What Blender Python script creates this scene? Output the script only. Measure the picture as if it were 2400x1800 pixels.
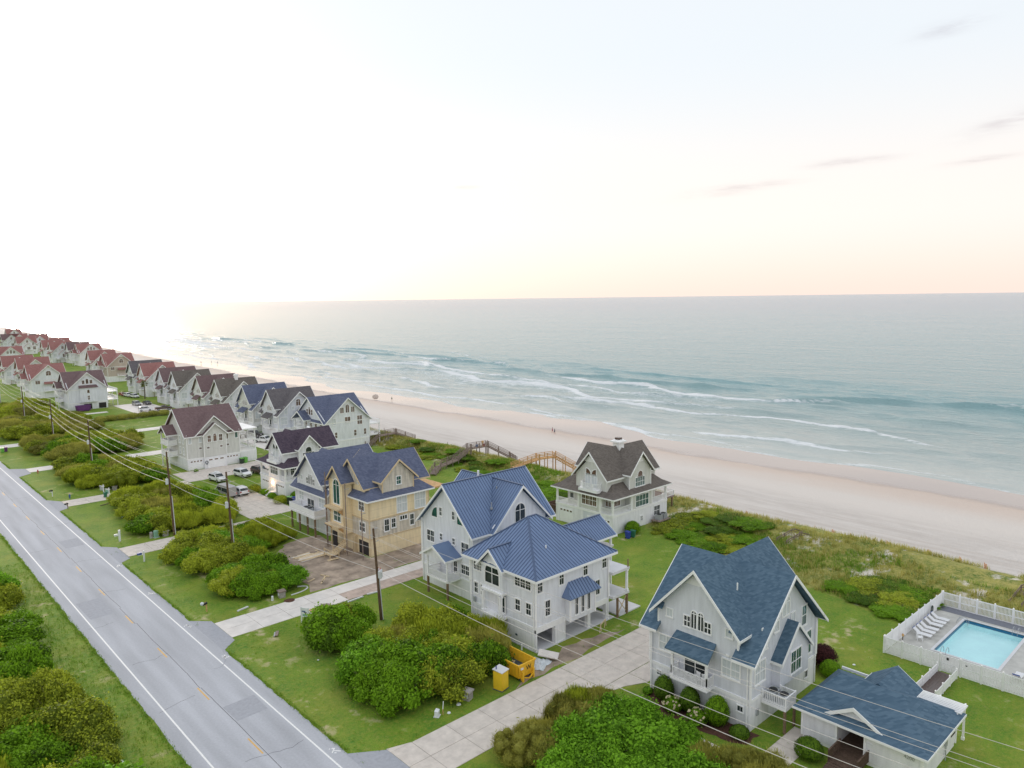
import bpy, math, random
import numpy as np
from mathutils import Matrix, Vector
random.seed(7); np.random.seed(7)
R = math.radians
scene = bpy.context.scene
for o in list(bpy.data.objects): bpy.data.objects.remove(o)

# ------------------------------------------------------------------ camera
CAM_H = 39.2; YAW = R(42.9); PITCH = math.atan(201/1740); ROLL = math.atan(0.0124)
cd = bpy.data.cameras.new('camera'); cam = bpy.data.objects.new('camera', cd)
scene.collection.objects.link(cam); scene.camera = cam
cd.sensor_width = 36; cd.lens = 36*1740/2400; cd.clip_start = 0.5; cd.clip_end = 200000
fw = Vector((math.sin(YAW)*math.cos(PITCH), math.cos(YAW)*math.cos(PITCH), -math.sin(PITCH)))
r0 = Vector((math.cos(YAW), -math.sin(YAW), 0)); u0 = r0.cross(fw)
rv = r0*math.cos(ROLL) - u0*math.sin(ROLL); uv = u0*math.cos(ROLL) + r0*math.sin(ROLL)
cam.matrix_world = Matrix(((rv.x, uv.x, -fw.x, 0), (rv.y, uv.y, -fw.y, 0), (rv.z, uv.z, -fw.z, CAM_H), (0, 0, 0, 1)))

# ------------------------------------------------------------------ world, sun, exposure
SUN_AZ = R(9.7); SUN_EL = R(7)
world = bpy.data.worlds.new('World'); scene.world = world; world.use_nodes = True
wn = world.node_tree.nodes; wl = world.node_tree.links; wn.clear()
wo = wn.new('ShaderNodeOutputWorld'); bg = wn.new('ShaderNodeBackground'); sky = wn.new('ShaderNodeTexSky')
sky.sky_type = 'NISHITA'; sky.sun_disc = False; sky.sun_elevation = SUN_EL; sky.sun_rotation = SUN_AZ
sky.altitude = 0; sky.air_density = 1.0; sky.dust_density = 1.5; sky.ozone_density = 1.0
bg.inputs[1].default_value = 0.15
# thin high cloud veil: the sky's own colour paled towards grey white, with a few streaks
hs = wn.new('ShaderNodeHueSaturation'); hs.inputs['Saturation'].default_value = 0.6; hs.inputs['Value'].default_value = 0.055
wl.new(sky.outputs[0], hs.inputs['Color'])
tcw = wn.new('ShaderNodeTexCoord')
mp = wn.new('ShaderNodeMapping'); mp.inputs['Scale'].default_value = (1.6, 1.6, 15)
wl.new(tcw.outputs['Generated'], mp.inputs[0])
nz = wn.new('ShaderNodeTexNoise'); nz.inputs['Scale'].default_value = 2.3; nz.inputs['Detail'].default_value = 7; nz.inputs['Roughness'].default_value = 0.55
wl.new(mp.outputs[0], nz.inputs['Vector'])
def wm_(op, a, b=None):
    q = wn.new('ShaderNodeMath'); q.operation = op
    for i, v in ((0, a), (1, b)):
        if v is None: continue
        if isinstance(v, (int, float)): q.inputs[i].default_value = v
        else: wl.new(v, q.inputs[i])
    return q.outputs[0]
sxyz = wn.new('ShaderNodeSeparateXYZ'); wl.new(tcw.outputs['Generated'], sxyz.inputs[0])
az_ = wm_('ARCTAN2', sxyz.outputs[0], sxyz.outputs[1]); el_ = wm_('ARCSINE', sxyz.outputs[2]); cl_ = 0.0
# thin cloud streaks: azimuth, elevation, half length, half height (degrees), slope
for A, E_, SA, SE, K in ((59.8, 7.65, 3.4, .34, .10), (67.2, 8.97, 2.4, .22, .02), (76.4, 10.6, 2.4, .5, .24), (74.6, 8.4, 1.6, .2, .08), (39.7, 8.3, .8, .12, .0), (72.6, 16.5, 1.8, .4, .13), (86, 9.5, 5, .4, .1), (95, 14, 6, .5, .1), (108, 9, 6, .4, .0), (124, 12, 7, .5, .1), (-20, 10, 6, .4, .1)):
    da = wm_('SUBTRACT', az_, R(A)); de = wm_('SUBTRACT', wm_('SUBTRACT', el_, R(E_)), wm_('MULTIPLY', da, K))
    de = wm_('ADD', de, wm_('MULTIPLY', wm_('SUBTRACT', nz.outputs[0], .5), R(SE*3)))
    ex = wm_('ADD', wm_('POWER', wm_('MULTIPLY', da, 1/R(SA)), 2), wm_('POWER', wm_('MULTIPLY', de, 1/R(SE)), 2)); cl_ = wm_('ADD', cl_, wm_('EXPONENT', wm_('MULTIPLY', ex, -1)))
mx = wn.new('ShaderNodeMix'); mx.data_type = 'RGBA'; mx.blend_type = 'MULTIPLY'
nz2 = wn.new('ShaderNodeTexNoise'); nz2.inputs['Scale'].default_value = 9; nz2.inputs['Detail'].default_value = 8; nz2.inputs['Roughness'].default_value = .65; mp2 = wn.new('ShaderNodeMapping'); mp2.inputs['Scale'].default_value = (2.0, 2.0, 16); wl.new(tcw.outputs['Generated'], mp2.inputs[0]); wl.new(mp2.outputs[0], nz2.inputs['Vector'])
wisp = wn.new('ShaderNodeMapRange'); wisp.inputs[1].default_value = .36; wisp.inputs[2].default_value = .66; wisp.inputs[3].default_value = .12; wisp.inputs[4].default_value = 1.1; wl.new(nz2.outputs[0], wisp.inputs[0])
wl.new(wm_('MINIMUM', wm_('MULTIPLY', wm_('MULTIPLY', cl_, wisp.outputs[0]), .9), .85), mx.inputs[0]); mx.inputs[7].default_value = (0.80, 0.77, 0.79, 1)
veil = wn.new('ShaderNodeMix'); veil.data_type = 'RGBA'; veil.blend_type = 'ADD'; veil.inputs[0].default_value = 1.0
sz = wn.new('ShaderNodeSeparateXYZ'); wl.new(tcw.outputs['Generated'], sz.inputs[0])
gr = wn.new('ShaderNodeValToRGB'); gr.color_ramp.interpolation = 'EASE'; ge = gr.color_ramp.elements
ge[0].position = 0.0; ge[0].color = (1.0, .80, .715, 1); ge[1].position = 0.30; ge[1].color = (.815, .86, .905, 1)
q_ = ge.new(0.10); q_.color = (.955, .885, .84, 1)
wl.new(sz.outputs[2], gr.inputs[0]); vs_ = wn.new('ShaderNodeVectorMath'); vs_.operation = 'SCALE'; vs_.inputs['Scale'].default_value = 2.2; wl.new(gr.outputs[0], vs_.inputs[0])
wl.new(hs.outputs[0], veil.inputs[6]); wl.new(vs_.outputs[0], veil.inputs[7])
wl.new(veil.outputs[2], mx.inputs[6]); wl.new(mx.outputs[2], bg.inputs[0]); wl.new(bg.outputs[0], wo.inputs[0])
sd = bpy.data.lights.new('sun', 'SUN'); sun = bpy.data.objects.new('sun', sd); scene.collection.objects.link(sun)
sd.energy = 0.8; sd.angle = R(11); sd.color = (1.0, 0.87, 0.76)
sdir = Vector((math.sin(SUN_AZ)*math.cos(SUN_EL), math.cos(SUN_AZ)*math.cos(SUN_EL), math.sin(SUN_EL)))
sun.rotation_euler = (-sdir).to_track_quat('-Z', 'Y').to_euler(); sun.location = (60, 300, 120)
scene.view_settings.view_transform = 'Standard'; scene.view_settings.look = 'None'
scene.view_settings.exposure = 1.63; scene.view_settings.gamma = 1.0; scene.view_settings.use_curve_mapping = False
scene.cycles.use_denoising = True
scene.cycles.max_bounces = 6; scene.cycles.diffuse_bounces = 3; scene.cycles.glossy_bounces = 3; scene.cycles.transmission_bounces = 3; scene.cycles.volume_bounces = 0
scene.cycles.caustics_reflective = False; scene.cycles.caustics_refractive = False; scene.cycles.sample_clamp_indirect = 6

# ------------------------------------------------------------------ materials
MATS = {}
def mat(name, col, rough=0.7, var=0.0, vscale=3.0, bump=0.0, bscale=20.0, metal=0.0, spec=0.4, col2=None, stretch=(1, 1, 1), emit=0, dots=None):
    """plain procedural material: base colour varied by two noise layers, optional bump"""
    m = bpy.data.materials.new(name); m.use_nodes = True; n = m.node_tree.nodes; l = m.node_tree.links
    b = n['Principled BSDF']; b.inputs['Base Color'].default_value = (*col, 1); b.inputs['Roughness'].default_value = rough
    b.inputs['Metallic'].default_value = metal; b.inputs['Specular IOR Level'].default_value = spec
    if var or bump:
        g = n.new('ShaderNodeNewGeometry'); mp = n.new('ShaderNodeMapping'); mp.inputs['Scale'].default_value = stretch
        l.new(g.outputs['Position'], mp.inputs[0])
    if var:
        t = n.new('ShaderNodeTexNoise'); t.inputs['Scale'].default_value = vscale; t.inputs['Detail'].default_value = 6; t.inputs['Roughness'].default_value = 0.6
        l.new(mp.outputs[0], t.inputs['Vector'])
        mx = n.new('ShaderNodeMix'); mx.data_type = 'RGBA'
        c2 = col2 if col2 else tuple(c*(1-var) for c in col); c1 = col if col2 else tuple(min(1, c*(1+var)) for c in col)
        mr = n.new('ShaderNodeMapRange'); mr.inputs[1].default_value = 0.3; mr.inputs[2].default_value = 0.7
        l.new(t.outputs[0], mr.inputs[0]); l.new(mr.outputs[0], mx.inputs[0])
        mx.inputs[6].default_value = (*c1, 1); mx.inputs[7].default_value = (*c2, 1); l.new(mx.outputs[2], b.inputs['Base Color'])
    if bump:
        t2 = n.new('ShaderNodeTexNoise'); t2.inputs['Scale'].default_value = bscale; t2.inputs['Detail'].default_value = 4
        l.new(mp.outputs[0], t2.inputs['Vector']); bp = n.new('ShaderNodeBump'); bp.inputs['Strength'].default_value = bump; bp.inputs['Distance'].default_value = 0.05
        l.new(t2.outputs[0], bp.inputs['Height']); l.new(bp.outputs[0], b.inputs['Normal'])
    if emit:
        b.inputs['Emission Color'].default_value = (*col, 1); b.inputs['Emission Strength'].default_value = emit
    MATS[name] = m; return m

def lined(name, col, axis, period, depth=0.4, dark=0.12, rough=0.6, var=0.05, spec=0.4):
    """boards: saw-tooth relief and painted dark edge lines along one axis ('z' lap siding, 'h' vertical boards)"""
    m = mat(name, col, rough, spec=spec); n = m.node_tree.nodes; l = m.node_tree.links; b = n['Principled BSDF']
    g = n.new('ShaderNodeNewGeometry'); s = n.new('ShaderNodeSeparateXYZ'); l.new(g.outputs['Position'], s.inputs[0])
    if axis == 'z': src = s.outputs[2]
    else:
        a = n.new('ShaderNodeMath'); a.operation = 'ADD'; l.new(s.outputs[0], a.inputs[0]); l.new(s.outputs[1], a.inputs[1]); src = a.outputs[0]
    d = n.new('ShaderNodeMath'); d.operation = 'DIVIDE'; l.new(src, d.inputs[0]); d.inputs[1].default_value = period
    f = n.new('ShaderNodeMath'); f.operation = 'FRACT'; l.new(d.outputs[0], f.inputs[0])
    bp = n.new('ShaderNodeBump'); bp.inputs['Strength'].default_value = depth; bp.inputs['Distance'].default_value = 0.03
    t = n.new('ShaderNodeTexNoise'); t.inputs['Scale'].default_value = 1.3; t.inputs['Detail'].default_value = 8; sm = n.new('ShaderNodeMapping'); sm.inputs['Scale'].default_value = (1.8, 1.8, .3); l.new(g.outputs['Position'], sm.inputs[0]); l.new(sm.outputs[0], t.inputs['Vector'])
    mr = n.new('ShaderNodeMapRange'); mr.inputs[1].default_value = 0.3; mr.inputs[2].default_value = 0.7; mr.inputs[3].default_value = 1-var*2.2; mr.inputs[4].default_value = 1+var; l.new(t.outputs[0], mr.inputs[0])
    gap = n.new('ShaderNodeMapRange'); gap.inputs[1].default_value = 0.0; gap.inputs[2].default_value = 0.16; gap.inputs[3].default_value = 1-dark; gap.inputs[4].default_value = 1; l.new(f.outputs[0], gap.inputs[0])  # dark edge line: real joint on boards, painted lap shade on siding
    mu = n.new('ShaderNodeMath'); mu.operation = 'MULTIPLY'; l.new(mr.outputs[0], mu.inputs[0]); l.new(gap.outputs[0], mu.inputs[1])
    sc = n.new('ShaderNodeVectorMath'); sc.operation = 'SCALE'; sc.inputs[0].default_value = col; l.new(mu.outputs[0], sc.inputs['Scale']); l.new(sc.outputs[0], b.inputs['Base Color'])
    l.new(f.outputs[0], bp.inputs['Height']); l.new(bp.outputs[0], b.inputs['Normal'])
    return m

def shingle(name, col, col2):
    """asphalt shingles: courses by height, tabs of uneven tone"""
    m = mat(name, col, 0.85, spec=0.2); n = m.node_tree.nodes; l = m.node_tree.links; b = n['Principled BSDF']
    g = n.new('ShaderNodeNewGeometry'); s = n.new('ShaderNodeSeparateXYZ'); l.new(g.outputs['Position'], s.inputs[0])
    d = n.new('ShaderNodeMath'); d.operation = 'DIVIDE'; l.new(s.outputs[2], d.inputs[0]); d.inputs[1].default_value = 0.17
    f = n.new('ShaderNodeMath'); f.operation = 'FRACT'; l.new(d.outputs[0], f.inputs[0])
    fl = n.new('ShaderNodeMath'); fl.operation = 'FLOOR'; l.new(d.outputs[0], fl.inputs[0])
    a = n.new('ShaderNodeMath'); a.operation = 'ADD'; l.new(s.outputs[0], a.inputs[0]); l.new(s.outputs[1], a.inputs[1])
    a2 = n.new('ShaderNodeMath'); a2.operation = 'MULTIPLY_ADD'; l.new(fl.outputs[0], a2.inputs[0]); a2.inputs[1].default_value = 7.37; l.new(a.outputs[0], a2.inputs[2])
    a3 = n.new('ShaderNodeMath'); a3.operation = 'DIVIDE'; l.new(a2.outputs[0], a3.inputs[0]); a3.inputs[1].default_value = 0.27
    fx = n.new('ShaderNodeMath'); fx.operation = 'FLOOR'; l.new(a3.outputs[0], fx.inputs[0])
    cb = n.new('ShaderNodeCombineXYZ'); l.new(fx.outputs[0], cb.inputs[0]); l.new(fl.outputs[0], cb.inputs[1])
    wnz = n.new('ShaderNodeTexWhiteNoise'); wnz.noise_dimensions = '2D'; l.new(cb.outputs[0], wnz.inputs['Vector'])
    t = n.new('ShaderNodeTexNoise'); t.inputs['Scale'].default_value = 0.9; t.inputs['Detail'].default_value = 5; l.new(g.outputs['Position'], t.inputs['Vector'])
    ad = n.new('ShaderNodeMath'); ad.operation = 'MULTIPLY_ADD'; l.new(t.outputs[0], ad.inputs[0]); ad.inputs[1].default_value = 0.25; 
    hw = n.new('ShaderNodeMath'); hw.operation = 'MULTIPLY'; l.new(wnz.outputs[0], hw.inputs[0]); hw.inputs[1].default_value = 0.5; l.new(hw.outputs[0], ad.inputs[2])
    mr = n.new('ShaderNodeMapRange'); mr.inputs[1].default_value = 0.0; mr.inputs[2].default_value = 0.75; l.new(ad.outputs[0], mr.inputs[0])
    mx = n.new('ShaderNodeMix'); mx.data_type = 'RGBA'; l.new(mr.outputs[0], mx.inputs[0]); mx.inputs[6].default_value = (*col, 1); mx.inputs[7].default_value = (*col2, 1)
    l.new(mx.outputs[2], b.inputs['Base Color'])
    bp = n.new('ShaderNodeBump'); bp.inputs['Strength'].default_value = 0.6; bp.inputs['Distance'].default_value = 0.04; bp.invert = True
    l.new(f.outputs[0], bp.inputs['Height']); l.new(bp.outputs[0], b.inputs['Normal'])
    return m

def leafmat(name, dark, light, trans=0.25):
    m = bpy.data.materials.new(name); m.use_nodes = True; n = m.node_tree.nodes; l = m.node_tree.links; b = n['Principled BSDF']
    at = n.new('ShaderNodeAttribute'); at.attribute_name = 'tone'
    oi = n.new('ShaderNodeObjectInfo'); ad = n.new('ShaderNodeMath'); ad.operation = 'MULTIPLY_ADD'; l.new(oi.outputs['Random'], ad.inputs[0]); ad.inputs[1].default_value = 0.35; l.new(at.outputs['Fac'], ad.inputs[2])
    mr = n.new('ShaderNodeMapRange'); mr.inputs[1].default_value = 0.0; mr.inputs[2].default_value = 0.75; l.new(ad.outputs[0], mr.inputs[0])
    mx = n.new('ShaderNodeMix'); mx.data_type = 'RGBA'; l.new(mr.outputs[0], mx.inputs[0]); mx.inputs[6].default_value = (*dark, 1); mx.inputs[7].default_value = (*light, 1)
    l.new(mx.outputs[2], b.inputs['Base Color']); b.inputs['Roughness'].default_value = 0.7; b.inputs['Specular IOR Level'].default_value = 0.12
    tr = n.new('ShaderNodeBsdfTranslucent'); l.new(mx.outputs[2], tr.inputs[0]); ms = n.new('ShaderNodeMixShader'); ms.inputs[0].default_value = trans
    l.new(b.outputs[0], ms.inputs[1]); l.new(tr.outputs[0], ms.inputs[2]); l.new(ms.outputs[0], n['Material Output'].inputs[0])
    MATS[name] = m; return m

mat('trim', (.90, .90, .90), 0.5, var=0.04, vscale=1.5)
mat('white_paint', (.90, .90, .91), 0.5, var=0.06, vscale=0.9)
lined('siding_grey', (.74, .76, .82), 'z', 0.16)
lined('siding_pale', (.82, .84, .89), 'z', 0.16)
lined('siding_white', (.85, .85, .89), 'z', 0.16)
lined('siding_stone', (.70, .70, .67), 'z', 0.16)
lined('siding_tan', (.55, .46, .40), 'z', 0.16)
lined('board_white', (.89, .89, .92), 'h', 0.30, depth=0.8, dark=0.2)
lined('sheath_yellow', (.90, .75, .50), 'z', 1.2, depth=0.2, dark=0.12, var=0.06)
lined('sheath_tan', (.70, .64, .55), 'z', 0.6, depth=0.3, dark=0.12, var=0.15)
shingle('shingle_blue', (.055, .105, .16), (.125, .195, .265))
shingle('shingle_slate', (.085, .10, .165), (.155, .175, .255))
shingle('shingle_brown', (.11, .095, .085), (.20, .175, .155))
shingle('shingle_dark', (.05, .038, .06), (.115, .085, .11))
shingle('shingle_grey', (.10, .09, .10), (.18, .165, .17))
shingle('shingle_flare_red', (.26, .12, .11), (.38, .19, .175))  # red carries the warm flare tint, painted into the roof colour
shingle('shingle_plum', (.14, .09, .095), (.22, .15, .15))
mat('metal_roof', (.16, .23, .385), 0.38, var=0.10, vscale=0.4, spec=0.5, metal=0.25)
mat('seam_metal', (.075, .115, .21), 0.4, spec=0.5, metal=0.25)
mat('glass', (.035, .045, .05), 0.06, spec=0.6, var=0.5, vscale=0.8)
mat('glass_green', (.03, .10, .09), 0.06, spec=0.6, var=0.5, vscale=0.8)
mat('glass_warm', (.14, .085, .06), 0.08, spec=0.6, var=0.6, vscale=0.8)
mat('blind', (.62, .66, .68), 0.25, var=0.08, vscale=2)
mat('interior_shade', (.035, .03, .03), 0.8)  # near-black colour standing for the shade inside openings
mat('wood_raw', (.66, .52, .33), 0.8, var=0.25, vscale=4, stretch=(1, 1, 6))
mat('wood_new', (.60, .37, .17), 0.8, var=0.3, vscale=3)
mat('wood_grey', (.26, .20, .17), 0.85, var=0.3, vscale=3)
mat('wood_deck_dark', (.11, .07, .05), 0.8, var=0.3, vscale=5)
mat('pile_wood', (.22, .15, .09), 0.85, var=0.3, vscale=5)
mat('pole_wood', (.12, .075, .045), 0.85, var=0.35, vscale=2, stretch=(3, 3, .6))
mat('steel', (.45, .47, .50), 0.45, var=0.1, metal=0.4)
mat('transformer', (.62, .64, .66), 0.5, var=0.08)
mat('wire', (.62, .58, .54), 0.5)
mat('wire_dark', (.10, .09, .09), 0.6)
mat('concrete', (.66, .59, .53), 0.9, var=0.14, vscale=1.1, bump=0.15, bscale=30)
mat('concrete_light', (.74, .69, .65), 0.9, var=0.12, vscale=0.7, bump=0.15, bscale=30)
mat('concrete_stained', (.52, .41, .35), 0.9, var=0.25, vscale=0.8, bump=0.15, bscale=30)
mat('slab_white', (.66, .66, .68), 0.85, var=0.06, vscale=0.8)
mat('joint', (.26, .22, .19), 0.95)
mat('asphalt', (.44, .45, .49), 0.9, var=0.07, vscale=5.0, bump=0.25, bscale=14)
_m = MATS['asphalt']; _n = _m.node_tree.nodes; _l = _m.node_tree.links; _b = _n['Principled BSDF']; _src = _b.inputs['Base Color'].links[0].from_socket
_g = _n.new('ShaderNodeNewGeometry'); _s = _n.new('ShaderNodeSeparateXYZ'); _l.new(_g.outputs['Position'], _s.inputs[0])
_w = _n.new('ShaderNodeMath'); _w.operation = 'MULTIPLY_ADD'; _l.new(_s.outputs[0], _w.inputs[0]); _w.inputs[1].default_value = 2*math.pi/1.9; _w.inputs[2].default_value = -2*math.pi*22.3/1.9
_c = _n.new('ShaderNodeMath'); _c.operation = 'COSINE'; _l.new(_w.outputs[0], _c.inputs[0])
_t = _n.new('ShaderNodeTexNoise'); _t.inputs['Scale'].default_value = .25; _t.inputs['Detail'].default_value = 6; _mp = _n.new('ShaderNodeMapping'); _mp.inputs['Scale'].default_value = (2.5, .25, 1); _l.new(_g.outputs['Position'], _mp.inputs[0]); _l.new(_mp.outputs[0], _t.inputs['Vector'])
_k = _n.new('ShaderNodeMath'); _k.operation = 'MULTIPLY_ADD'; _l.new(_c.outputs[0], _k.inputs[0]); _k.inputs[1].default_value = -.035; _k2 = _n.new('ShaderNodeMapRange'); _k2.inputs[1].default_value = .3; _k2.inputs[2].default_value = .7; _k2.inputs[3].default_value = .86; _k2.inputs[4].default_value = 1.08; _l.new(_t.outputs[0], _k2.inputs[0]); _l.new(_k2.outputs[0], _k.inputs[2])
_v = _n.new('ShaderNodeVectorMath'); _v.operation = 'SCALE'; _l.new(_src, _v.inputs[0]); _l.new(_k.outputs[0], _v.inputs['Scale']); _l.new(_v.outputs[0], _b.inputs['Base Color'])
mat('asphalt_drive', (.36, .37, .41), 0.9, var=0.10, vscale=3.0, bump=0.25, bscale=14)
mat('paint_white', (.80, .80, .80), 0.7, var=0.10, vscale=6)
mat('paint_yellow', (.66, .40, .12), 0.7, var=0.12, vscale=6)
mat('tar', (.10, .10, .11), 0.7)
mat('dirt', (.36, .285, .225), 0.95, var=0.45, vscale=0.5, bump=0.8, bscale=2.2)
mat('mulch', (.10, .045, .03), 0.95, var=0.4, vscale=4, bump=0.8, bscale=14)
mat('pool_deck', (.50, .49, .46), 0.9, var=0.18, vscale=0.7, bump=0.1, bscale=20)
lined('pool_boards', (.19, .20, .24), 'h', 0.28, depth=0.5, dark=0.35)
mat('pool_floor', (.70, .95, .98), 0.5, var=0.06, vscale=0.5)
mat('pool_tile', (.03, .16, .30), 0.3)
mat('dumpster_yellow', (.86, .50, .03), 0.5, var=0.12, vscale=3)
mat('toilet_yellow', (.82, .55, .03), 0.5, var=0.06, vscale=3)
mat('steel_dark', (.07, .10, .12), 0.6, var=0.5, vscale=2)
mat('black', (.02, .02, .022), 0.5)
mat('tarp', (.62, .66, .70), 0.6, var=0.12, vscale=2)
mat('bin_green', (.16, .46, .08), 0.5); mat('bin_dark', (.03, .05, .035), 0.5); mat('bin_blue', (.03, .06, .33), 0.5); mat('bin_teal', (.03, .16, .10), 0.5)
mat('stone_box', (.40, .37, .35), 0.9, var=0.25, vscale=6, bump=.5, bscale=9)
mat('green_box', (.25, .45, .34), 0.6)
mat('blue_paint', (.05, .10, .33), 0.5); mat('red_paint', (.5, .06, .04), 0.5); mat('teal_paint', (.03, .35, .38), 0.5); mat('purple_paint', (.16, .05, .20), 0.5, var=.15)
mat('car_white', (.80, .80, .82), 0.22, spec=0.6); mat('car_silver', (.48, .47, .48), 0.25, spec=0.6, metal=.3); mat('car_brown', (.10, .065, .055), 0.25, spec=0.6); mat('car_dark', (.05, .045, .05), 0.25, spec=0.6); mat('car_red', (.32, .04, .04), 0.25, spec=0.6)
mat('tyre', (.02, .02, .02), 0.8); mat('rim', (.45, .45, .47), 0.3, metal=.6); mat('lamp_red', (.5, .03, .02), 0.3); mat('lamp_clear', (.75, .75, .75), 0.15)
mat('skin', (.50, .30, .22), 0.6); mat('cloth_red', (.35, .06, .09), 0.8); mat('cloth_dark', (.05, .05, .09), 0.8); mat('cloth_green', (.20, .26, .18), 0.8); mat('cloth_blue', (.10, .20, .42), 0.8); mat('hair', (.05, .03, .02), 0.8)
mat('bark', (.13, .095, .07), 0.9, var=.3, vscale=6)
mat('sling', (.74, .74, .76), 0.7)
mat('brick_pipe', (.75, .74, .72), 0.6)
mat('hydrangea', (.55, .48, .30), 0.8, var=.3, vscale=9)
mat('sign_white', (.78, .80, .82), 0.5); mat('ink_blue', (.05, .09, .25), 0.6); mat('ink_black', (.02, .02, .02), 0.6)
mat('sandfence', (.58, .34, .22), 0.9)
leafmat('leaf_green', (.018, .05, .004), (.20, .38, .016)); leafmat('leaf_olive', (.032, .065, .006), (.44, .50, .04)); leafmat('leaf_brown', (.09, .11, .02), (.46, .44, .09)); leafmat('leaf_dark', (.025, .06, .008), (.14, .25, .02)); leafmat('leaf_bright', (.028, .09, .005), (.21, .43, .025)); leafmat('leaf_maroon', (.03, .012, .012), (.09, .03, .03))
leafmat('dune_blade', (.16, .21, .03), (.52, .47, .14), 0.3); leafmat('dune_green', (.06, .15, .012), (.22, .36, .04), 0.3)
leafmat('palm_leaf', (.06, .09, .02), (.20, .22, .07), 0.2)

# ------------------------------------------------------------------ mesh helpers
col = scene.collection
class MB:
    def __init__(s): s.v = []; s.f = []; s.m = []; s.cm = 0
    def add(s, vs, fs):
        o = len(s.v); s.v += [tuple(p) for p in vs]; s.f += [tuple(i+o for i in f) for f in fs]; s.m += [s.cm]*len(fs); return s
    def box(s, x0, x1, y0, y1, z0, z1):
        return s.add([(x0,y0,z0),(x1,y0,z0),(x1,y1,z0),(x0,y1,z0),(x0,y0,z1),(x1,y0,z1),(x1,y1,z1),(x0,y1,z1)],
                     [(0,3,2,1),(4,5,6,7),(0,1,5,4),(1,2,6,5),(2,3,7,6),(3,0,4,7)])
    def prism(s, pts, vec):
        n = len(pts); vec = Vector(vec); a = [Vector(p) for p in pts]
        nrm = sum(((a[i]-a[0]).cross(a[i+1]-a[0]) for i in range(1, n-1)), Vector())
        if nrm.dot(vec) > 0: a = a[::-1]
        b = [p+vec for p in a]
        return s.add(a+b, [tuple(range(n)), tuple(range(2*n-1, n-1, -1))]+[(j, i, i+n, j+n) for i in range(n) for j in ((i+1) % n,)])
    def bar(s, p, q, w, h=None, up=(0, 0, 1)):
        h = h or w; p = Vector(p); q = Vector(q); d = (q-p)
        if d.length < 1e-6: return s
        d.normalize(); up = Vector(up); sd_ = d.cross(up)
        if sd_.length < 1e-3: sd_ = d.cross(Vector((1, 0, 0)))
        sd_.normalize(); u = sd_.cross(d); a = sd_*w/2; b = u*h/2
        return s.add([p-a-b, p+a-b, p+a+b, p-a+b, q-a-b, q+a-b, q+a+b, q-a+b], [(0,1,2,3),(7,6,5,4),(0,4,5,1),(1,5,6,2),(2,6,7,3),(3,7,4,0)])
    def tube(s, pts, rads, n=8, cap=True):
        pts = [Vector(p) for p in pts]; rads = rads if hasattr(rads, '__len__') else [rads]*len(pts); rings = []; o = 0; vs = []
        ref = Vector((0.31, 0.2, 0.93))
        for i, p in enumerate(pts):
            d = (pts[min(i+1, len(pts)-1)]-pts[max(i-1, 0)]).normalized(); a = d.cross(ref)
            if a.length < 1e-3: a = d.cross(Vector((1, 0, 0)))
            a.normalize(); b = d.cross(a)
            vs += [p+(a*math.cos(2*math.pi*k/n)+b*math.sin(2*math.pi*k/n))*rads[i] for k in range(n)]
        fs = [(i*n+k, i*n+(k+1) % n, (i+1)*n+(k+1) % n, (i+1)*n+k) for i in range(len(pts)-1) for k in range(n)]
        if cap: fs += [tuple(range(n-1, -1, -1)), tuple(range((len(pts)-1)*n, len(pts)*n))]
        return s.add(vs, fs)
    def lathe(s, prof, c=(0, 0, 0), n=12, arc=2*math.pi):
        vs = [(c[0]+r*math.cos(arc*k/n), c[1]+r*math.sin(arc*k/n), c[2]+z) for r, z in prof for k in range(n)]
        fs = [(i*n+k, i*n+(k+1) % n, (i+1)*n+(k+1) % n, (i+1)*n+k) for i in range(len(prof)-1) for k in range(n)]
        fs += [tuple(range(n-1, -1, -1)), tuple(range((len(prof)-1)*n, len(prof)*n))]
        return s.add(vs, fs)
    def mesh(s, name, mats, smooth=False):
        me = bpy.data.meshes.new(name); me.from_pydata(s.v, [], s.f)
        for k in (mats if isinstance(mats, (list, tuple)) else [mats]): me.materials.append(MATS[k] if isinstance(k, str) else k)
        if any(s.m): me.polygons.foreach_set('material_index', s.m)
        if smooth: me.polygons.foreach_set('use_smooth', [True]*len(me.polygons))
        me.update(); return me
    def build(s, name, mats, parent=None, org=(0, 0, 0), smooth=False, rot=0):
        if org != (0, 0, 0): s.v = [(a-org[0], b-org[1], c-org[2]) for a, b, c in s.v]
        return link(name, s.mesh(name, mats, smooth), parent)
def link(name, data, parent=None, loc=(0, 0, 0), rz=0, scale=None):
    o = bpy.data.objects.new(name, data); col.objects.link(o); o.parent = parent; o.location = loc
    if rz: o.rotation_euler = (0, 0, rz)
    if scale: o.scale = scale
    return o
def tag(o, label, cat, group=None, kind=None):
    o['label'] = label; o['category'] = cat
    if group: o['group'] = group
    if kind: o['kind'] = kind
    return o
def thing(name, label, cat, loc=(0, 0, 0), rz=0, group=None):
    o = link(name, None, None, loc, rz); o.empty_display_size = 0.3; return tag(o, label, cat, group)
def struct(o): o['kind'] = 'structure'; return o
def clone(root, loc=None, rz=None, label=None, scale=None):
    def cp(o, par):
        c = o.copy(); col.objects.link(c); c.parent = par
        for ch in o.children: cp(ch, c)
        return c
    r = cp(root, None)
    if loc is not None: r.location = loc
    if rz is not None: r.rotation_euler = (0, 0, rz)
    if scale is not None: r.scale = scale
    if label: r['label'] = label
    return r
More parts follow.
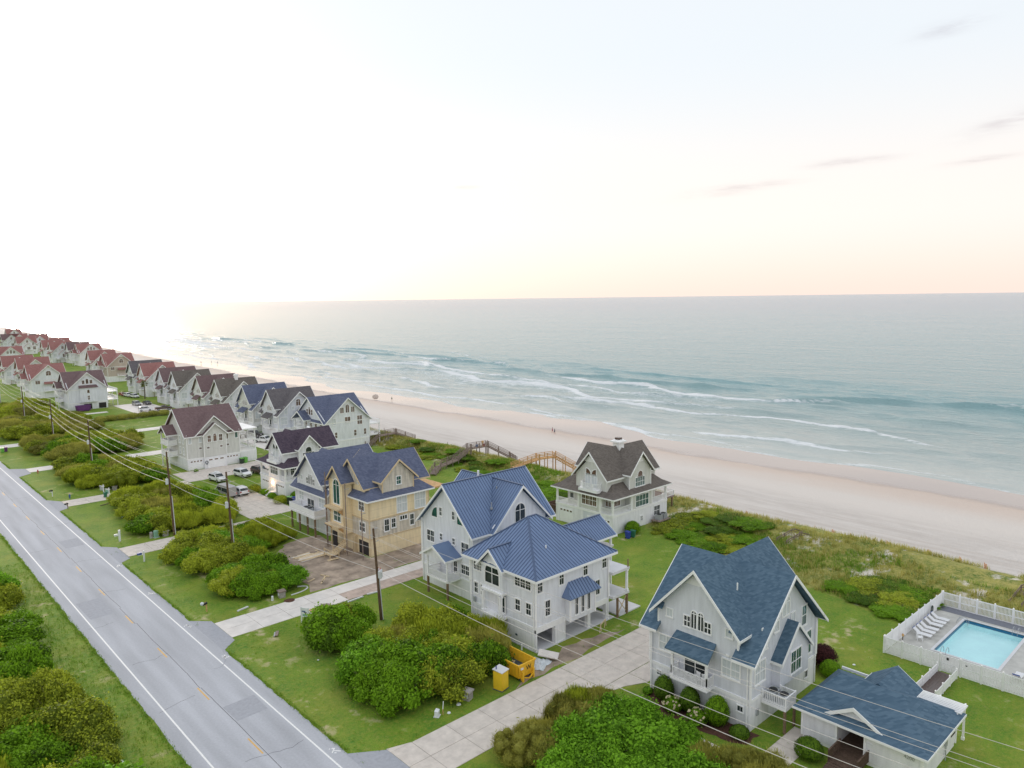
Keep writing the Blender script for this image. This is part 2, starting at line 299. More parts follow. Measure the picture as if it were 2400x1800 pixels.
# ================================================================== THE SETTING
from mathutils import noise as mnoise
def shift(y): return max(0.0, y-300)*0.062
def sstep(a, b, x):
    t = min(1, max(0, (x-a)/(b-a))); return t*t*(3-2*t)
def dune_edge(y):
    if y < 48: return 93+ (y-20)*0.05
    return 95 + 13*sstep(48, 105, y)
def swash(y): return .17*(math.sin(y/17+1)+.6*math.sin(y/7.3+2)+.8*math.sin(y/41))
def ground_z(x, y):
    s = x-shift(y)
    e = dune_edge(y)
    d = sstep(e+3, 114, s)*(1-sstep(115, 122.5, s))
    if 14 < y < 31 and s < 108: d *= sstep(102, 107, s)
    n = mnoise.noise(Vector((x*0.07, y*0.05, 3.1))); n2 = mnoise.noise(Vector((x*0.25, y*0.2, 7.7)))
    z = d*(1.5+0.9*n+0.35*n2)
    z -= 1.0*sstep(113, 123, s)+1.9*sstep(124, 178, s)+1.1*sstep(170, 200, s)+2.2*sstep(195, 260, s)
    if s > 150: z -= swash(y)*sstep(150, 182, s)
    return z
def axis_pts(segs, extra=()):
    p = []
    for a, b, st in segs:
        k = max(1, round((b-a)/st)); p += [a+(b-a)*i/k for i in range(k)]
    p.append(segs[-1][1]); p = sorted(set([round(q, 4) for q in p]+list(extra))); return p
POOL = (87.0, 98.0, 19.6, 25.7)
def build_ground():
    xs = axis_pts([(-60000, -2000, 9000), (-2000, -200, 300), (-200, 84, 6), (84, 126, 0.9), (126, 160, 4), (160, 205, 1.5), (205, 262, 4)], (POOL[0], POOL[1]))
    ys = axis_pts([(-900, -60, 120), (-60, 8, 8), (8, 200, 1.1), (200, 360, 2.2), (360, 900, 9), (900, 3000, 90), (3000, 60000, 6000)], (POOL[2], POOL[3]))
    nx, ny = len(xs), len(ys); V = []; S = []; D = []
    for y in ys:
        sh = shift(y)
        for x in xs:
            k = sstep(60, 84, x); xx = x + sh*k if x > 60 else x
            V.append((xx, y, ground_z(xx, y))); s = xx-sh*k; S.append(s); D.append(s-dune_edge(y))
    Fc = []
    for j in range(ny-1):
        for i in range(nx-1):
            if POOL[0]-.01 <= xs[i] < POOL[1]-.01 and POOL[2]-.01 <= ys[j] < POOL[3]-.01: continue
            a = j*nx+i; Fc.append((a, a+1, a+nx+1, a+nx))
    me = bpy.data.meshes.new('ground'); me.from_pydata(V, [], Fc)
    for nm, dat in (('xs', S), ('dune', D)):
        at = me.attributes.new(nm, 'FLOAT', 'POINT'); at.data.foreach_set('value', dat)
    me.polygons.foreach_set('use_smooth', [True]*len(me.polygons))
    m = bpy.data.materials.new('ground'); m.use_nodes = True; n = m.node_tree.nodes; l = m.node_tree.links; b = n['Principled BSDF']
    g = n.new('ShaderNodeNewGeometry')
    def noi(scale, det=5, rough=.6, st=None):
        t = n.new('ShaderNodeTexNoise'); t.inputs['Scale'].default_value = scale; t.inputs['Detail'].default_value = det; t.inputs['Roughness'].default_value = rough
        if st:
            q = n.new('ShaderNodeMapping'); q.inputs['Scale'].default_value = st; l.new(g.outputs['Position'], q.inputs[0]); l.new(q.outputs[0], t.inputs['Vector'])
        else: l.new(g.outputs['Position'], t.inputs['Vector'])
        return t.outputs[0]
    def rng(v, a, b_, c=0.0, d=1.0):
        r = n.new('ShaderNodeMapRange'); r.inputs[1].default_value = a; r.inputs[2].default_value = b_; r.inputs[3].default_value = c; r.inputs[4].default_value = d; l.new(v, r.inputs[0]); return r.outputs[0]
    def mix(f, a, c):
        q = n.new('ShaderNodeMix'); q.data_type = 'RGBA'
        for i, v in ((0, f), (6, a), (7, c)):
            if isinstance(v, tuple): q.inputs[i].default_value = (*v, 1)
            elif isinstance(v, float): q.inputs[i].default_value = v
            else: l.new(v, q.inputs[i])
        return q.outputs[2]
    def mth(op, a, c):
        q = n.new('ShaderNodeMath'); q.operation = op
        for i, v in ((0, a), (1, c)):
            if isinstance(v, (int, float)): q.inputs[i].default_value = v
            else: l.new(v, q.inputs[i])
        return q.outputs[0]
    def att(nm):
        q = n.new('ShaderNodeAttribute'); q.attribute_name = nm; return q.outputs['Fac']
    big = noi(0.05, 4); mid = noi(0.33, 6, .65); fine = noi(2.6, 6, .75); vf = noi(9.0, 3, .8)
    lawn = mix(rng(mid, .35, .68), (.075, .205, .012), (.21, .325, .022))
    lawn = mix(rng(fine, .42, .72), lawn, (.29, .30, .04)); lawn = mix(rng(vf, .48, .70, 0, .85), lawn, (.05, .125, .009))
    lawn = mix(rng(noi(.12, 5, .6), .50, .66, 0, .5), lawn, (.30, .30, .045)); lawn = mix(rng(noi(.9, 6, .7), .60, .72, 0, .55), lawn, (.36, .29, .11))
    lawn = mix(rng(mth('MULTIPLY', rng(mid, .54, .68), rng(big, .45, .60)), .1, .9, 0, .85), lawn, (.56, .46, .30))
    dune = mix(rng(noi(.45, 6, .7), .38, .62), (.08, .15, .016), (.36, .33, .08)); dune = mix(rng(fine, .45, .7), dune, (.46, .39, .14))
    sandp = (.70, .64, .57)
    dune = mix(rng(noi(.16, 6, .65), .55, .62), dune, sandp)
    sand = mix(rng(noi(.5, 6, .7, (1, .25, 1)), .35, .65), (.54, .495, .46), (.645, .60, .565))
    sand = mix(rng(noi(.35, 7, .7, (2.2, .06, 1)), .52, .60, 0, .45), sand, (.50, .44, .395)); sand = mix(rng(vf, .55, .68, 0, .5), sand, (.42, .37, .34))
    xs_ = att('xs'); ed = mth('ADD', xs_, mth('MULTIPLY', mth('SUBTRACT', noi(.12, 5, .6, (1, .35, 1)), .5), 14.0))
    sand = mix(rng(ed, 136, 146), sand, (.66, .605, .56)); sand = mix(rng(ed, 150, 166), sand, (.62, .51, .44))
    wetf = rng(ed, 166, 170); sand = mix(wetf, sand, (.36, .30, .275))
    dn = mth('ADD', att('dune'), mth('MULTIPLY', mth('SUBTRACT', noi(.2, 5, .6), .5), 9.0))
    c = mix(rng(dn, -1.2, 1.5), lawn, dune)
    sd_ = mth('ADD', xs_, mth('MULTIPLY', mth('SUBTRACT', noi(.5, 6, .65), .5), 5.0))
    c = mix(rng(sd_, 120.3, 121.6), c, sand)
    l.new(c, b.inputs['Base Color'])
    l.new(rng(wetf, 0, 1, .92, .16), b.inputs['Roughness']); b.inputs['Specular IOR Level'].default_value = .35
    bp = n.new('ShaderNodeBump'); bp.inputs['Distance'].default_value = 0.25; l.new(rng(wetf, 0, 1, .5, .02), bp.inputs['Strength'])
    l.new(mth('ADD', fine, mth('MULTIPLY', noi(1.1, 4, .6), 1.0)), bp.inputs['Height']); l.new(bp.outputs[0], b.inputs['Normal'])
    me.materials.append(m); return struct(link('ground', me))
build_ground()

# ---------------------------------------------------------------- ocean
SEA = -3.55
def build_ocean():
    xs = axis_pts([(168, 340, 1.15), (340, 520, 5), (520, 1200, 40), (1200, 5000, 400), (5000, 90000, 8000)])
    ys = axis_pts([(-300, -20, 20), (-20, 420, 2.2), (420, 900, 8), (900, 3000, 70), (3000, 90000, 6000)])
    X, Y = np.meshgrid(np.array(xs), np.array(ys)); SH = np.maximum(0, Y-300)*0.062; 
    Xw = X + SH*np.clip(1-(X-500)/4000, 0, 1)
    rngs = np.random.RandomState(5)
    def mean(y, seed, amp, wl):
        r = np.random.RandomState(seed); o = 0
        for k in range(5): o = o + amp/(k+1)*np.sin(y/wl*(k+1)*(0.8+0.5*r.rand())+6.28*r.rand())
        return o
    Z = np.full_like(X, SEA); foam = np.zeros_like(X); teal = np.clip((420-X)/180, 0, 1)
    # small chop near the shore
    damp = np.clip((X-178)/30, 0.05, 1)*np.clip(1-(Y-500)/500, 0, 1)*np.clip(1-(X-330)/60, 0, 1)
    for k in range(14):
        a = rngs.normal(0, .55); kx = -np.cos(a); ky = np.sin(a); w = 5+14*rngs.rand()
        Z += damp*0.05*(w/10)*np.sin(2*np.pi*(X*kx+Y*ky)/w+6.28*rngs.rand()+1.5*np.sin(Y/37+k))
    # breakers: centre line, amplitude along the shore, foam trailing to the beach
    waves = [(352, .55, 97, 6, 90, 0), (326, .75, 83, 6, 80, -.25), (303, 1.6, 11, 8, 48, -.05), (284, 1.1, 23, 8, 40, .35), (268, .8, 31, 7, 44, .30), (250, .7, 41, 7, 40, .1), (233, .6, 53, 6, 36, .0), (217, .6, 61, 6, 33, -.1), (204, .45, 65, 5, 30, -.1), (193, .22, 71, 3, 40, .3)]
    for c, amp, seed, mamp, wl, bias in waves:
        cl = c + mean(Y, seed, mamp, wl) - 6*np.clip((120-Y)/120, -1, 1)
        al = np.clip(0.6+0.55*mean(Y, seed+1, .8, wl*.45), 0.08, 1.2)
        d = X-cl
        Z += amp*al*np.where(d < 0, np.exp(-(d/1.4)**2), np.exp(-(d/5.0)**2))
        br = np.clip(mean(Y, seed+2, .6, wl*1.5)+bias+(.15 if c > 250 else .32), 0, 1)
        foam += br*(0.72*np.exp(-((d+.5)/1.7)**2) + .55*np.where(d < 0, np.exp(d/np.where(c > 240, 9., 4.)), 0))
    foam += 0.50*np.exp(-((X-(252+mean(Y, 3, 8, 60)))/30)**2)*np.clip(.7+mean(Y, 9, .45, 60), 0.2, 1)
    foam += 0.75*np.exp(-((X-(187.5-.17*(np.sin(Y/17+1)+.6*np.sin(Y/7.3+2)+.8*np.sin(Y/41))/.045+mean(Y, 13, .8, 9)))/1.6)**2)
    me = bpy.data.meshes.new('sea'); nx, ny = len(xs), len(ys)
    V = np.stack([Xw, Y, Z], -1).reshape(-1, 3)
    Fc = [(j*nx+i, j*nx+i+1, (j+1)*nx+i+1, (j+1)*nx+i) for j in range(ny-1) for i in range(nx-1)]
    me.from_pydata(V.tolist(), [], Fc)
    for nm, dat in (('foam', foam), ('teal', teal), ('xs', X)):
        at = me.attributes.new(nm, 'FLOAT', 'POINT'); at.data.foreach_set('value', np.clip(dat, 0, 1e6).ravel().astype(np.float32))
    me.polygons.foreach_set('use_smooth', [True]*len(me.polygons))
    m = bpy.data.materials.new('sea'); m.use_nodes = True; n = m.node_tree.nodes; l = m.node_tree.links; b = n['Principled BSDF']
    g = n.new('ShaderNodeNewGeometry')
    def noi(scale, det=5, rough=.6, st=(1, 1, 1), rot=0.0):
        t = n.new('ShaderNodeTexNoise'); t.inputs['Scale'].default_value = scale; t.inputs['Detail'].default_value = det; t.inputs['Roughness'].default_value = rough
        q = n.new('ShaderNodeMapping'); q.inputs['Scale'].default_value = st; q.inputs['Rotation'].default_value = (0, 0, rot); l.new(g.outputs['Position'], q.inputs[0]); l.new(q.outputs[0], t.inputs['Vector']); return t.outputs[0]
    def rng(v, a, b_, c=0.0, d=1.0):
        r = n.new('ShaderNodeMapRange'); r.inputs[1].default_value = a; r.inputs[2].default_value = b_; r.inputs[3].default_value = c; r.inputs[4].default_value = d; l.new(v, r.inputs[0]); return r.outputs[0]
    def mix(f, a, c):
        q = n.new('ShaderNodeMix'); q.data_type = 'RGBA'
        for i, v in ((0, f), (6, a), (7, c)):
            if isinstance(v, tuple): q.inputs[i].default_value = (*v, 1)
            else: l.new(v, q.inputs[i])
        return q.outputs[2]
    def mth(op, a, c):
        q = n.new('ShaderNodeMath'); q.operation = op
        for i, v in ((0, a), (1, c)):
            if isinstance(v, (int, float)): q.inputs[i].default_value = v
            else: l.new(v, q.inputs[i])
        return q.outputs[0]
    def att(nm):
        q = n.new('ShaderNodeAttribute'); q.attribute_name = nm; return q.outputs['Fac']
    xs_ = att('xs')
    water = mix(rng(xs_, 190, 330), (.44, .48, .46), (.20, .35, .37)); water = mix(rng(xs_, 330, 2500), water, (.20, .295, .355))
    lace = noi(.45, 9, .74, (1, .32, 1)); fo = att('foam')
    fm = rng(mth('ADD', fo, mth('MULTIPLY', mth('SUBTRACT', lace, .5), 2.3)), .52, .95)
    c = mix(fm, water, (.74, .76, .78)); l.new(c, b.inputs['Base Color'])
    l.new(rng(fm, 0, 1, .16, .8), b.inputs['Roughness']); b.inputs['IOR'].default_value = 1.33; b.inputs['Specular IOR Level'].default_value = .22
    h = mth('ADD', mth('MULTIPLY', noi(.30, 7, .62, (1, .5, 1), .12), 1.3), mth('MULTIPLY', noi(.05, 5, .6, (1, .4, 1), -.1), 3.2))
    h = mth('ADD', h, mth('MULTIPLY', noi(.012, 5, .6, (1, .35, 1), .05), mth('MULTIPLY', rng(xs_, 330, 1500), 13.0)))
    h = mth('ADD', h, mth('MULTIPLY', fm, .12))
    bp = n.new('ShaderNodeBump'); bp.inputs['Distance'].default_value = 1.0; l.new(rng(xs_, 172, 240, .10, .9), bp.inputs['Strength']); l.new(h, bp.inputs['Height']); l.new(bp.outputs[0], b.inputs['Normal'])
    me.materials.append(m); o = struct(link('sea', me)); return o
build_ocean()

# ---------------------------------------------------------------- road
def sheet(name, polys, m, z, thick=0.0, parent=None):
    mb = MB()
    for p in polys:
        if thick: mb.prism([(x, y, z) for x, y in p], (0, 0, -thick))
        else: mb.add([(x, y, z) for x, y in p], [tuple(range(len(p)))])
    return mb.build(name, m, parent)
_r = random.Random(31); _e = [(-400, 0)]+[(y_, _r.uniform(-.11, .11)) for y_ in np.arange(30, 260, .8)]+[(3000, 0)]
_L = [(19.8+j_+.5*math.sin(y_*.35)*.1, y_) for y_, j_ in _e]; _e2 = [(y_, _r.uniform(-.11, .11)) for y_, _ in _e]; _Rt = [(30.4+j_, y_) for y_, j_ in _e2]
_mb = MB(); _mb.add([(x_, y_, .012) for x_, y_ in _L]+[(x_, y_, .012) for x_, y_ in _Rt], [(i, i+len(_L), i+len(_L)+1, i+1) for i in range(len(_L)-1)]); road = struct(_mb.build('road', 'asphalt'))
def ragged(x, y0, y1, n, amp, seed):
    r = random.Random(seed); return [(x+r.uniform(-amp, amp), y0+(y1-y0)*i/n) for i in range(n+1)]
for k, x in enumerate((21.08, 28.93)): struct(sheet('edge_line', [[(x, -400), (x+.16, -400), (x+.16, 3000), (x, 3000)]], 'paint_white', 0.018))
dash = MB().box(-.075, .075, -3.1, 0, 0, .006).mesh('centre_dash', 'paint_yellow')
for k in range(-2, 16):
    o = link('centre_dash', dash, road, (25.1, 62.6+12.2*k, .012))
crk = MB(); rr = random.Random(3); yv = 40
while yv < 210:
    y2 = yv+rr.uniform(3, 7); crk.bar((25.35+rr.uniform(-.1, .1), yv, .016), (25.35+rr.uniform(-.1, .1), y2, .016), .05, .006); yv = y2
crk.build('tar_seam', 'tar', road)
pts = [(28.3+2.2*math.sin(a), 84.5-7*math.cos(a)) for a in np.linspace(-.2, 2.0, 16)]
tm = MB()
for a, c in zip(pts, pts[1:]): tm.bar((a[0], a[1], .017), (c[0], c[1], .017), .12, .005)
tm.build('tyre_mark', 'asphalt_drive', road)
_rc = random.Random(77)
for k in range(12):
    yy = 45+k*13.1+_rc.uniform(-2, 2); xx = _rc.uniform(20, 27); cb_ = MB(); p_ = (xx, yy)
    for j in range(_rc.randint(4, 10)):
        q_ = (p_[0]+_rc.uniform(.25, .7), p_[1]+_rc.uniform(-.25, .25))
        if q_[0] > 30.2: break
        cb_.bar((p_[0], p_[1], .0155), (q_[0], q_[1], .0155), .035, .004); p_ = q_
    if cb_.v: cb_.build('crack', 'tar', road)
for (a_, b_, c_, d_) in ((25.6, 28.6, 66, 69.5), (21.6, 24.4, 101, 108), (26.0, 28.7, 134, 139)): MB().add([(a_, c_, .0145), (b_, c_+.1, .0145), (b_+.1, d_, .0145), (a_-.1, d_-.15, .0145)], [(0, 1, 2, 3)]).build('asphalt_patch', 'asphalt_drive', road)
wm = MB(); rr = random.Random(9)
for (cx, cy) in ((30.0, 79.5), (29.9, 55.6), (29.9, 119.3), (29.9, 104.6), (29.8, 90.5)):
    for q in range(5): wm.bar((cx+rr.uniform(-.5, .4), cy+rr.uniform(-.6, .6), .018), (cx+rr.uniform(-.5, .4), cy+rr.uniform(-.6, .6), .018), .12, .005)
wm.build('survey_mark', 'paint_white', road)

# ---------------------------------------------------------------- driveways of concrete slabs
SLABM = {}
def slabs(name, xs, ys, m, z=0.05, skip=(), alt=None, rndm=0):
    x0, x1, y0, y1 = xs[0], xs[-1], ys[0], ys[-1]
    base = MB().box(x0+.05, x1-.05, y0+.05, y1-.05, -.02, z-.02).build(name, 'joint'); struct(base)
    for i in range(len(xs)-1):
        for j in range(len(ys)-1):
            if (i, j) in skip: continue
            mm = m
            if alt: mm = alt(i, j, m)
            w = xs[i+1]-xs[i]; h = ys[j+1]-ys[j]; key = (round(w, 2), round(h, 2), mm)
            if key not in SLABM: SLABM[key] = MB().box(-w/2+.022, w/2-.022, -h/2+.022, h/2-.022, -.05, 0).mesh('slab', mm)
            s_ = link('slab', SLABM[key], base, ((xs[i]+xs[i+1])/2, (ys[j]+ys[j+1])/2, z+random.uniform(-.006, .006)))
            s_.rotation_euler = (random.uniform(-.002, .002), random.uniform(-.002, .002), 0)
    return base
def apron(pts): return struct(sheet('driveway_apron', [pts], 'asphalt_drive', 0.02))
def lin(a, b, st): 
    k = max(1, round((b-a)/st)); return [a+(b-a)*i/k for i in range(k+1)]
apron([(30.3, 43.0), (33.2, 45.4), (33.2, 52.4), (30.3, 54.4)]); apron([(30.3, 81.0), (32.3, 82.8), (32.3, 89.9), (30.3, 91.9)])
apron([(30.3, 120.3), (32.1, 121.7), (32.1, 128.7), (30.3, 131.0)]); apron([(30.3, 159.5), (32.3, 161.0), (32.3, 167.4), (30.3, 170.8)]); apron([(30.3, 198.5), (33.2, 200.6), (33.2, 207.5), (30.3, 210.0)]); apron([(30.3, 237), (33.2, 241), (33.2, 248), (30.3, 252)])
dv = slabs('driveway', [33.2, 35.4, 39.25, 43.1, 46.95, 50.8, 54.6], [46.2, 49.0, 51.8], 'concrete')
MB().prism([(33.2, 51.8, .05), (35.4, 51.8, .05), (33.2, 52.5, .05)], (0, 0, -.06)).build('slab', 'concrete', dv); MB().prism([(33.2, 46.2, .05), (35.4, 46.2, .05), (33.2, 45.2, .05)], (0, 0, -.06)).build('slab', 'concrete', dv)
slabs('parking_court', lin(54.64, 71.2, 4.1), [46.0, 49.0, 51.8], 'concrete', z=.045)
slabs('parking_court', [58.9, 63.0, 67.0, 71.2], [43.5, 45.95], 'concrete', z=.045)
MB().prism([(54.64, 45.95, .045), (58.85, 45.95, .045), (58.85, 43.5, .045), (58.0, 43.9, .045), (56.6, 44.6, .045), (55.2, 44.9, .045)], (0, 0, -.06)).build('parking_court', 'concrete')['kind'] = 'structure'
dw = slabs('garden_path', [52.3, 54.4], lin(27.0, 44.8, 3.3), 'concrete', z=.042)
slabs('garden_path', [54.4, 58.5, 62.0], [27.0, 29.4], 'concrete', z=.042)
def alt2(i, j, m): return 'concrete_light' if (i < 4 or j == 1) else 'concrete_stained'
slabs('driveway', [32.3, 36.2, 40.1, 44.0, 47.9, 51.8, 55.7, 59.6, 63.5, 67.4], [83.6, 86.2, 88.9], 'concrete_light', alt=alt2)
slabs('driveway', [32.1, 36.0, 40, 44, 48, 52, 56], [122.6, 125.3, 127.9], 'concrete'); slabs('parking_court', lin(54.2, 63.0, 4.4), lin(127.95, 152, 4.0), 'concrete', z=.045)
slabs('driveway', [32.3, 36.3, 40.3, 44.3, 48.3, 52.3, 56.3], [162.0, 164.6, 167.2], 'concrete'); slabs('parking_court', lin(56.4, 76.4, 4.0), lin(165, 175.6, 3.6), 'concrete', z=.045)
slabs('driveway', lin(33.2, 92, 5.9), [202.0, 204.6, 207.2], 'concrete_light'); slabs('driveway', lin(33.2, 92, 5.9), [242.0, 244.7, 247.4], 'concrete_light')
slabs('driveway', lin(56, 92, 6), [276.5, 280.5], 'concrete_light'); slabs('parking_court', lin(80, 92.5, 4.2), lin(280.55, 312, 4.5), 'concrete_light', z=.045); slabs('driveway', lin(33, 74, 6), [294.0, 297], 'concrete_light'); slabs('driveway', lin(33, 66, 6), [333.0, 336], 'concrete_light')
slabs('parking_court', lin(84, 92.6, 4.3), lin(176, 232, 5), 'concrete_light', z=.045)
# bare earth round the unfinished house
rr = random.Random(21)
def blob(pts, n=6, amp=.5):
    out = []
    for (a, b) in zip(pts, pts[1:]+pts[:1]):
        for k in range(n): out.append((a[0]+(b[0]-a[0])*k/n+rr.uniform(-amp, amp), a[1]+(b[1]-a[1])*k/n+rr.uniform(-amp, amp)))
    return out
struct(sheet('dirt_lot', [blob([(45.8, 89.4), (58.6, 89.2), (58.6, 111.5), (52, 111), (48, 106)])], 'dirt', .010)); struct(sheet('dirt_lot', [blob([(58.4, 89.2), (72, 89.3), (74, 95.6), (58.4, 95.5)], 6, .15)], 'dirt', .014))
struct(sheet('dirt_patch', [blob([(48.5, 52.0), (58, 52.1), (67, 53), (60, 54.6), (52, 54.4)], 5, .4)], 'dirt', .009)); struct(sheet('mulch_bed', [blob([(54.9, 41.8), (58.3, 42.6), (58.3, 31.0), (56.2, 30.8), (55.2, 35)], 6, .2)], 'mulch', .02))
hp = MB(); rr2 = random.Random(4)
for k in range(26):
    x, y = rr2.uniform(47, 57.5), rr2.uniform(90, 109); r = rr2.uniform(.3, .9); hp.lathe([(r, 0), (r*.7, r*.18), (r*.2, r*.28)], (x, y, 0), 7)
o = hp.build('soil_heaps', 'dirt'); o['kind'] = 'stuff'; o['label'] = 'low heaps of churned brown soil on the bare lot'
# ================================================================== HOUSES
WINC = {}
ROT = {'S': 0.0, 'W': -math.pi/2, 'E': math.pi/2, 'N': math.pi}
def outline(w, h, arch):
    """opening outline, x right, z up, origin at bottom centre; arch: 0 flat, 1 full round top, 'l'/'r' quarter round"""
    a = w/2
    if not arch: return [(-a, 0), (a, 0), (a, h), (-a, h)]
    if arch == 1:
        sp = max(0.0, h-a); return [(-a, 0), (a, 0)]+[(a*math.cos(t), sp+(h-sp)*math.sin(t)) for t in np.linspace(0, math.pi, 13)]
    pts = [(-a+w*math.cos(t), h*math.sin(t)) for t in np.linspace(0, math.pi/2, 9)]
    pts = [(-a, 0)]+pts
    return pts if arch == 'r' else [(-x, z) for x, z in pts][::-1]
def grow(pts, d):
    n = len(pts); out = []; cx = sum(p[0] for p in pts)/n; cz = sum(p[1] for p in pts)/n
    for i in range(n):
        p, a, b = pts[i], pts[i-1], pts[(i+1) % n]
        e1 = Vector((p[0]-a[0], p[1]-a[1])); e2 = Vector((b[0]-p[0], b[1]-p[1]))
        if e1.length < 1e-6: e1 = e2
        if e2.length < 1e-6: e2 = e1
        e1.normalize(); e2.normalize(); n1 = Vector((e1.y, -e1.x)); n2 = Vector((e2.y, -e2.x)); m = n1+n2
        m = m/max(.35, m.dot(n1)) if m.length > 1e-6 else n1
        out.append((p[0]+m.x*d, p[1]+m.y*d))
    return out
def win_meshes(w, h, cols, rows, arch, trimw, glass):
    key = (round(w, 2), round(h, 2), cols, rows, arch, trimw, glass)
    if key in WINC: return WINC[key]
    o = outline(w, h, arch); g = grow(o, trimw); n = len(o); f = MB()
    # surround ring
    vs = [(x, -.07, z) for x, z in g]+[(x, -.07, z) for x, z in o]+[(x, .02, z) for x, z in g]+[(x, -.012, z) for x, z in o]
    fs = []
    for i in range(n):
        j = (i+1) % n; fs += [(i, j, n+j, n+i), (j, i, 2*n+i, 2*n+j), (n+i, n+j, 3*n+j, 3*n+i)]
    f.add(vs, fs)
    if not arch: f.box(-w/2-trimw-.04, w/2+trimw+.04, -.12, -.072, -trimw-.03, -trimw*.3)     # sill
    def top(x):
        if arch == 1: sp = max(0, h-w/2); return sp+(h-sp)*math.sqrt(max(0, 1-(2*x/w)**2))
        if arch == 'r': return h*math.sqrt(max(0, 1-((x+w/2)/w)**2))
        if arch == 'l': return h*math.sqrt(max(0, 1-((w/2-x)/w)**2))
        return h
    mw = .085 if cols > 1 else .05
    for c in range(1, cols): x = -w/2+w*c/cols; f.box(x-mw/2, x+mw/2, -.055, -.008, 0.0, top(x)-.005)
    for r_ in range(1, rows):
        z = (h if arch != 1 else max(h-w/2, h*.5))*r_/rows if arch != 1 else max(h-w/2, .45*h)
        f.box(-w/2, w/2, -.05, -.008, z-.035, z+.035)
        if arch == 1: break
    fine = .022
    if w/cols > .45 and not arch and glass != 'glass_big':
        for c in range(cols): x = -w/2+w*(c+.5)/cols; f.box(x-fine/2, x+fine/2, -.03, -.008, 0, h)
    fm = f.mesh('window', 'trim')
    p = MB(); p.add([(x, -.006, z) for x, z in o], [tuple(range(n))]); p.add([(x, .03, z) for x, z in o], [tuple(range(n-1, -1, -1))])
    pm = p.mesh('pane', 'glass' if glass == 'glass_big' else glass)
    WINC[key] = (fm, pm); return WINC[key]

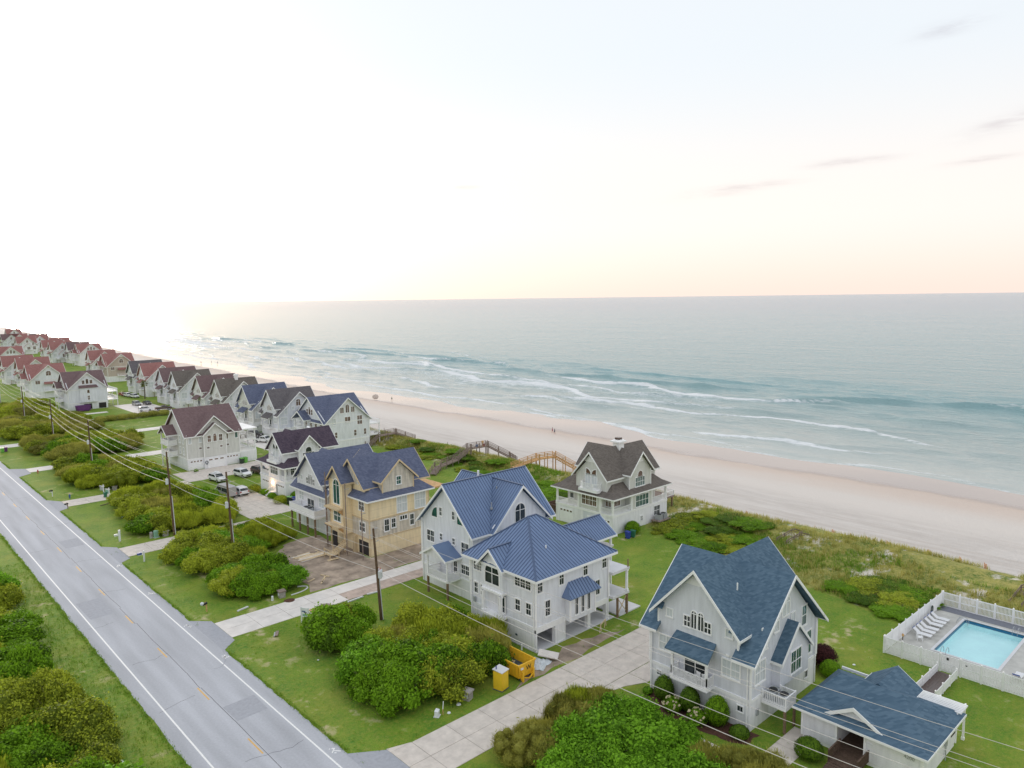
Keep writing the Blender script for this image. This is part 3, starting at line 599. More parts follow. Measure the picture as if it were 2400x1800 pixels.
class House:
    def __init__(s, name, label, cat, x, y, z=0.0):
        s.org = (x, y, z); s.root = thing(name, label, cat, s.org)
    def box(s, name, x0, x1, y0, y1, z0, z1, m, parent=None):
        return MB().box(x0, x1, y0, y1, z0, z1).build(name, m, parent or s.root, s.org)
    def prism(s, name, pts, vec, m, parent=None): return MB().prism(pts, vec).build(name, m, parent or s.root, s.org)
    def win(s, face, plane, a0, a1, z0, z1, cols=1, rows=2, arch=0, glass='glass', trimw=.12):
        """a0,a1: extent along the wall (y on W/E walls, x on S/N walls)"""
        fm, pm = win_meshes(abs(a1-a0), z1-z0, cols, rows, arch, trimw, glass); c = (a0+a1)/2
        loc = (plane, c, z0) if face in 'WE' else (c, plane, z0); loc = tuple(loc[i]-s.org[i] for i in range(3))
        w = link('window', fm, s.root, loc, ROT[face]); link('pane', pm, w); return w
    def roof(s, polys, t, m, name='roof'):
        mb = MB()
        for p in polys: mb.prism(p, (0, 0, -t))
        return mb.build(name, m, s.root, s.org)
    def gable(s, axis, a0, a1, c, half, ze, zr, m, t=.22, ends='both', trim='trim', fascia=True):
        """ridge along axis from a0 to a1; c, half: centre and half span incl. overhang"""
        P = (lambda a, q, z: (a, q, z)) if axis == 'x' else (lambda a, q, z: (q, a, z))
        ro = s.roof([[P(a0, c-half, ze), P(a1, c-half, ze), P(a1, c, zr), P(a0, c, zr)], [P(a0, c, zr), P(a1, c, zr), P(a1, c+half, ze), P(a0, c+half, ze)]], t, m)
        sl = (zr-ze)/half; e = .06
        for a, sgn, nm in ((a0, -1, '0'), (a1, 1, '1')):
            if ends not in ('both', nm): continue
            for q in (-1, 1):
                pts = [P(a+sgn*.003, c+q*(half+e), ze-sl*e-.03), P(a+sgn*.003, c, zr-.03), P(a+sgn*.003, c, zr-.36), P(a+sgn*.003, c+q*(half+e), ze-sl*e-.33)]
                s.prism('rake_board', pts, P(sgn*.09, 0, 0), trim)
        if fascia:
            for q in (-1, 1):
                lo, hi = sorted((c+q*(half+.004), c+q*(half+.07)))
                if axis == 'x': s.box('fascia', a0+.02, a1-.02, lo, hi, ze-.28, ze-.035, trim)
                else: s.box('fascia', lo, hi, a0+.02, a1-.02, ze-.28, ze-.035, trim)
        return ro
    def gwall(s, name, face, plane, lo, hi, z0, ze, c, zr, m, th=.2):
        """gable end wall: rectangle lo..hi, z0..ze and triangle up to (c, zr)"""
        pts2 = [(lo, z0), (hi, z0), (hi, ze), (c, zr), (lo, ze)]
        if face in 'WE': pts = [(plane, a, z) for a, z in pts2]; vec = (th if face == 'W' else -th, 0, 0)
        else: pts = [(a, plane, z) for a, z in pts2]; vec = (0, th if face == 'S' else -th, 0)
        return s.prism(name, pts, vec, m)
    def rail(s, pts, z, h=1.0, m='white_paint', post=.12, bal=.14, solid=False, name='railing'):
        mb = MB()
        for (x0, y0), (x1, y1) in zip(pts, pts[1:]):
            L = math.hypot(x1-x0, y1-y0); n = max(2, int(L/bal))
            mb.bar((x0, y0, z+h), (x1, y1, z+h), .10, .07); mb.bar((x0, y0, z+.10), (x1, y1, z+.10), .06, .06)
            if solid: mb.bar((x0, y0, z+h*.55), (x1, y1, z+h*.55), .03, h*.85)
            else:
                for k in range(1, n): t = k/n; x = x0+(x1-x0)*t; y = y0+(y1-y0)*t; mb.box(x-.024, x+.024, y-.024, y+.024, z+.1, z+h)
        for (x, y) in pts: mb.box(x-post/2, x+post/2, y-post/2, y+post/2, z, z+h+.12)
        return mb.build(name, m, s.root, s.org)
    def col(s, x, y, z0, z1, w=.22, m='white_paint', name='column'):
        mb = MB().box(x-w/2, x+w/2, y-w/2, y+w/2, z0, z1)
        if m == 'white_paint': mb.box(x-w*.75, x+w*.75, y-w*.75, y+w*.75, z0, z0+.25); mb.box(x-w*.7, x+w*.7, y-w*.7, y+w*.7, z1-.2, z1)
        return mb.build(name, m, s.root, s.org)
    def deck(s, x0, x1, y0, y1, z, m='white_paint', t=.28, name='deck'): return s.box(name, x0, x1, y0, y1, z-t, z, m)
    def corner(s, pts, z0, z1, m='trim'):
        for x, y in pts: s.box('corner_board', x-.09, x+.09, y-.09, y+.09, z0, z1, m)
    def belt(s, x0, x1, y0, y1, z, h=.3, m='trim'):
        mb = MB(); e = .045
        mb.box(x0-e, x0+.05, y0-e, y1+e, z-h, z); mb.box(x1-.05, x1+e, y0-e, y1+e, z-h, z); mb.box(x0+.05, x1-.05, y0-e, y0+.05, z-h, z); mb.box(x0+.05, x1-.05, y1-.05, y1+e, z-h, z)
        return mb.build('belt_board', m, s.root, s.org)
    def garage(s, face, plane, a0, a1, z0, z1, m='white_paint', lites=4):
        mb = MB(); n = 4
        for k in range(n):
            q0 = z0+(z1-z0)*k/n+.015; q1 = z0+(z1-z0)*(k+1)/n-.015
            if face == 'S': mb.box(a0, a1, plane-.05, plane+.02, q0, q1)
            elif face == 'W': mb.box(plane-.05, plane+.02, a0, a1, q0, q1)
        d = mb.build('garage_door', m, s.root, s.org)
        for k in range(lites):
            w = (a1-a0)/lites; c = a0+w*(k+.5); zz = z1-(z1-z0)/n*.75
            if face == 'S': s.box('pane', c-w*.3, c+w*.3, plane-.06, plane-.052, zz, zz+.28, 'glass_warm', d)
            else: s.box('pane', plane-.06, plane-.052, c-w*.3, c+w*.3, zz, zz+.28, 'glass_warm', d)
        return d
    def ac(s, x, y, z, name='air_conditioner'):
        a = s.box(name, x-.45, x+.45, y-.45, y+.45, z, z+.85, 'steel'); MB().lathe([(.40, 0), (.40, .05), (.1, .06)], (x, y, z+.851), 14).build('fan_grille', 'black', a, s.org); return a

def chair(label, x, y, z, rz, group=None):
    t = thing('porch_chair', label, 'chair', (x, y, z), rz, group)
    MB().box(-.27, .27, -.25, .25, .40, .45).build('seat', 'white_paint', t)
    b = MB()
    for k in range(5): b.box(-.25+.105*k, -.17+.105*k, .235, .27, .5, 1.05)
    b.box(-.27, .27, .23, .275, 1.0, 1.09); b.build('backrest', 'white_paint', t)
    for sx in (-1, 1):
        for sy in (-1, 1): MB().box(sx*.24-.03, sx*.24+.03, sy*.22-.03, sy*.22+.03, 0, .4 if sy > 0 else .65).build('leg', 'white_paint', t)
        MB().box(sx*.26-.04, sx*.26+.04, -.27, .27, .65, .69).build('armrest', 'white_paint', t)
    return t

def cross_house(name, label, x, y, roof, siding, base='board_white', W=11.0, D=12.9, detail=2, glass='glass', stretch=1.0, bay=True, porch='shed', zb=2.95, eastdeck=True, zr=13.85, arch4='glass', front_skirt=False):
    """the district's usual cottage: white ground storey, lapped siding, a tall gable to the road crossed by a lower one"""
    h = House(name, label, 'house', x, y); X = lambda u: x+u; Y = lambda v: y+v
    ze = 6.75; ym = Y(W*.515); xc = X(D*.5)
    h.box('ground_storey', X(0), X(D), Y(0), Y(W), 0, zb, base)
    h.box('wall', X(.03), X(D-.03), Y(.03), Y(W-.03), zb, ze, siding)
    h.belt(X(0), X(D), Y(0), Y(W), zb+.02)
    h.corner([(X(0), Y(0)), (X(0), Y(W)), (X(D), Y(0))], zb, ze)
    # cross gable (ridge along the road)
    h.gwall('gable_wall', 'S', Y(.04), X(.1), X(D-.1), ze-.02, ze, xc, ze+(D/2-.1)*.98, siding); h.gwall('gable_wall', 'N', Y(W-.04), X(.1), X(D-.1), ze-.02, ze, xc, ze+(D/2-.1)*.98, siding)
    if front_skirt: h.gable('y', Y(-.75), Y(W+.75), xc, D/2+.75, ze-.05, ze+.02+D/2*1.0, roof)
    else:
        ry = ze+.02+D/2; sl = (ry-ze+.05)/(D/2+.75); lo_, hi_ = Y(W*.118)+.25, Y(W*.91)-.25; zi = ze-.05+sl*.95
        h.gable('y', Y(-.75), Y(W+.75), xc, D/2-.2, zi, ry, roof, fascia=False)
        for a0, a1 in ((Y(-.75), lo_), (hi_, Y(W+.75))):
            h.prism('eave_roof', [(X(-.75), a0, ze-.05), (X(-.75), a1, ze-.05), (X(.2), a1, zi), (X(.2), a0, zi)], (0, 0, -.22), roof); h.box('fascia', X(-.82), X(-.754), a0, a1, ze-.33, ze-.085, 'trim')
            e_ = a0 if a0 < Y(1) else a1; q = -1 if a0 < Y(1) else 1
            for (xa, xb) in ((X(-.81), X(.2)), (X(D+.81), X(D-.2))): h.prism('rake_board', [(xa, e_+q*.003, ze-.14), (xb, e_+q*.003, zi-.03), (xb, e_+q*.003, zi-.36), (xa, e_+q*.003, ze-.44)], (0, q*.09, 0), 'trim')
        h.prism('eave_roof', [(X(D+.75), Y(-.75), ze-.05), (X(D-.2), Y(-.75), zi), (X(D-.2), Y(W+.75), zi), (X(D+.75), Y(W+.75), ze-.05)], (0, 0, -.22), roof); h.box('fascia', X(D+.754), X(D+.82), Y(-.75), Y(W+.75), ze-.33, ze-.085, 'trim')
    # front gable block (ridge towards the sea)
    g0, g1 = Y(W*.118), Y(W*.91); ze2 = 9.05; hf = (g1-g0)/2
    h.box('upper_wall', X(.0), X(D-.5), g0, g1, ze-.3, ze2, siding)
    h.gwall('gable_wall', 'W', X(-.001), g0, g1, ze2-.01, ze2, ym, zr-.26, siding); h.gwall('gable_wall', 'E', X(D-.499), g0, g1, ze2-.01, ze2, ym, zr-.26, siding)
    h.gable('x', X(-.7), X(D+.3), ym, hf+.55, ze2-.45, zr, roof)
    h.prism('gable_panel', [(X(-.04), ym-1.35, zr-1.75), (X(-.04), ym+1.35, zr-1.75), (X(-.04), ym, zr-.5)], (.05, 0, 0), 'trim')
    h.prism('gable_panel', [(xc-1.2, Y(-.01), ze+D/2-1.5), (xc+1.2, Y(-.01), ze+D/2-1.5), (xc, Y(-.01), ze+D/2-.4)], (0, .05, 0), 'trim')
    h.corner([(X(0), g0), (X(0), g1)], ze, ze2)
    for q in (g0+.25, g1-.25): h.prism('return_roof', [(X(-.5), q-.5, 9.0), (X(-.5), q+.5, 9.0), (X(0), q+.4, 9.42), (X(0), q-.4, 9.42)], (0, 0, -.12), roof)
    if detail > 1 or y < 300:
        for (dx_, dy_, z1_) in ((-.13, .25, ze-.3), (-.13, W-.25, ze-.3), (D*.5, -.09, zb), (D-.3, -.09, ze-.3)): h.box('downspout', X(dx_)-.05, X(dx_)+.05, Y(dy_)-.05, Y(dy_)+.05, .1, z1_, 'trim')
        h.box('electric_meter', X(1.0), X(1.35), Y(-.16), Y(0), 1.2, 1.75, 'steel'); h.box('wall_vent', X(5.0), X(5.35), Y(-.06), Y(0), 1.7, 1.95, 'steel'); h.box('wall_vent', X(-.07), X(.02), Y(W*.2), Y(W*.2)+.3, 6.35, 6.55, 'trim')
    # road front windows
    G = glass
    for k, (a, b_, t, ar) in enumerate(((38.85, 38.2, 8.85, 0), (38.05, 37.5, 9.55, 1), (37.3, 36.75, 9.55, 1), (36.6, 35.95, 8.85, 0))):
        h.win('W', X(0), Y(b_-31.8), Y(a-31.8), 7.85, t, 2, 2, ar, arch4, .10)
    h.win('W', X(0), Y(9.85), Y(8.3), 4.55, 6.05, 2, 2, 0, 'blind'); h.win('W', X(0), Y(2.85), Y(1.1), 4.45, 6.0, 2, 2, 0, 'blind')
    h.win('W', X(0), Y(9.05), Y(8.4), 8.2, 8.95, 1, 1, 0, 'blind', .1); h.win('W', X(0), Y(2.55), Y(1.9), 8.2, 8.95, 1, 1, 0, 'blind', .1)
    h.win('W', X(0), Y(10.15), Y(9.6), 1.75, 2.2, 1, 2, 0, 'glass', .08); h.win('W', X(0), Y(1.25), Y(.7), 1.6, 2.1, 1, 1, 0, 'glass', .08)
    # road front balcony with its own small roof
    bx = X(-1.25); y0, y1 = Y(3.7), Y(7.75)
    if porch:
     h.deck(bx, X(-.02), y0, y1, 2.98); h.rail([(X(-.05), y0+.1), (bx+.1, y0+.1), (bx+.1, y1-.1), (X(-.05), y1-.1)], 2.98, .95)
     for q in (y0+.15, y1-.15): h.col(bx+.15, q, 2.98, 5.9)
     h.prism('porch_roof', [(X(-1.7), y0-.35, 5.85), (X(-1.7), y1+.35, 5.85), (X(.05), y1+.15, 7.15), (X(.05), y0-.15, 7.15)], (0, 0, -.14), roof); h.box('porch_beam', X(-1.62), X(-1.5), y0-.3, y1+.3, 5.5, 5.72, 'trim')
    h.win('W', X(0), Y(4.6), Y(6.9), 3.1, 5.2, 2, 1, 0, 'glass_big')
    # south side
    h.win('S', Y(.03), X(5.6), X(6.9), 9.1, 11.0, 2, 2, 1, 'blind' if detail > 1 else G, .13); h.win('S', Y(.03), X(9.6), X(10.5), 6.95, 8.9, 1, 2, 0, 'glass_green' if detail > 1 else G); h.win('S', Y(.03), X(1.9), X(2.75), 7.1, 9.1, 1, 2, 0, 'blind')
    h.win('S', Y(.03), X(4.15), X(4.9), 8.05, 9.0, 1, 1, 0, 'blind', .1); h.win('S', Y(.03), X(7.4), X(8.15), 7.95, 8.9, 1, 1, 0, 'blind', .1)
    h.win('S', Y(.03), X(.75), X(2.5), 4.15, 6.1, 2, 2, 0, 'blind'); h.win('S', Y(.03), X(10.0), X(11.7), 3.6, 5.95, 2, 2, 0, 'glass_green' if detail > 1 else G)
    h.win('S', Y(0), X(10.5), X(11.1), 1.2, 1.9, 1, 1, 0, 'glass', .08)
    if bay:
        b0, b1 = X(3.9), X(9.5); bc = (b0+b1)/2; by = Y(-.8)
        h.gwall('bay_wall', 'S', by, b0, b1, zb+.02, 5.8, bc, 8.45, siding, .85); h.gable('y', by-.3, Y(.3), bc, (b1-b0)/2+.3, 5.55, 8.62, roof, .16, '0')
        h.win('S', by, X(5.9), X(7.9), 3.65, 5.75, 2, 2, 0, 'glass_green' if detail > 1 else G)
        # air conditioners on a railed stand
        h.deck(X(1.9), X(3.85), Y(-2.4), Y(-.05), 2.4); h.rail([(X(1.95), Y(-.1)), (X(1.95), Y(-2.35)), (X(3.8), Y(-2.35)), (X(3.8), Y(-.9))], 2.4, .95, bal=.17)
        if detail > 1: h.ac(X(2.85), Y(-1.75), 2.4); h.ac(X(2.85), Y(-.7), 2.4)
        for q in (1.98, 3.77): h.col(X(q), Y(-2.3), 0, 2.12, .2, 'pile_wood', 'pile')
    if eastdeck:
        for z in (3.0, 6.0):
            h.deck(X(D), X(D+3.6), Y(1), Y(W-1), z); h.rail([(X(D+.1), Y(1.1)), (X(D+3.5), Y(1.1)), (X(D+3.5), Y(W-1.1)), (X(D+.1), Y(W-1.1))], z, .95, bal=.3)
        for q in (1.2, W-1.2): h.col(X(D+3.4), Y(q), 0, 5.7, .2)
    return h

def broad_house(name, label, x, y, roof, siding, W=14.0, D=13.0, glass='glass_warm', zr=13.9, ze=8.1, style=0, deck=True, Wg=True):
    """three storeys, a broad gable to the south crossed by a ridge running to the sea"""
    h = House(name, label, 'house', x, y); X = lambda u: x+u; Y = lambda v: y+v; zb = 2.75
    h.box('ground_storey', X(0), X(D), Y(0), Y(W), 0, zb, 'board_white'); h.box('wall', X(.03), X(D-.03), Y(.03), Y(W-.03), zb, ze, siding)
    h.belt(X(0), X(D), Y(0), Y(W), zb+.02); h.corner([(X(0), Y(0)), (X(0), Y(W)), (X(D), Y(0))], zb, ze)
    xc = X(D/2); sl = (zr-ze)/(D/2+.1)
    h.gwall('gable_wall', 'S', Y(.04), X(.1), X(D-.1), ze-.02, ze, xc, ze+sl*(D/2-.1), siding); h.gable('y', Y(-.6), Y(W*.55), xc, D/2+.6, ze-.5, zr+.02, roof, ends='0')
    ym = Y(W*.52); hw = W*.48
    h.gwall('gable_wall', 'W', X(.02), Y(.35), Y(W-.1), ze-.02, ze, ym, min(zr-.3, ze+sl*hw*.98), siding); h.gwall('gable_wall', 'E', X(D-.02), Y(.35), Y(W-.1), ze-.02, ze, ym, min(zr-.3, ze+sl*hw*.98), siding)
    h.gable('x', X(-.6), X(D+.6), ym, hw+.55, ze-.45, zr, roof)
    h.prism('gable_panel', [(xc-1.4, Y(-.01), zr-1.6), (xc+1.4, Y(-.01), zr-1.6), (xc, Y(-.01), zr-.5)], (0, .05, 0), 'trim')
    G = glass
    if style == 0:
        for a, t, ar in ((-1.6, 11.3, 0), (0, 12.0, 1), (1.6, 11.3, 0)): h.win('S', Y(.03), xc+a-.5, xc+a+.5, 9.9, t, 2, 1, ar, G)
        h.win('S', Y(.03), xc-.8, xc+.75, 7.3, 8.7, 2, 1, 0, G); h.win('S', Y(.03), X(9.4), X(10.8), 6.4, 8.7, 2, 2, 0, G); h.win('S', Y(.03), X(2.2), X(2.9), 7.0, 8.6, 1, 1, 0, 'blind')
        for q in (2.6, 8.3, 11.3): h.win('S', Y(.03), X(q), X(q+.65), 3.5, 5.0, 1, 2, 0, G)
    elif style == 1:
        for a, t, ar in ((-1.3, 10.9, 0), (0, 11.4, 1), (1.3, 10.9, 0)): h.win('S', Y(.03), xc+a-.42, xc+a+.42, 9.6, t, 1, 1, ar, G)
        h.box('bump_out', X(3.7), X(9.4), Y(-.9), Y(.02), 2.8, 8.3, siding); h.prism('bump_roof', [(X(3.3), Y(-1.3), 8.3), (X(9.8), Y(-1.3), 8.3), (X(9.5), Y(.05), 9.1), (X(3.6), Y(.05), 9.1)], (0, 0, -.15), roof)
        h.win('S', Y(-.9), xc-.4, xc+.4, 6.2, 7.4, 1, 1, 1, G); h.win('S', Y(-.9), xc-.35, xc+.35, 3.7, 5.2, 2, 2, 0, G)
        h.box('opening_shade_panel', X(5.0), X(7.6), Y(-.03), Y(.2), .1, 2.1, 'interior_shade'); h.box('opening_shade_panel', X(9.9), X(12.4), Y(-.03), Y(.2), .1, 2.1, 'interior_shade')  # flat dark panels on the wall, painted as shaded openings
    else:
        h.win('S', Y(.03), xc-.9, xc+.9, 9.4, 11.3, 2, 2, 1, G); h.win('S', Y(.03), X(1.6), X(3.2), 6.0, 7.5, 2, 1, 0, G); h.win('S', Y(.03), X(9.6), X(11.4), 5.3, 7.3, 2, 1, 0, G)
        h.prism('bump_roof', [(X(4.4), Y(-1.3), 6.0), (X(9), Y(-1.3), 6.0), (X(8.7), Y(.05), 6.8), (X(4.7), Y(.05), 6.8)], (0, 0, -.15), roof); h.deck(X(4.4), X(9), Y(-1.2), Y(0), 3.0); h.rail([(X(4.5), Y(0)), (X(4.5), Y(-1.1)), (X(8.9), Y(-1.1)), (X(8.9), Y(0))], 3.0, .95, bal=.3)
    for q in (2.0, 4.6, 7.2, 9.8): h.win('W', X(.03), Y(q), Y(q+1.0), 6.0, 7.6, 1, 2, 0, G)
    for a, t, ar in ((-1.2, 10.6, 0), (0, 11.2, 1), (1.2, 10.6, 0)): h.win('W', X(.02), ym+a-.45, ym+a+.45, 9.2, t, 1, 2, ar, G)
    # stacked balconies on the road side
    for z in (3.0, 5.7):
        h.deck(X(-1.9), X(0), Y(W*.5), Y(W*.85), z); h.rail([(X(-.05), Y(W*.5+.1)), (X(-1.8), Y(W*.5+.1)), (X(-1.8), Y(W*.85-.1)), (X(-.05), Y(W*.85-.1))], z, 1.0, bal=.3, solid=(style == 1))
    for q in (W*.5+.15, W*.85-.15): h.col(X(-1.75), Y(q), 0, 8.0, .2)
    h.gable('x', X(-2.3), X(.3), Y(W*.675), W*.2+.3, 8.0, 10.2, roof, .15, '0')
    if deck:
        for z in (3.0, 6.0):
            h.deck(X(D), X(D+3.8), Y(.6), Y(W-1), z); h.rail([(X(D+.1), Y(.7)), (X(D+3.7), Y(.7)), (X(D+3.7), Y(W-1.1)), (X(D+.1), Y(W-1.1))], z, .95, bal=.3)
        for q in (.8, W/2, W-1.2): h.col(X(D+3.6), Y(q), 0, 5.7, .2)
    return h

# ---- the near cottage with the blue shingle roof
H1 = cross_house('beach_house', 'pale grey beach house with blue shingle roof and three trimmed shrubs along its front', 58.3, 31.8, 'shingle_blue', 'siding_grey', eastdeck=False)
chair('white slatted chair with its back to the wall on the near blue-roofed house balcony', 57.5, 36.9, 2.98, R(-100)); chair('white slatted chair at the right end of the near blue-roofed house balcony', 57.5, 36.05, 2.98, R(-60))
tb = thing('porch_table', 'small white side table beside the chairs on the near balcony', 'table', (57.55, 38.2, 2.98)); MB().lathe([(.33, .50), (.33, .55)], (0, 0, 0), 12).build('table_top', 'white_paint', tb); MB().lathe([(.2, 0), (.05, .05), (.05, .5)], (0, 0, 0), 8).build('stem', 'white_paint', tb)
MB().tube([(61.2, 35.0, 11.6), (61.2, 35.0, 12.3)], .07).build('vent_pipe', 'trim', H1.root, H1.org); MB().tube([(67.3, 33.2, 10.7), (67.3, 33.2, 11.4)], .07).build('vent_pipe', 'trim', H1.root, H1.org)

# ---- the house with the blue standing-seam metal roof
UB = MB().box(-.5, .5, -.5, .5, -.5, .5).mesh('seam', 'seam_metal')
def seams(h, ro, poly, step=.46):
    """standing seams on one roof plane: upright ribs running down the slope"""
    P = [Vector(p) for p in poly]; n = sum(((P[i]-P[0]).cross(P[i+1]-P[0]) for i in range(1, len(P)-1)), Vector()).normalized()
    if n.z < 0: n = -n
    e = Vector((0, 0, 1)).cross(n).normalized(); d = e.cross(n).normalized()
    if d.z > 0: d = -d
    ss = [p.dot(e) for p in P]; s = min(ss)+step*.55
    while s < max(ss)-.08:
        hit = []
        for a, b in zip(P, P[1:]+P[:1]):
            sa, sb = a.dot(e)-s, b.dot(e)-s
            if sa*sb < 0: hit.append(a+(b-a)*(sa/(sa-sb)))
        if len(hit) == 2:
            a, b = hit; L = (b-a).length
            if L > .3:
                if a.z < b.z: a, b = b, a
                dd = (b-a).normalized(); M = Matrix((e, dd, n)).transposed().to_4x4(); c = (a+b)/2+n*.022
                o = link('seam', UB, ro); o.matrix_local = Matrix.Translation(c-Vector(h.org)) @ M @ Matrix.Diagonal((.055, L*.992, .06, 1))
        s += step
h = House('metal_roof_house', 'large white house under a blue standing-seam metal roof beside the yellow dumpster', 'house', 55.2, 56.0)
# north block
h.box('ground_storey', 59.2, 73.2, 67.0, 82.6, 0, 2.6, 'board_white'); h.box('wall', 59.22, 73.2, 71.5, 82.58, 2.6, 9.0, 'siding_pale'); h.belt(59.2, 73.2, 67.0, 82.6, 2.62, .25)
h.corner([(59.2, 82.6), (59.2, 72.2)], 2.6, 9.0)
h.gwall('gable_wall', 'W', 59.21, 71.6, 82.5, 8.98, 9.0, 77.0, 14.35, 'siding_pale'); h.gwall('gable_wall', 'E', 73.18, 71.6, 82.5, 8.98, 9.0, 77.0, 14.35, 'siding_pale')
def mgable(h, axis, a0, a1, c, half, ze, zr, ends='both', t=.18):
    ro = h.gable(axis, a0, a1, c, half, ze, zr, 'metal_roof', t, ends); P = (lambda a, q, z: (a, q, z)) if axis == 'x' else (lambda a, q, z: (q, a, z))
    for s_ in (-1, 1): seams(h, ro, [P(a0, c+s_*half, ze), P(a1, c+s_*half, ze), P(a1, c, zr), P(a0, c, zr)])
    rb = MB().bar(P(a0, c, zr+.03), P(a1, c, zr+.03), .28, .07); rb.build('ridge_cap', 'seam_metal', ro, h.org); return ro
mgable(h, 'x', 58.6, 74.0, 77.0, 6.05, 8.75, 14.75)
h.gwall('gable_wall', 'S', 70.95, 62.2, 72.0, 6.0, 9.3, 67.2, 13.85, 'siding_pale'); h.gwall('gable_wall', 'N', 82.0, 62.2, 72.0, 8.0, 9.3, 67.2, 13.85, 'siding_pale')
mgable(h, 'y', 70.35, 83.4, 67.2, 5.5, 8.75, 14.3)
h.win('S', 70.95, 66.2, 68.0, 8.75, 11.7, 2, 2, 1, 'glass', .16)
h.win('W', 59.21, 78.95, 80.15, 9.75, 11.15, 1, 1, 'l', 'glass_green', .1); h.win('W', 59.21, 73.4, 74.6, 9.75, 11.15, 1, 1, 'r', 'glass_green', .1)
h.win('W', 59.21, 77.9, 78.4, 10.2, 11.25, 1, 2); h.win('W', 59.21, 75.15, 75.65, 10.2, 11.25, 1, 2)
h.win('W', 59.21, 79.75, 81.3, 6.1, 7.6, 2, 2); h.win('W', 59.21, 72.35, 73.8, 6.0, 7.5, 2, 2); h.win('W', 59.21, 77.9, 78.4, 6.8, 7.65, 1, 2); h.win('W', 59.21, 75.2, 75.7, 6.8, 7.6, 1, 2); h.win('W', 59.21, 72.3, 73.9, 3.3, 4.5, 2, 2)
# entry porch on the road side of the north block
h.deck(57.0, 59.2, 74.2, 78.6, 2.55); h.rail([(59.1, 74.3), (57.1, 74.3), (57.1, 78.5), (59.1, 78.5)], 2.55, .95)
for q in (74.3, 78.5): h.col(57.1, q, 2.5, 5.6, .18); h.col(57.1, q, 0, 2.3, .24, 'pile_wood', 'pile')
ro = h.gable('x', 56.5, 59.3, 76.6, 2.75, 5.5, 7.05, 'metal_roof', .15, '0'); h.gwall('porch_gable', 'W', 56.8, 74.1, 79.1, 5.3, 5.45, 76.6, 6.8, 'siding_white', .1)
h.win('W', 59.21, 74.8, 75.5, 3.0, 4.6, 1, 2); h.box('door', 59.13, 59.2, 76.0, 77.0, 2.6, 4.7, 'white_paint'); h.win('W', 59.21, 77.4, 78.3, 3.9, 4.4, 2, 1)
# link and south block
h.box('ground_storey', 55.2, 67.7, 60.2, 67.2, 0, 2.82, 'board_white')
h.box('wall', 55.22, 67.68, 56.02, 67.18, 2.82, 8.5, 'siding_pale'); h.belt(55.2, 67.7, 56.0, 67.2, 2.84, .3); h.corner([(55.2, 56.0), (67.7, 56.0), (55.2, 67.2)], 2.85, 8.5)
# carport openings along the south side of the ground storey
h.box('floor_slab', 55.1, 68.6, 55.8, 60.3, 0, .1, 'slab_white'); h.box('back_wall', 55.4, 67.6, 60.0, 60.15, .1, 2.6, 'board_white'); h.box('ground_storey', 55.2, 55.4, 56.0, 60.2, 0, 2.55, 'board_white')
for a0, a1 in ((58.25, 59.95), (63.85, 64.35), (67.2, 67.7)): h.box('pier', a0, a1, 55.99, 56.5, 0, 2.55, 'board_white')
h.box('side_wall', 59.7, 59.9, 56.5, 60.0, .1, 2.55, 'board_white'); h.box('header', 55.2, 67.7, 55.97, 56.3, 2.15, 2.55, 'trim'); h.win('S', 58.3, 60.35, 61.1, 1.1, 2.0, 1, 2); h.box('entry_wall', 59.95, 63.9, 58.3, 58.45, .1, 2.55, 'white_paint')
ez, rz_ = 8.62, 12.75; ex0, ex1, ey0, ey1 = 54.5, 68.4, 55.2, 68.0
r1, r2 = (65.2-2.2, 62.4), (65.2-.4, 62.4)
R1, R2 = (61.2, 63.3, rz_), (62.6, 63.3, rz_)
hp = [[(ex0, ey0, ez), (ex1, ey0, ez), R2, R1], [(ex0, ey1, ez), (ex0, ey0, ez), R1], [(ex1, ey1, ez), (ex0, ey1, ez), R1, R2], [(ex1, ey0, ez), (ex1, ey1, ez), R2]]
ro = h.roof(hp, .18, 'metal_roof')
for p in hp: seams(h, ro, p)
for a, b in ((hp[0][0], R1), (hp[0][1], R2), (hp[2][1], R1), (R1, R2)): MB().bar(Vector(a)+Vector((0, 0, .03)), Vector(b)+Vector((0, 0, .03)), .26, .07).build('ridge_cap', 'seam_metal', ro, h.org)
h.box('fascia', ex0-.07, ex0-.004, ey0-.07, ey1, ez-.3, ez-.03, 'trim'); h.box('fascia', ex0-.004, ex1, ey0-.07, ey0-.004, ez-.3, ez-.03, 'trim'); h.box('soffit', ex0+.02, ex1-.02, ey0+.02, ey1-.02, ez-.24, ez-.19, 'trim')
# road front of the south block: gabled bay, porch, window rows
h.gwall('bay_wall', 'W', 54.6, 60.75, 64.5, 5.55, 8.45, 62.62, 10.3, 'siding_pale', 2.5); mgable(h, 'x', 54.15, 59.2, 62.62, 2.25, 8.4, 10.55, '0', .14)
h.win('W', 54.6, 61.35, 63.75, 6.3, 8.75, 2, 2, 1, 'glass', .18)
for a0, a1 in ((64.85, 66.5), (56.75, 59.3)): h.win('W', 55.21, a0, a1, 6.95, 8.2, 3, 2)
for a0, a1 in ((65.85, 66.45), (64.75, 65.3), (58.5, 59.25), (56.75, 57.5)): h.win('W', 55.21, a0, a1, 4.05, 5.35, 1, 2)
h.deck(54.1, 55.2, 60.6, 64.1, 2.75); h.box('porch_header', 54.35, 55.2, 60.7, 64.3, 5.3, 5.55, 'trim'); h.box('recess_shade_panel', 55.16, 55.2, 61.0, 63.8, 2.75, 5.3, 'interior_shade')  # thin dark panel paints the shade of the porch recess
h.box('recess_wall', 55.10, 55.155, 62.2, 63.85, 2.76, 5.3, 'siding_white'); h.win('W', 55.1, 60.95, 62.0, 3.1, 4.95, 2, 1, 0, 'glass_big')
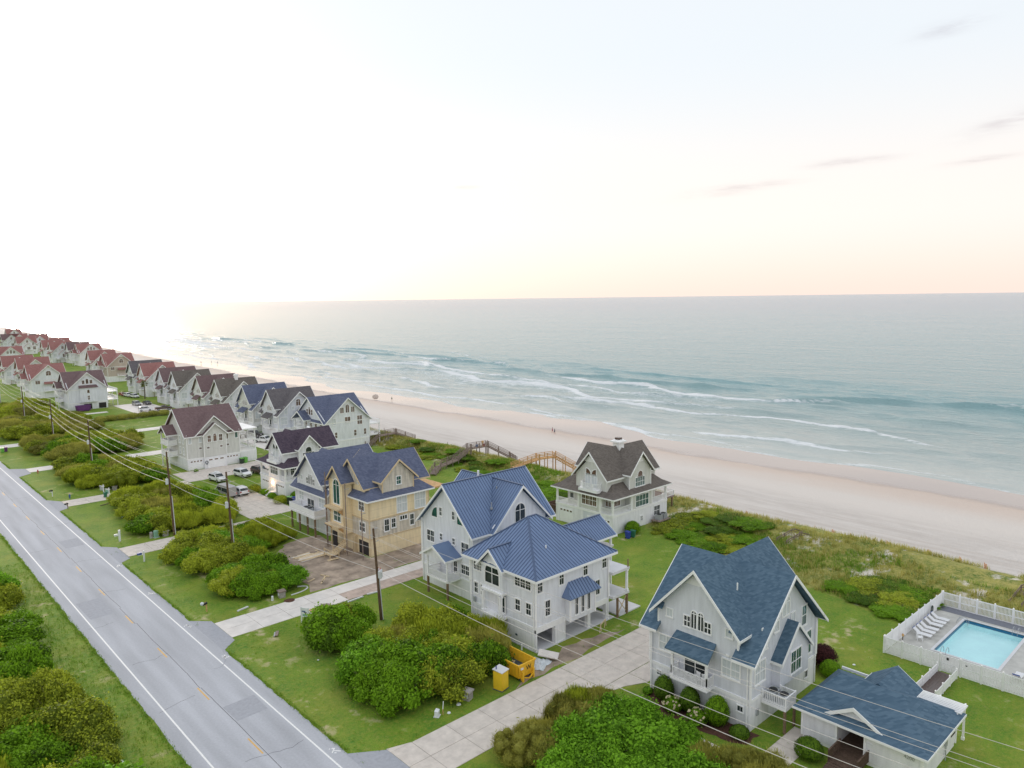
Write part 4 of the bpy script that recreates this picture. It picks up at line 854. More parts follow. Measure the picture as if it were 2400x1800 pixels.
for q in (60.85, 63.9): h.col(54.35, q, 2.75, 5.3, .3)
# south side
for a0, a1 in ((55.5, 56.25), (59.0, 59.7), (63.1, 63.8), (66.5, 67.25)): h.win('S', 56.02, a0, a1, 6.75, 8.25, 1, 2)
for a0, a1 in ((56.7, 57.45), (65.25, 66.0)): h.win('S', 56.02, a0, a1, 3.75, 5.5, 1, 2)
h.box('bay', 59.95, 64.25, 55.2, 56.0, 2.3, 5.3, 'siding_pale'); h.corner([(59.95, 55.2), (64.25, 55.2)], 2.3, 5.3); br = h.roof([[(59.4, 54.7, 5.25), (64.8, 54.7, 5.25), (63.7, 56.05, 6.7), (60.5, 56.05, 6.7)], [(59.4, 54.7, 5.25), (60.5, 56.05, 6.7), (59.4, 56.05, 5.25)], [(64.8, 54.7, 5.25), (64.8, 56.05, 5.25), (63.7, 56.05, 6.7)]], .12, 'metal_roof', 'bay_roof'); seams(h, br, [(59.4, 54.7, 5.25), (64.8, 54.7, 5.25), (63.7, 56.05, 6.7), (60.5, 56.05, 6.7)])
h.win('S', 55.2, 60.75, 61.25, 2.95, 5.0, 1, 1); h.win('S', 55.2, 61.8, 62.3, 2.95, 5.0, 1, 1); h.win('S', 55.2, 62.85, 63.35, 2.95, 5.0, 1, 1)
# seaward decks
for z in (2.95, 6.0): h.deck(67.7, 70.9, 55.3, 60.5, z, 'slab_white', .3)
for q in (55.5, 60.2): h.col(70.6, q, 2.95, 5.7, .24); h.col(70.6, q, 0, 2.65, .26, 'pile_wood', 'pile'); h.col(68.8, q, 0, 2.65, .22, 'pile_wood', 'pile')
MB().bar((68.8, 55.5, .3), (70.6, 55.5, 2.5), .1, .06).build('brace', 'wood_raw', h.root, h.org); MB().bar((70.6, 55.56, .3), (68.8, 55.56, 2.5), .1, .06).build('brace', 'wood_raw', h.root, h.org)
h.col(70.7, 55.4, 6.0, 7.0, .12, 'pile_wood', 'rail_post'); h.box('ground_slab', 69.2, 73.4, 55.5, 59, 0, .15, 'slab_white')
# small roof over the seaward porch
mgable(h, 'x', 67.0, 76.4, 64.8, 3.0, 7.4, 9.5, '1', .14); h.col(75.6, 62.2, 0, 7.2, .25); h.deck(67.7, 76.0, 62, 67, 3.0, 'slab_white'); h.deck(67.7, 76.0, 62, 67, 6.0, 'slab_white')
for (px, py, pz) in ((66.2, 74.6, 12.7), (63.9, 73.1, 11.2)): MB().tube([(px, py, pz), (px, py, pz+.85)], .08).tube([(px, py, pz-.1), (px, py, pz+.12)], .2).build('vent_pipe', 'steel', h.root, h.org)
MB().tube([(59.5, 58.6, 9.9), (59.5, 58.6, 10.7)], .08).build('vent_pipe', 'trim', h.root, h.org); MB().tube([(66.9, 79.3, 13.6), (66.9, 79.3, 14.9)], .16).build('vent_pipe', 'trim', h.root, h.org)
for (dx_, dy_, z1_) in ((55.1, 56.25, 8.4), (55.1, 66.9, 8.4), (59.1, 82.3, 8.6), (67.5, 55.92, 8.4), (59.8, 55.92, 2.3)): h.box('downspout', dx_-.05, dx_+.05, dy_-.05, dy_+.05, .1, z1_, 'trim')
h.box('electric_meter', 55.02, 55.2, 66.2, 66.55, 2.9, 3.5, 'steel'); h.box('wall_vent', 55.13, 55.22, 59.0, 59.3, 1.0, 1.2, 'steel_dark'); h.box('flue', 54.4, 54.55, 57.5, 57.62, 0, .7, 'trim')
H2 = h
# ---- hip-skirted houses with crossed gables (brown roof by the beach; dark roof by the parking court)
def skirt(h, x0, x1, y0, y1, ze, steps, m, t=.2):
    polys = []; A = (x0, x1, y0, y1, ze)
    for ins, z in steps:
        B = (x0+ins, x1-ins, y0+ins, y1-ins, z)
        a = [(A[0], A[2], A[4]), (A[1], A[2], A[4]), (A[1], A[3], A[4]), (A[0], A[3], A[4])]; b = [(B[0], B[2], B[4]), (B[1], B[2], B[4]), (B[1], B[3], B[4]), (B[0], B[3], B[4])]
        for i in range(4): j = (i+1) % 4; polys.append([a[i], a[j], b[j], b[i]])
        A = B
    ro = h.roof(polys, t, m); 
    for a_ in ((x0-.06, x0-.003, y0-.06, y1+.06), (x1+.003, x1+.06, y0-.06, y1+.06), (x0, x1, y0-.06, y0-.003), (x0, x1, y1+.003, y1+.06)): h.box('fascia', *a_, ze-.26, ze-.03, 'trim')
    h.box('soffit', x0+.05, x1-.05, y0+.05, y1-.05, ze-.27, ze-.22, 'trim'); return ro
def veranda_house(name, label, x0, x1, y0, y1, roof, siding, glass, wg, sg, zr, chimney=True, warmS=True, gw=1.4, mirror=False):
    """ground storey with garages, set-back storey behind railed verandas under a flared skirt roof, crossed gables above"""
    h = House(name, label, 'house', x0, y0); D, W = x1-x0, y1-y0; zb = 3.3
    h.box('ground_storey', x0, x1, y0, y1, 0, zb, 'board_white'); h.belt(x0, x1, y0, y1, zb+.03, .35)
    h.box('wall', x0+1.5, x1-1.5, y0+1.5, y1-1.5, zb, 6.3, siding)
    wy0, wy1 = wg; sx0, sx1 = sg                      # gable bays: along the road front, along the south side
    h.box('bay', x0+.05, x0+2, wy0, wy1, zb, 6.2, siding); h.box('bay', sx0, sx1, y0+.05, y0+2, zb, 6.2, siding); h.corner([(x0+.05, wy0), (x0+.05, wy1)], zb, 6.2); h.corner([(sx0, y0+.05), (sx1, y0+.05)], zb, 6.2)
    skirt(h, x0-.6, x1+.6, y0-.6, y1+.6, 6.25, [(1.3, 6.95), (3.4, 8.9), (5.2, 10.8)], roof)
    ym = (wy0+wy1)/2; hw = (wy1-wy0)/2+1.1; xm = (sx0+sx1)/2; hs_ = (sx1-sx0)/2+.25
    h.box('upper_wall', x0+.6, x1-1.2, ym-hw, ym+hw, 6.6, 9.2, siding); h.gwall('gable_wall', 'W', x0+.58, ym-hw, ym+hw, 9.19, 9.2, ym, 9.2+hw*.98, siding); h.gable('x', x0, x1-.4, ym, hw+.5, 8.95, zr, roof)
    h.prism('gable_panel', [(x0+.54, ym-1.5, zr-1.9), (x0+.54, ym+1.5, zr-1.9), (x0+.54, ym, zr-.45)], (.05, 0, 0), 'trim')
    h.box('upper_wall', xm-hs_, xm+hs_, y0+.5, y1-1.2, 6.6, 9.7, siding); h.gwall('gable_wall', 'S', y0+.48, xm-hs_, xm+hs_, 9.69, 9.7, xm, 9.7+hs_*1.05, siding); h.gable('y', y0-.1, y1-.6, xm, hs_+.45, 9.35, min(zr-.15, 9.8+hs_*1.1), roof)
    h.prism('gable_panel', [(xm-1.1, y0+.44, zr-2.2), (xm+1.1, y0+.44, zr-2.2), (xm, y0+.44, zr-.75)], (0, .05, 0), 'trim'); h.corner([(xm-hs_, y0+.48), (xm+hs_, y0+.48)], 6.6, 9.6)
    # verandas: posts and rails
    ps = [(x0+.2, y0+.2), (x0+.2, wy0-.15), (x0+.2, wy1+.15), (x0+.2, y1-.2), (sx0-.15, y0+.2), (sx1+.15, y0+.2), (x1-.2, y0+.2)]
    for p in ps: h.col(p[0], p[1], zb, 6.1, .3)
    for a, b in ((ps[1], ps[0]), (ps[0], ps[4]), (ps[5], ps[6]), (ps[2], ps[3])): h.rail([a, b], zb, 1.0)
    # windows
    h.win('W', x0+.05, ym-1.6, ym+1.6, 4.2, 6.0, 4, 2, 0, glass); h.win('S', y0+.05, xm-1.7, xm+1.75, 3.6, 5.5, 4, 2, 0, 'glass_green' if warmS else glass); h.win('S', y0+.05, xm-.6, xm+.65, 5.62, 6.15, 2, 1, 0, 'glass_green' if warmS else glass, .08)
    h.win('W', x0+1.5, y0+1.7, y0+2.8, 4.2, 5.9, 2, 2, 0, glass); h.win('S', y0+1.5, x0+2.0, x0+3.6, 4.2, 5.9, 2, 2, 0, glass); h.win('S', y0+1.5, sx1+.4, sx1+1.9, 4.1, 5.9, 2, 2); h.win('W', x0+1.5, y1-2.9, y1-2.1, 4.2, 6.0, 1, 2)
    h.win('S', y0+.48, xm-1.3, xm+1.2, 7.0, 8.5, 4, 2, 0, 'glass_green' if warmS else glass); h.win('S', y0+.48, xm-.65, xm+.6, 8.65, 9.6, 1, 1, 1, glass)
    for s_ in (-1, 1):
        h.win('W', x0+.58, ym+s_*.72-.55, ym+s_*.72+.55, 7.2, 9.3, 2, 1, 0, 'blind'); h.win('W', x0+.58, ym+s_*.62-.48, ym+s_*.62+.48, 9.45, 10.3, 1, 1, 'r' if s_ > 0 else 'l', glass)
    # little balcony in front of the gable doors
    bx = x0-.6; h.deck(bx, x0+.6, ym-2.3, ym+1.9, 7.1, 'white_paint', .5); h.rail([(x0+.5, ym-2.2), (bx+.6, ym-2.2), (bx+.1, ym-1.2), (bx+.1, ym+.9), (bx+.6, ym+1.8), (x0+.5, ym+1.8)], 7.1, .95)
    # garages and entry
    h.garage('W', x0, y1-4.0, y1-1.0, .1, 2.5); h.garage('W', x0, y0+.6, y0+3.4, .1, 2.5); h.box('entry_recess', x0-.02, x0+.3, ym-1.7, ym+1.3, .1, 3.0, 'siding_grey'); h.box('door', x0-.06, x0-.025, ym-.6, ym+.4, .2, 2.4, 'white_paint'); h.win('W', x0-.02, ym-1.35, ym-.85, .5, 2.3, 1, 1, 0, 'glass', .06)
    if chimney:
        mb = MB().box(xm-.7, xm+.7, ym-.7, ym+.7, 10.5, zr+1.0); mb.box(xm-1.05, xm+1.05, ym-1.05, ym+1.05, zr+.55, zr+.8); mb.build('chimney', 'trim', h.root, h.org); h.box('chimney_cap', xm-.45, xm+.45, ym-.45, ym+.45, zr+1.0, zr+1.35, 'car_brown')
    return h
H3 = veranda_house('beach_house', 'grey beach house with brown flared roof and chimney standing alone beside the beach', 93.0, 108.0, 76.0, 89.0, 'shingle_brown', 'siding_stone', 'glass_warm', (78.9, 83.6), (98.1, 103.5), 13.4)
h = H3; h.deck(108.0, 111.8, 77, 86, 3.1, 'wood_grey'); h.rail([(108.1, 77.1), (111.7, 77.1), (111.7, 85.9), (108.1, 85.9)], 3.1, .95, bal=.2)
for q in (77.3, 81.5, 85.7): h.col(111.4, q, -1, 2.85, .24, 'pile_wood', 'pile')
h.win('S', 76.0, 104.2, 105.8, 1.1, 2.7, 2, 2); h.box('door', 100.1, 101.0, 75.95, 76.0, .1, 2.0, 'white_paint'); h.win('S', 75.95, 100.3, 100.8, 1.0, 1.8, 2, 2, 0, 'glass', .05)
st = thing('air_conditioner_stand', 'wooden platform with two air conditioners against the brown-roofed house', 'platform', (104.6, 74.6, 0)); MB().box(-1.8, 1.6, -.8, 1.0, .55, .7).build('platform', 'wood_grey', st)
for sx in (-1.6, 1.4):
    for sy in (-.65, .85): MB().box(sx-.08, sx+.08, sy-.08, sy+.08, -.6, .55).build('leg', 'pile_wood', st)
for sx in (-.7, .6): a = MB().box(sx-.5, sx+.5, -.35, .6, .7, 1.6).build('air_conditioner', 'steel', st); MB().lathe([(.42, 1.6), (.42, 1.66), (.1, 1.68)], (sx, .12, 0), 12).build('fan_grille', 'black', a)
H6 = veranda_house('beach_house', 'white house with dark plum flared roof beside the parked white cars', 65.3, 78.5, 137.0, 148.4, 'shingle_dark', 'siding_white', 'glass', (139.6, 144.1), (69.0, 72.8), 12.7, chimney=False, warmS=False)
h = H6
mb = MB(); mb.lathe([(.55, 0), (.5, .1), (.2, .14)], (0, 0, 0), 14); d = mb.build('satellite_dish', 'white_paint', h.root); d.location = (8.3, 5.2, 12.6); d.rotation_euler = (R(50), 0, R(40))
st = thing('entry_steps', 'white railed steps leading up to the plum-roofed house entry', 'steps', (64.2, 141.5, 0))
for k in range(4): MB().box(-.9+.28*k, 1.0, -.7, .7, .19*k+.01, .19*(k+1)).build('step', 'white_paint', st)
for q in (-.75, .75): MB().bar((-.8, q, .95), (.9, q, 1.7), .07, .07).bar((-.8, q, 0), (-.8, q, 1.0), .09).build('handrail', 'white_paint', st)
lb = MB().lathe([(.04, 0), (.12, .05), (.12, .22), (.04, .27)], (0, 0, 0), 10).build('porch_lamp', 'trim', h.root); lb.location = (-.15, 5.6, 2.2)
m = mat('lamp_glow', (1.0, .62, .32), .4, emit=6); lb.data.materials[0] = m
ld = bpy.data.lights.new('porch_light', 'POINT'); ld.energy = 25; ld.color = (1, .6, .3); ld.shadow_soft_size = .15; lo = link('porch_light', ld, lb); lo.location = (-.4, 0, .1)

# ---- lavender-white house with the slate roof, next to the unfinished one
h = cross_house('beach_house', 'pale lavender house with slate roof and railed balcony on wooden piles', 59.5, 109.6, 'shingle_slate', 'siding_white', W=11.2, D=11.5, detail=1, bay=False, eastdeck=False, zr=13.3, front_skirt=True, porch=None); H5 = h
h.deck(57.2, 59.48, 110.0, 119.0, 3.45); h.rail([(59.4, 110.1), (57.3, 110.1), (57.3, 114.5), (57.3, 118.9), (59.4, 118.9)], 3.45, 1.05, solid=True)
for q in (110.4, 113, 115.8, 118.6): h.col(57.5, q, 0, 3.2, .26, 'pile_wood', 'pile')
for q in (113.4, 114.6): h.ac(58.2, q, 3.45)
# ---- the unfinished house
h = House('unfinished_house', 'unfinished house in bare yellow sheathing with navy shingle roof', 'house', 58.8, 95.6); H4 = h
h.box('ground_storey', 58.8, 70.0, 95.6, 105.9, 0, 2.75, 'sheath_yellow'); h.box('wall', 58.82, 69.98, 95.62, 105.88, 2.75, 5.7, 'sheath_tan'); h.box('wall', 58.81, 69.99, 95.61, 105.89, 5.7, 8.9, 'sheath_yellow')
h.belt(58.8, 70.0, 95.6, 105.9, 5.78, .22, 'wood_raw'); h.belt(58.8, 70.0, 95.6, 105.9, 2.8, .2, 'wood_raw'); h.corner([(58.8, 95.6), (58.8, 105.9), (70, 95.6)], 0, 8.9, 'wood_raw')
skirt(h, 58.1, 70.7, 94.9, 106.6, 8.95, [(4.2, 12.2)], 'shingle_slate'); 
h.box('upper_wall', 59.2, 69.6, 97.3, 104.8, 9.0, 10.7, 'sheath_yellow'); h.gwall('gable_wall', 'W', 59.18, 97.3, 104.8, 10.69, 10.7, 101.05, 14.3, 'sheath_tan'); h.gable('x', 58.6, 71.2, 101.05, 4.3, 10.45, 14.65, 'shingle_slate', trim='wood_raw')
h.box('upper_wall', 61.4, 67.2, 95.75, 105.6, 9.2, 11.6, 'sheath_tan'); h.gwall('gable_wall', 'S', 95.74, 61.4, 67.2, 11.59, 11.6, 64.3, 14.3, 'sheath_tan'); h.gable('y', 95.2, 106.6, 64.3, 3.5, 11.35, 14.6, 'shingle_slate', trim='wood_raw'); h.corner([(61.4, 95.75), (67.2, 95.75)], 9.3, 11.5, 'wood_raw')
# stair tower on the road side
h.box('tower_wall', 57.3, 58.9, 100.6, 104.6, 2.8, 11.2, 'sheath_yellow'); h.gwall('tower_gable', 'W', 57.29, 100.6, 104.6, 11.19, 11.2, 102.6, 13.2, 'sheath_tan', 1.8); h.gable('x', 56.8, 60.5, 102.6, 2.4, 11.0, 13.55, 'shingle_slate', .16, '0', trim='wood_raw'); h.corner([(57.3, 100.6), (57.3, 104.6)], 0, 11.2, 'wood_raw')
h.win('W', 57.29, 101.6, 103.4, 7.4, 11.3, 2, 2, 1, 'glass_green', .14); h.win('W', 57.29, 101.5, 103.5, 4.6, 6.3, 2, 2, 0, 'glass_green')
h.box('ledge', 56.2, 57.3, 100.7, 104.7, 6.7, 6.95, 'wood_raw'); h.box('ledge', 56.2, 57.3, 100.7, 104.7, 3.9, 4.1, 'wood_raw')
for q in (100.9, 104.5):
    for z in (6.7, 3.9): h.prism('bracket', [(57.29, q-.06, z), (56.3, q-.06, z), (57.29, q-.06, z-.9)], (0, .12, 0), 'wood_new')
h.box('entry', 57.28, 57.4, 102.9, 104.2, .4, 2.7, 'interior_shade'); h.box('garage_shade_panel', 58.74, 58.9, 96.0, 98.7, .1, 2.2, 'interior_shade'); h.box('column_wrap', 58.3, 58.85, 99.2, 99.9, 0, 2.7, 'wood_raw')  # entry and garage are dark panels painted as shade, no holes cut
h.win('W', 58.81, 97.0, 98.4, 7.0, 8.5, 2, 2); h.win('W', 58.81, 96.9, 98.4, 3.7, 5.1, 2, 2); h.win('W', 58.81, 104.8, 105.6, 7.4, 8.6, 1, 2); h.win('W', 58.81, 104.7, 105.5, 3.9, 5.2, 1, 2); h.win('W', 59.18, 98.6, 99.2, 10.9, 11.5, 1, 1, 1)
h.win('S', 95.61, 63.9, 65.7, 6.0, 8.7, 2, 2, 0, 'blind'); h.win('S', 95.61, 67.3, 69.3, 6.0, 8.6, 2, 2, 0, 'blind'); h.win('S', 95.74, 64.0, 64.8, 10.5, 11.7, 1, 2, 0, 'glass_green')
h.win('S', 95.62, 61.5, 62.3, 3.5, 5.3, 1, 2); h.win('S', 95.62, 62.8, 63.5, 3.8, 5.2, 1, 2); h.win('S', 95.62, 64.4, 65.7, 4.7, 5.3, 3, 1); h.win('S', 95.62, 66.3, 67.0, 3.5, 5.2, 1, 2)
h.deck(70.0, 74.0, 96.0, 104, 8.6, 'wood_new', .25); h.col(73.7, 96.3, 0, 8.3, .3, 'trim'); h.deck(70.0, 74.0, 96.0, 104, 3.2, 'wood_raw', .25)
# ---- stone-grey house with the three-car front
h = House('beach_house', 'stone grey house with plum roof and garage doors facing the parked cars', 'house', 60.2, 176.2); H8 = h
h.box('ground_storey', 60.2, 72.7, 176.2, 189.6, 0, 2.75, 'board_white'); h.box('wall', 60.23, 72.67, 176.23, 189.57, 2.75, 8.4, 'siding_stone'); h.belt(60.2, 72.7, 176.2, 189.6, 2.78); h.corner([(60.2, 176.2), (72.7, 176.2), (60.2, 189.6), (63.9, 175.6), (69.2, 175.6)], 2.75, 8.4)
h.gwall('gable_wall', 'W', 60.22, 176.4, 189.4, 8.39, 8.4, 183.1, 13.7, 'siding_stone'); h.gwall('gable_wall', 'E', 72.68, 176.4, 189.4, 8.39, 8.4, 183.1, 13.7, 'siding_stone'); h.gable('x', 59.6, 73.4, 183.1, 7.3, 8.05, 14.05, 'shingle_plum')
h.gwall('gable_wall', 'S', 176.21, 62.6, 70.8, 8.3, 8.4, 66.6, 12.1, 'siding_stone'); h.gable('y', 175.6, 183, 66.6, 4.7, 8.15, 12.55, 'shingle_plum', ends='0'); h.gwall('bay_wall', 'S', 175.6, 63.9, 69.2, 2.78, 8.4, 66.55, 10.6, 'siding_stone', .7); h.gable('y', 175.1, 177, 66.55, 3.0, 8.1, 10.85, 'shingle_plum', .18, '0')
for a, t, ar in ((65.2, 7.85, 0), (66.55, 8.15, 1), (67.9, 7.85, 0)): h.win('S', 175.6, a-.38, a+.38, 6.35, t, 1, 2, ar, 'glass_warm')
for a in (60.7, 63.1, 71.7): h.win('S', 176.22, a-.05, a+.55, 6.4, 7.9, 1, 1, 0, 'glass_green' if a > 71 else 'blind')
h.win('S', 176.22, 69.4, 69.9, 6.4, 8.0, 1, 1, 0, 'glass_warm')
for a, p in ((63.0, 176.22), (64.6, 175.6), (67.7, 175.6), (69.5, 176.22)): h.win('S', p, a, a+.55, 4.75, 5.2, 1, 1, 0, 'glass_warm', .1)
h.garage('S', 176.2, 60.7, 63.6, .1, 2.3); h.garage('S', 176.2, 69.3, 72.2, .1, 2.3); h.garage('S', 175.6, 64.6, 68.6, .1, 2.3, lites=3); h.box('ground_storey', 63.9, 69.2, 175.6, 176.3, 0, 2.75, 'board_white')
w = thing('wreath', 'dark ring hanging on the white garage wall of the plum-roofed grey house', 'wreath', (64.3, 175.5, 1.55)); pts = [(.32*math.cos(a), 0, .32*math.sin(a)) for a in np.linspace(0, 2*math.pi, 17)]; MB().tube(pts, .07, 6, False).build('ring', 'steel_dark', w); MB().box(-.1, .1, -.09, .0, -.62, -.3).build('bow', 'steel_dark', w)
for z in (2.95, 5.6):
    h.deck(58.0, 60.2, 182.5, 187.5, z); h.rail([(60.1, 182.6), (58.1, 182.6), (58.1, 187.4), (60.1, 187.4)], z, 1.0, solid=True)
for q in (182.7, 187.3): h.col(58.2, q, 0, 8.3, .22)
h.gable('x', 57.6, 60.8, 185, 3.0, 8.0, 10.1, 'shingle_plum', .15, '0')
for q in (178, 180.2): h.win('W', 60.22, q, q+.8, 6.2, 7.8, 1, 2, 0, 'blind'); h.win('W', 60.22, q, q+.8, 3.6, 5.2, 1, 2, 0, 'blind')
for z in (2.85, 5.6): h.deck(72.7, 77.0, 176.6, 186, z); h.rail([(72.8, 176.7), (76.9, 176.7), (76.9, 185.9), (72.8, 185.9)], z, 1.0, bal=.25)
for q in (176.8, 181, 185.7): h.col(76.8, q, 0, 8.0, .25)
h.box('porch_roof', 72.7, 77.3, 176.2, 186.3, 8.0, 8.25, 'white_paint'); h.box('lattice', 72.9, 77.0, 176.5, 176.6, 0, 2.6, 'board_white')
pt = thing('patio_table', 'dark table with chairs on the railed upper porch of the stone grey house', 'table', (74.6, 178.6, 5.6)); MB().box(-.9, .9, -.5, .5, .7, .76).build('table_top', 'car_brown', pt)
for sx in (-.7, .7): MB().box(sx-.05, sx+.05, -.4, .4, 0, .7).build('leg', 'car_brown', pt)

# ---- the row along the beach and the cottages beyond (same design, each its own house)
broad_house('beach_house', 'pale house with slate roof and broad windowed gable, nearest of the beachfront row', 93.2, 171.0, 'shingle_slate', 'siding_pale', W=16)
ROW = [('shingle_grey', 'siding_grey', 198.3, 93.4, 'dark grey roofed cottage second in the beachfront row from the nearest'), ('shingle_slate', 'siding_stone', 214.8, 93.2, 'slate roofed cottage third in the beachfront row from the nearest'),
       ('shingle_brown', 'siding_white', 239.0, 94.3, 'brown roofed cottage with chimney fourth in the beachfront row'), ('shingle_plum', 'siding_white', 256.0, 94.4, 'dark plum roofed white cottage fifth in the beachfront row'),
       ('shingle_brown', 'siding_pale', 281.0, 94.7, 'brown roofed pale cottage sixth in the beachfront row'), ('shingle_plum', 'siding_grey', 298.7, 95.8, 'plum roofed grey cottage seventh in the beachfront row'),
       ('shingle_flare_red', 'siding_white', 329.5, 98.0, 'reddish roofed white cottage by the palm tree'), ('shingle_grey', 'siding_pale', 347.0, 98.6, 'pale roofed cottage last in the beachfront row before the gap')]
for rf, sd2, yy, xx, lab in ROW:
    h = cross_house('beach_cottage', lab, xx, yy, rf, sd2, detail=1, glass='glass_warm', arch4='glass_warm')
    if 'chimney' in lab: MB().box(xx+6, xx+7, yy+5, yy+6, 11, 15.2).box(xx+5.85, xx+7.15, yy+4.85, yy+6.15, 14.6, 14.85).build('chimney', 'trim', h.root, h.org)
FAR = [('b', 2, 103.3, 407, 'shingle_flare_red', 'siding_tan', 'tan gabled house with red roof standing beyond the gap'), ('c', 0, 105.8, 446, 'shingle_flare_red', 'siding_white', 'white cottage with red roof just behind the tan gabled house'),
       ('b', 0, 118.5, 526, 'shingle_flare_red', 'siding_white', 'white broad-gabled house with red roof in the far beach cluster'), ('c', 0, 119.5, 557, 'shingle_plum', 'siding_white', 'plum roofed cottage hidden behind the far broad-gabled house'),
       ('c', 0, 112.5, 572, 'shingle_flare_red', 'siding_pale', 'red roofed pale cottage left of the far broad-gabled house'), ('c', 0, 114.5, 606, 'shingle_flare_red', 'siding_white', 'red roofed cottage second left of the far broad-gabled house'),
       ('c', 0, 125.7, 712, 'shingle_flare_red', 'siding_pale', 'red roofed cottage in the middle of the farthest row'), ('c', 0, 131, 740, 'shingle_plum', 'siding_white', 'plum roofed cottage toward the sea in the farthest row'), ('c', 0, 120.5, 765, 'shingle_flare_red', 'siding_white', 'red roofed cottage near the end of the farthest row'),
       ('c', 0, 113, 690, 'shingle_flare_red', 'siding_white', 'red roofed white cottage on the landward side of the farthest row'), ('c', 0, 126, 640, 'shingle_flare_red', 'siding_white', 'red roofed cottage between the far cluster and the farthest row'),
       ('c', 0, 142, 920, 'shingle_flare_red', 'siding_white', 'tallest standing red roof at the far end of the houses'), ('c', 0, 114.5, 765, 'shingle_plum', 'siding_pale', 'plum roof at the picture edge below the end house'),
       ('b', 1, 64.6, 308.5, 'shingle_plum', 'siding_pale', 'lavender grey house with stacked balconies above the purple dumpster'), ('b', 2, 62.3, 360, 'shingle_flare_red', 'siding_pale', 'pale house with red roof and small south balcony behind the purple dumpster house'),
       ('c', 0, 67.5, 413, 'shingle_flare_red', 'siding_white', 'white cottage with red roof third behind the purple dumpster house'), ('c', 0, 65.0, 436, 'shingle_flare_red', 'siding_white', 'white cottage with red roof fourth behind the purple dumpster house'),
       ('b', 0, 76.5, 531, 'shingle_flare_red', 'siding_pale', 'broad gabled house with three small windows at the left picture edge')]
for kind, sty, xx, yy, rf, sd2, lab in FAR:
    if kind == 'c': cross_house('beach_cottage', lab, xx, yy, rf, sd2, detail=1, glass='glass_warm', arch4='glass_warm', eastdeck=yy < 500)
    else: broad_house('beach_house', lab, xx, yy, rf, sd2, style=sty, W=14.5)
# ================================================================== VEGETATION
def leaf_mesh(name, pts, nrm, size, tone, m, aspect=.55, jitter=.9, up=0.0, seed=0, core=None):
    """one mesh of small leaf quads; tone is a per-leaf random shade, fixed dark on the core"""
    r = np.random.RandomState(seed); n = len(pts)
    d = nrm+r.normal(0, jitter, (n, 3)); d[:, 2] += up; d /= np.linalg.norm(d, axis=1, keepdims=True)+1e-9
    a = np.cross(d, r.normal(0, 1, (n, 3))); a /= np.linalg.norm(a, axis=1, keepdims=True)+1e-9; b = np.cross(d, a)
    if up > 1: a, b, d = np.cross(d, [[.3, .8, .1]]), d, a; a /= np.linalg.norm(a, axis=1, keepdims=True)+1e-9
    s = (size*(0.6+.8*r.rand(n)))[:, None]
    V = np.stack([pts-b*s, pts+a*s*aspect, pts+b*s, pts-a*s*aspect], 1).reshape(-1, 3)
    F = np.arange(4*n).reshape(-1, 4); tn = np.repeat(tone, 4)
    Vl = V.tolist(); Fl = F.tolist()
    if core is not None:
        o = len(Vl); Vl += core[0]; Fl += [[i+o for i in f] for f in core[1]]; tn = np.concatenate([tn, np.full(len(core[0]), .15)])  # crown core gets one dark tone, painted as inner shade
    me = bpy.data.meshes.new(name); me.from_pydata(Vl, [], Fl); at = me.attributes.new('tone', 'FLOAT', 'POINT'); at.data.foreach_set('value', tn.astype(np.float32)); me.materials.append(MATS[m]); me.update(); return me
def lobes_core(L, k=.8):
    vs, fs = [], []
    for (c, rad) in L:
        o = len(vs); nu, nv = 7, 5
        for j in range(nv+1):
            for i in range(nu):
                th = math.pi*j/nv; ph = 2*math.pi*i/nu; vs.append((c[0]+rad*k*math.sin(th)*math.cos(ph), c[1]+rad*k*math.sin(th)*math.sin(ph), max(.02, c[2]+rad*k*math.cos(th))))
        for j in range(nv):
            for i in range(nu): fs.append([o+j*nu+i, o+j*nu+(i+1) % nu, o+(j+1)*nu+(i+1) % nu, o+(j+1)*nu+i])
    return vs, fs
def bush_mesh(seed, n, R0, H0, nl, leaf, m, style='leaf'):
    r = np.random.RandomState(seed); L = []
    for k in range(nl):
        a = r.rand()*6.283; q = math.sqrt(r.rand())*R0*.85; hh = H0*(0.22+.62*r.rand()**.7*(1-.8*(q/R0)**2)); rad = R0*(.17+.17*r.rand()); L.append((np.array([q*math.cos(a), q*math.sin(a), hh]), rad))
    L.append((np.array([0, 0, H0*.42]), R0*.55))
    P, N, T = [], [], []
    w = np.array([l_[1]**2 for l_ in L]); w /= w.sum(); per = r.multinomial(n, w)
    lt = r.rand(len(L))
    for (c, rad), k, t in zip(L, per, lt):
        d = r.normal(0, 1, (k*2, 3)); d /= np.linalg.norm(d, axis=1, keepdims=True); d = d[d[:, 2] > -.55][:k]
        rr_ = rad*(1+.16*r.normal(0, 1, (len(d), 1))-.10*r.rand(len(d), 1)+.5*(r.rand(len(d), 1) > .965)); p = c+d*rr_*np.array([1, 1, .95]); p[:, 2] = np.maximum(p[:, 2], .08)
        ok = np.ones(len(p), bool)
        for (c2, r2) in L:
            if c2 is not c: ok &= np.linalg.norm(p-c2, axis=1) > r2*.78
        P.append(p[ok]); N.append(d[ok]); T.append(np.clip(.6*r.rand(ok.sum())**1.4+.4*t, 0, 1))
    P = np.concatenate(P); N = np.concatenate(N); T = np.concatenate(T)
    if style == 'shag': return leaf_mesh('foliage', P, N*.5, leaf*1.35, T, m, .16, .45, 1.3, seed, lobes_core(L, .82))
    return leaf_mesh('foliage', P, N, leaf, T, m, .6, .7, .35, seed, lobes_core(L, .84))
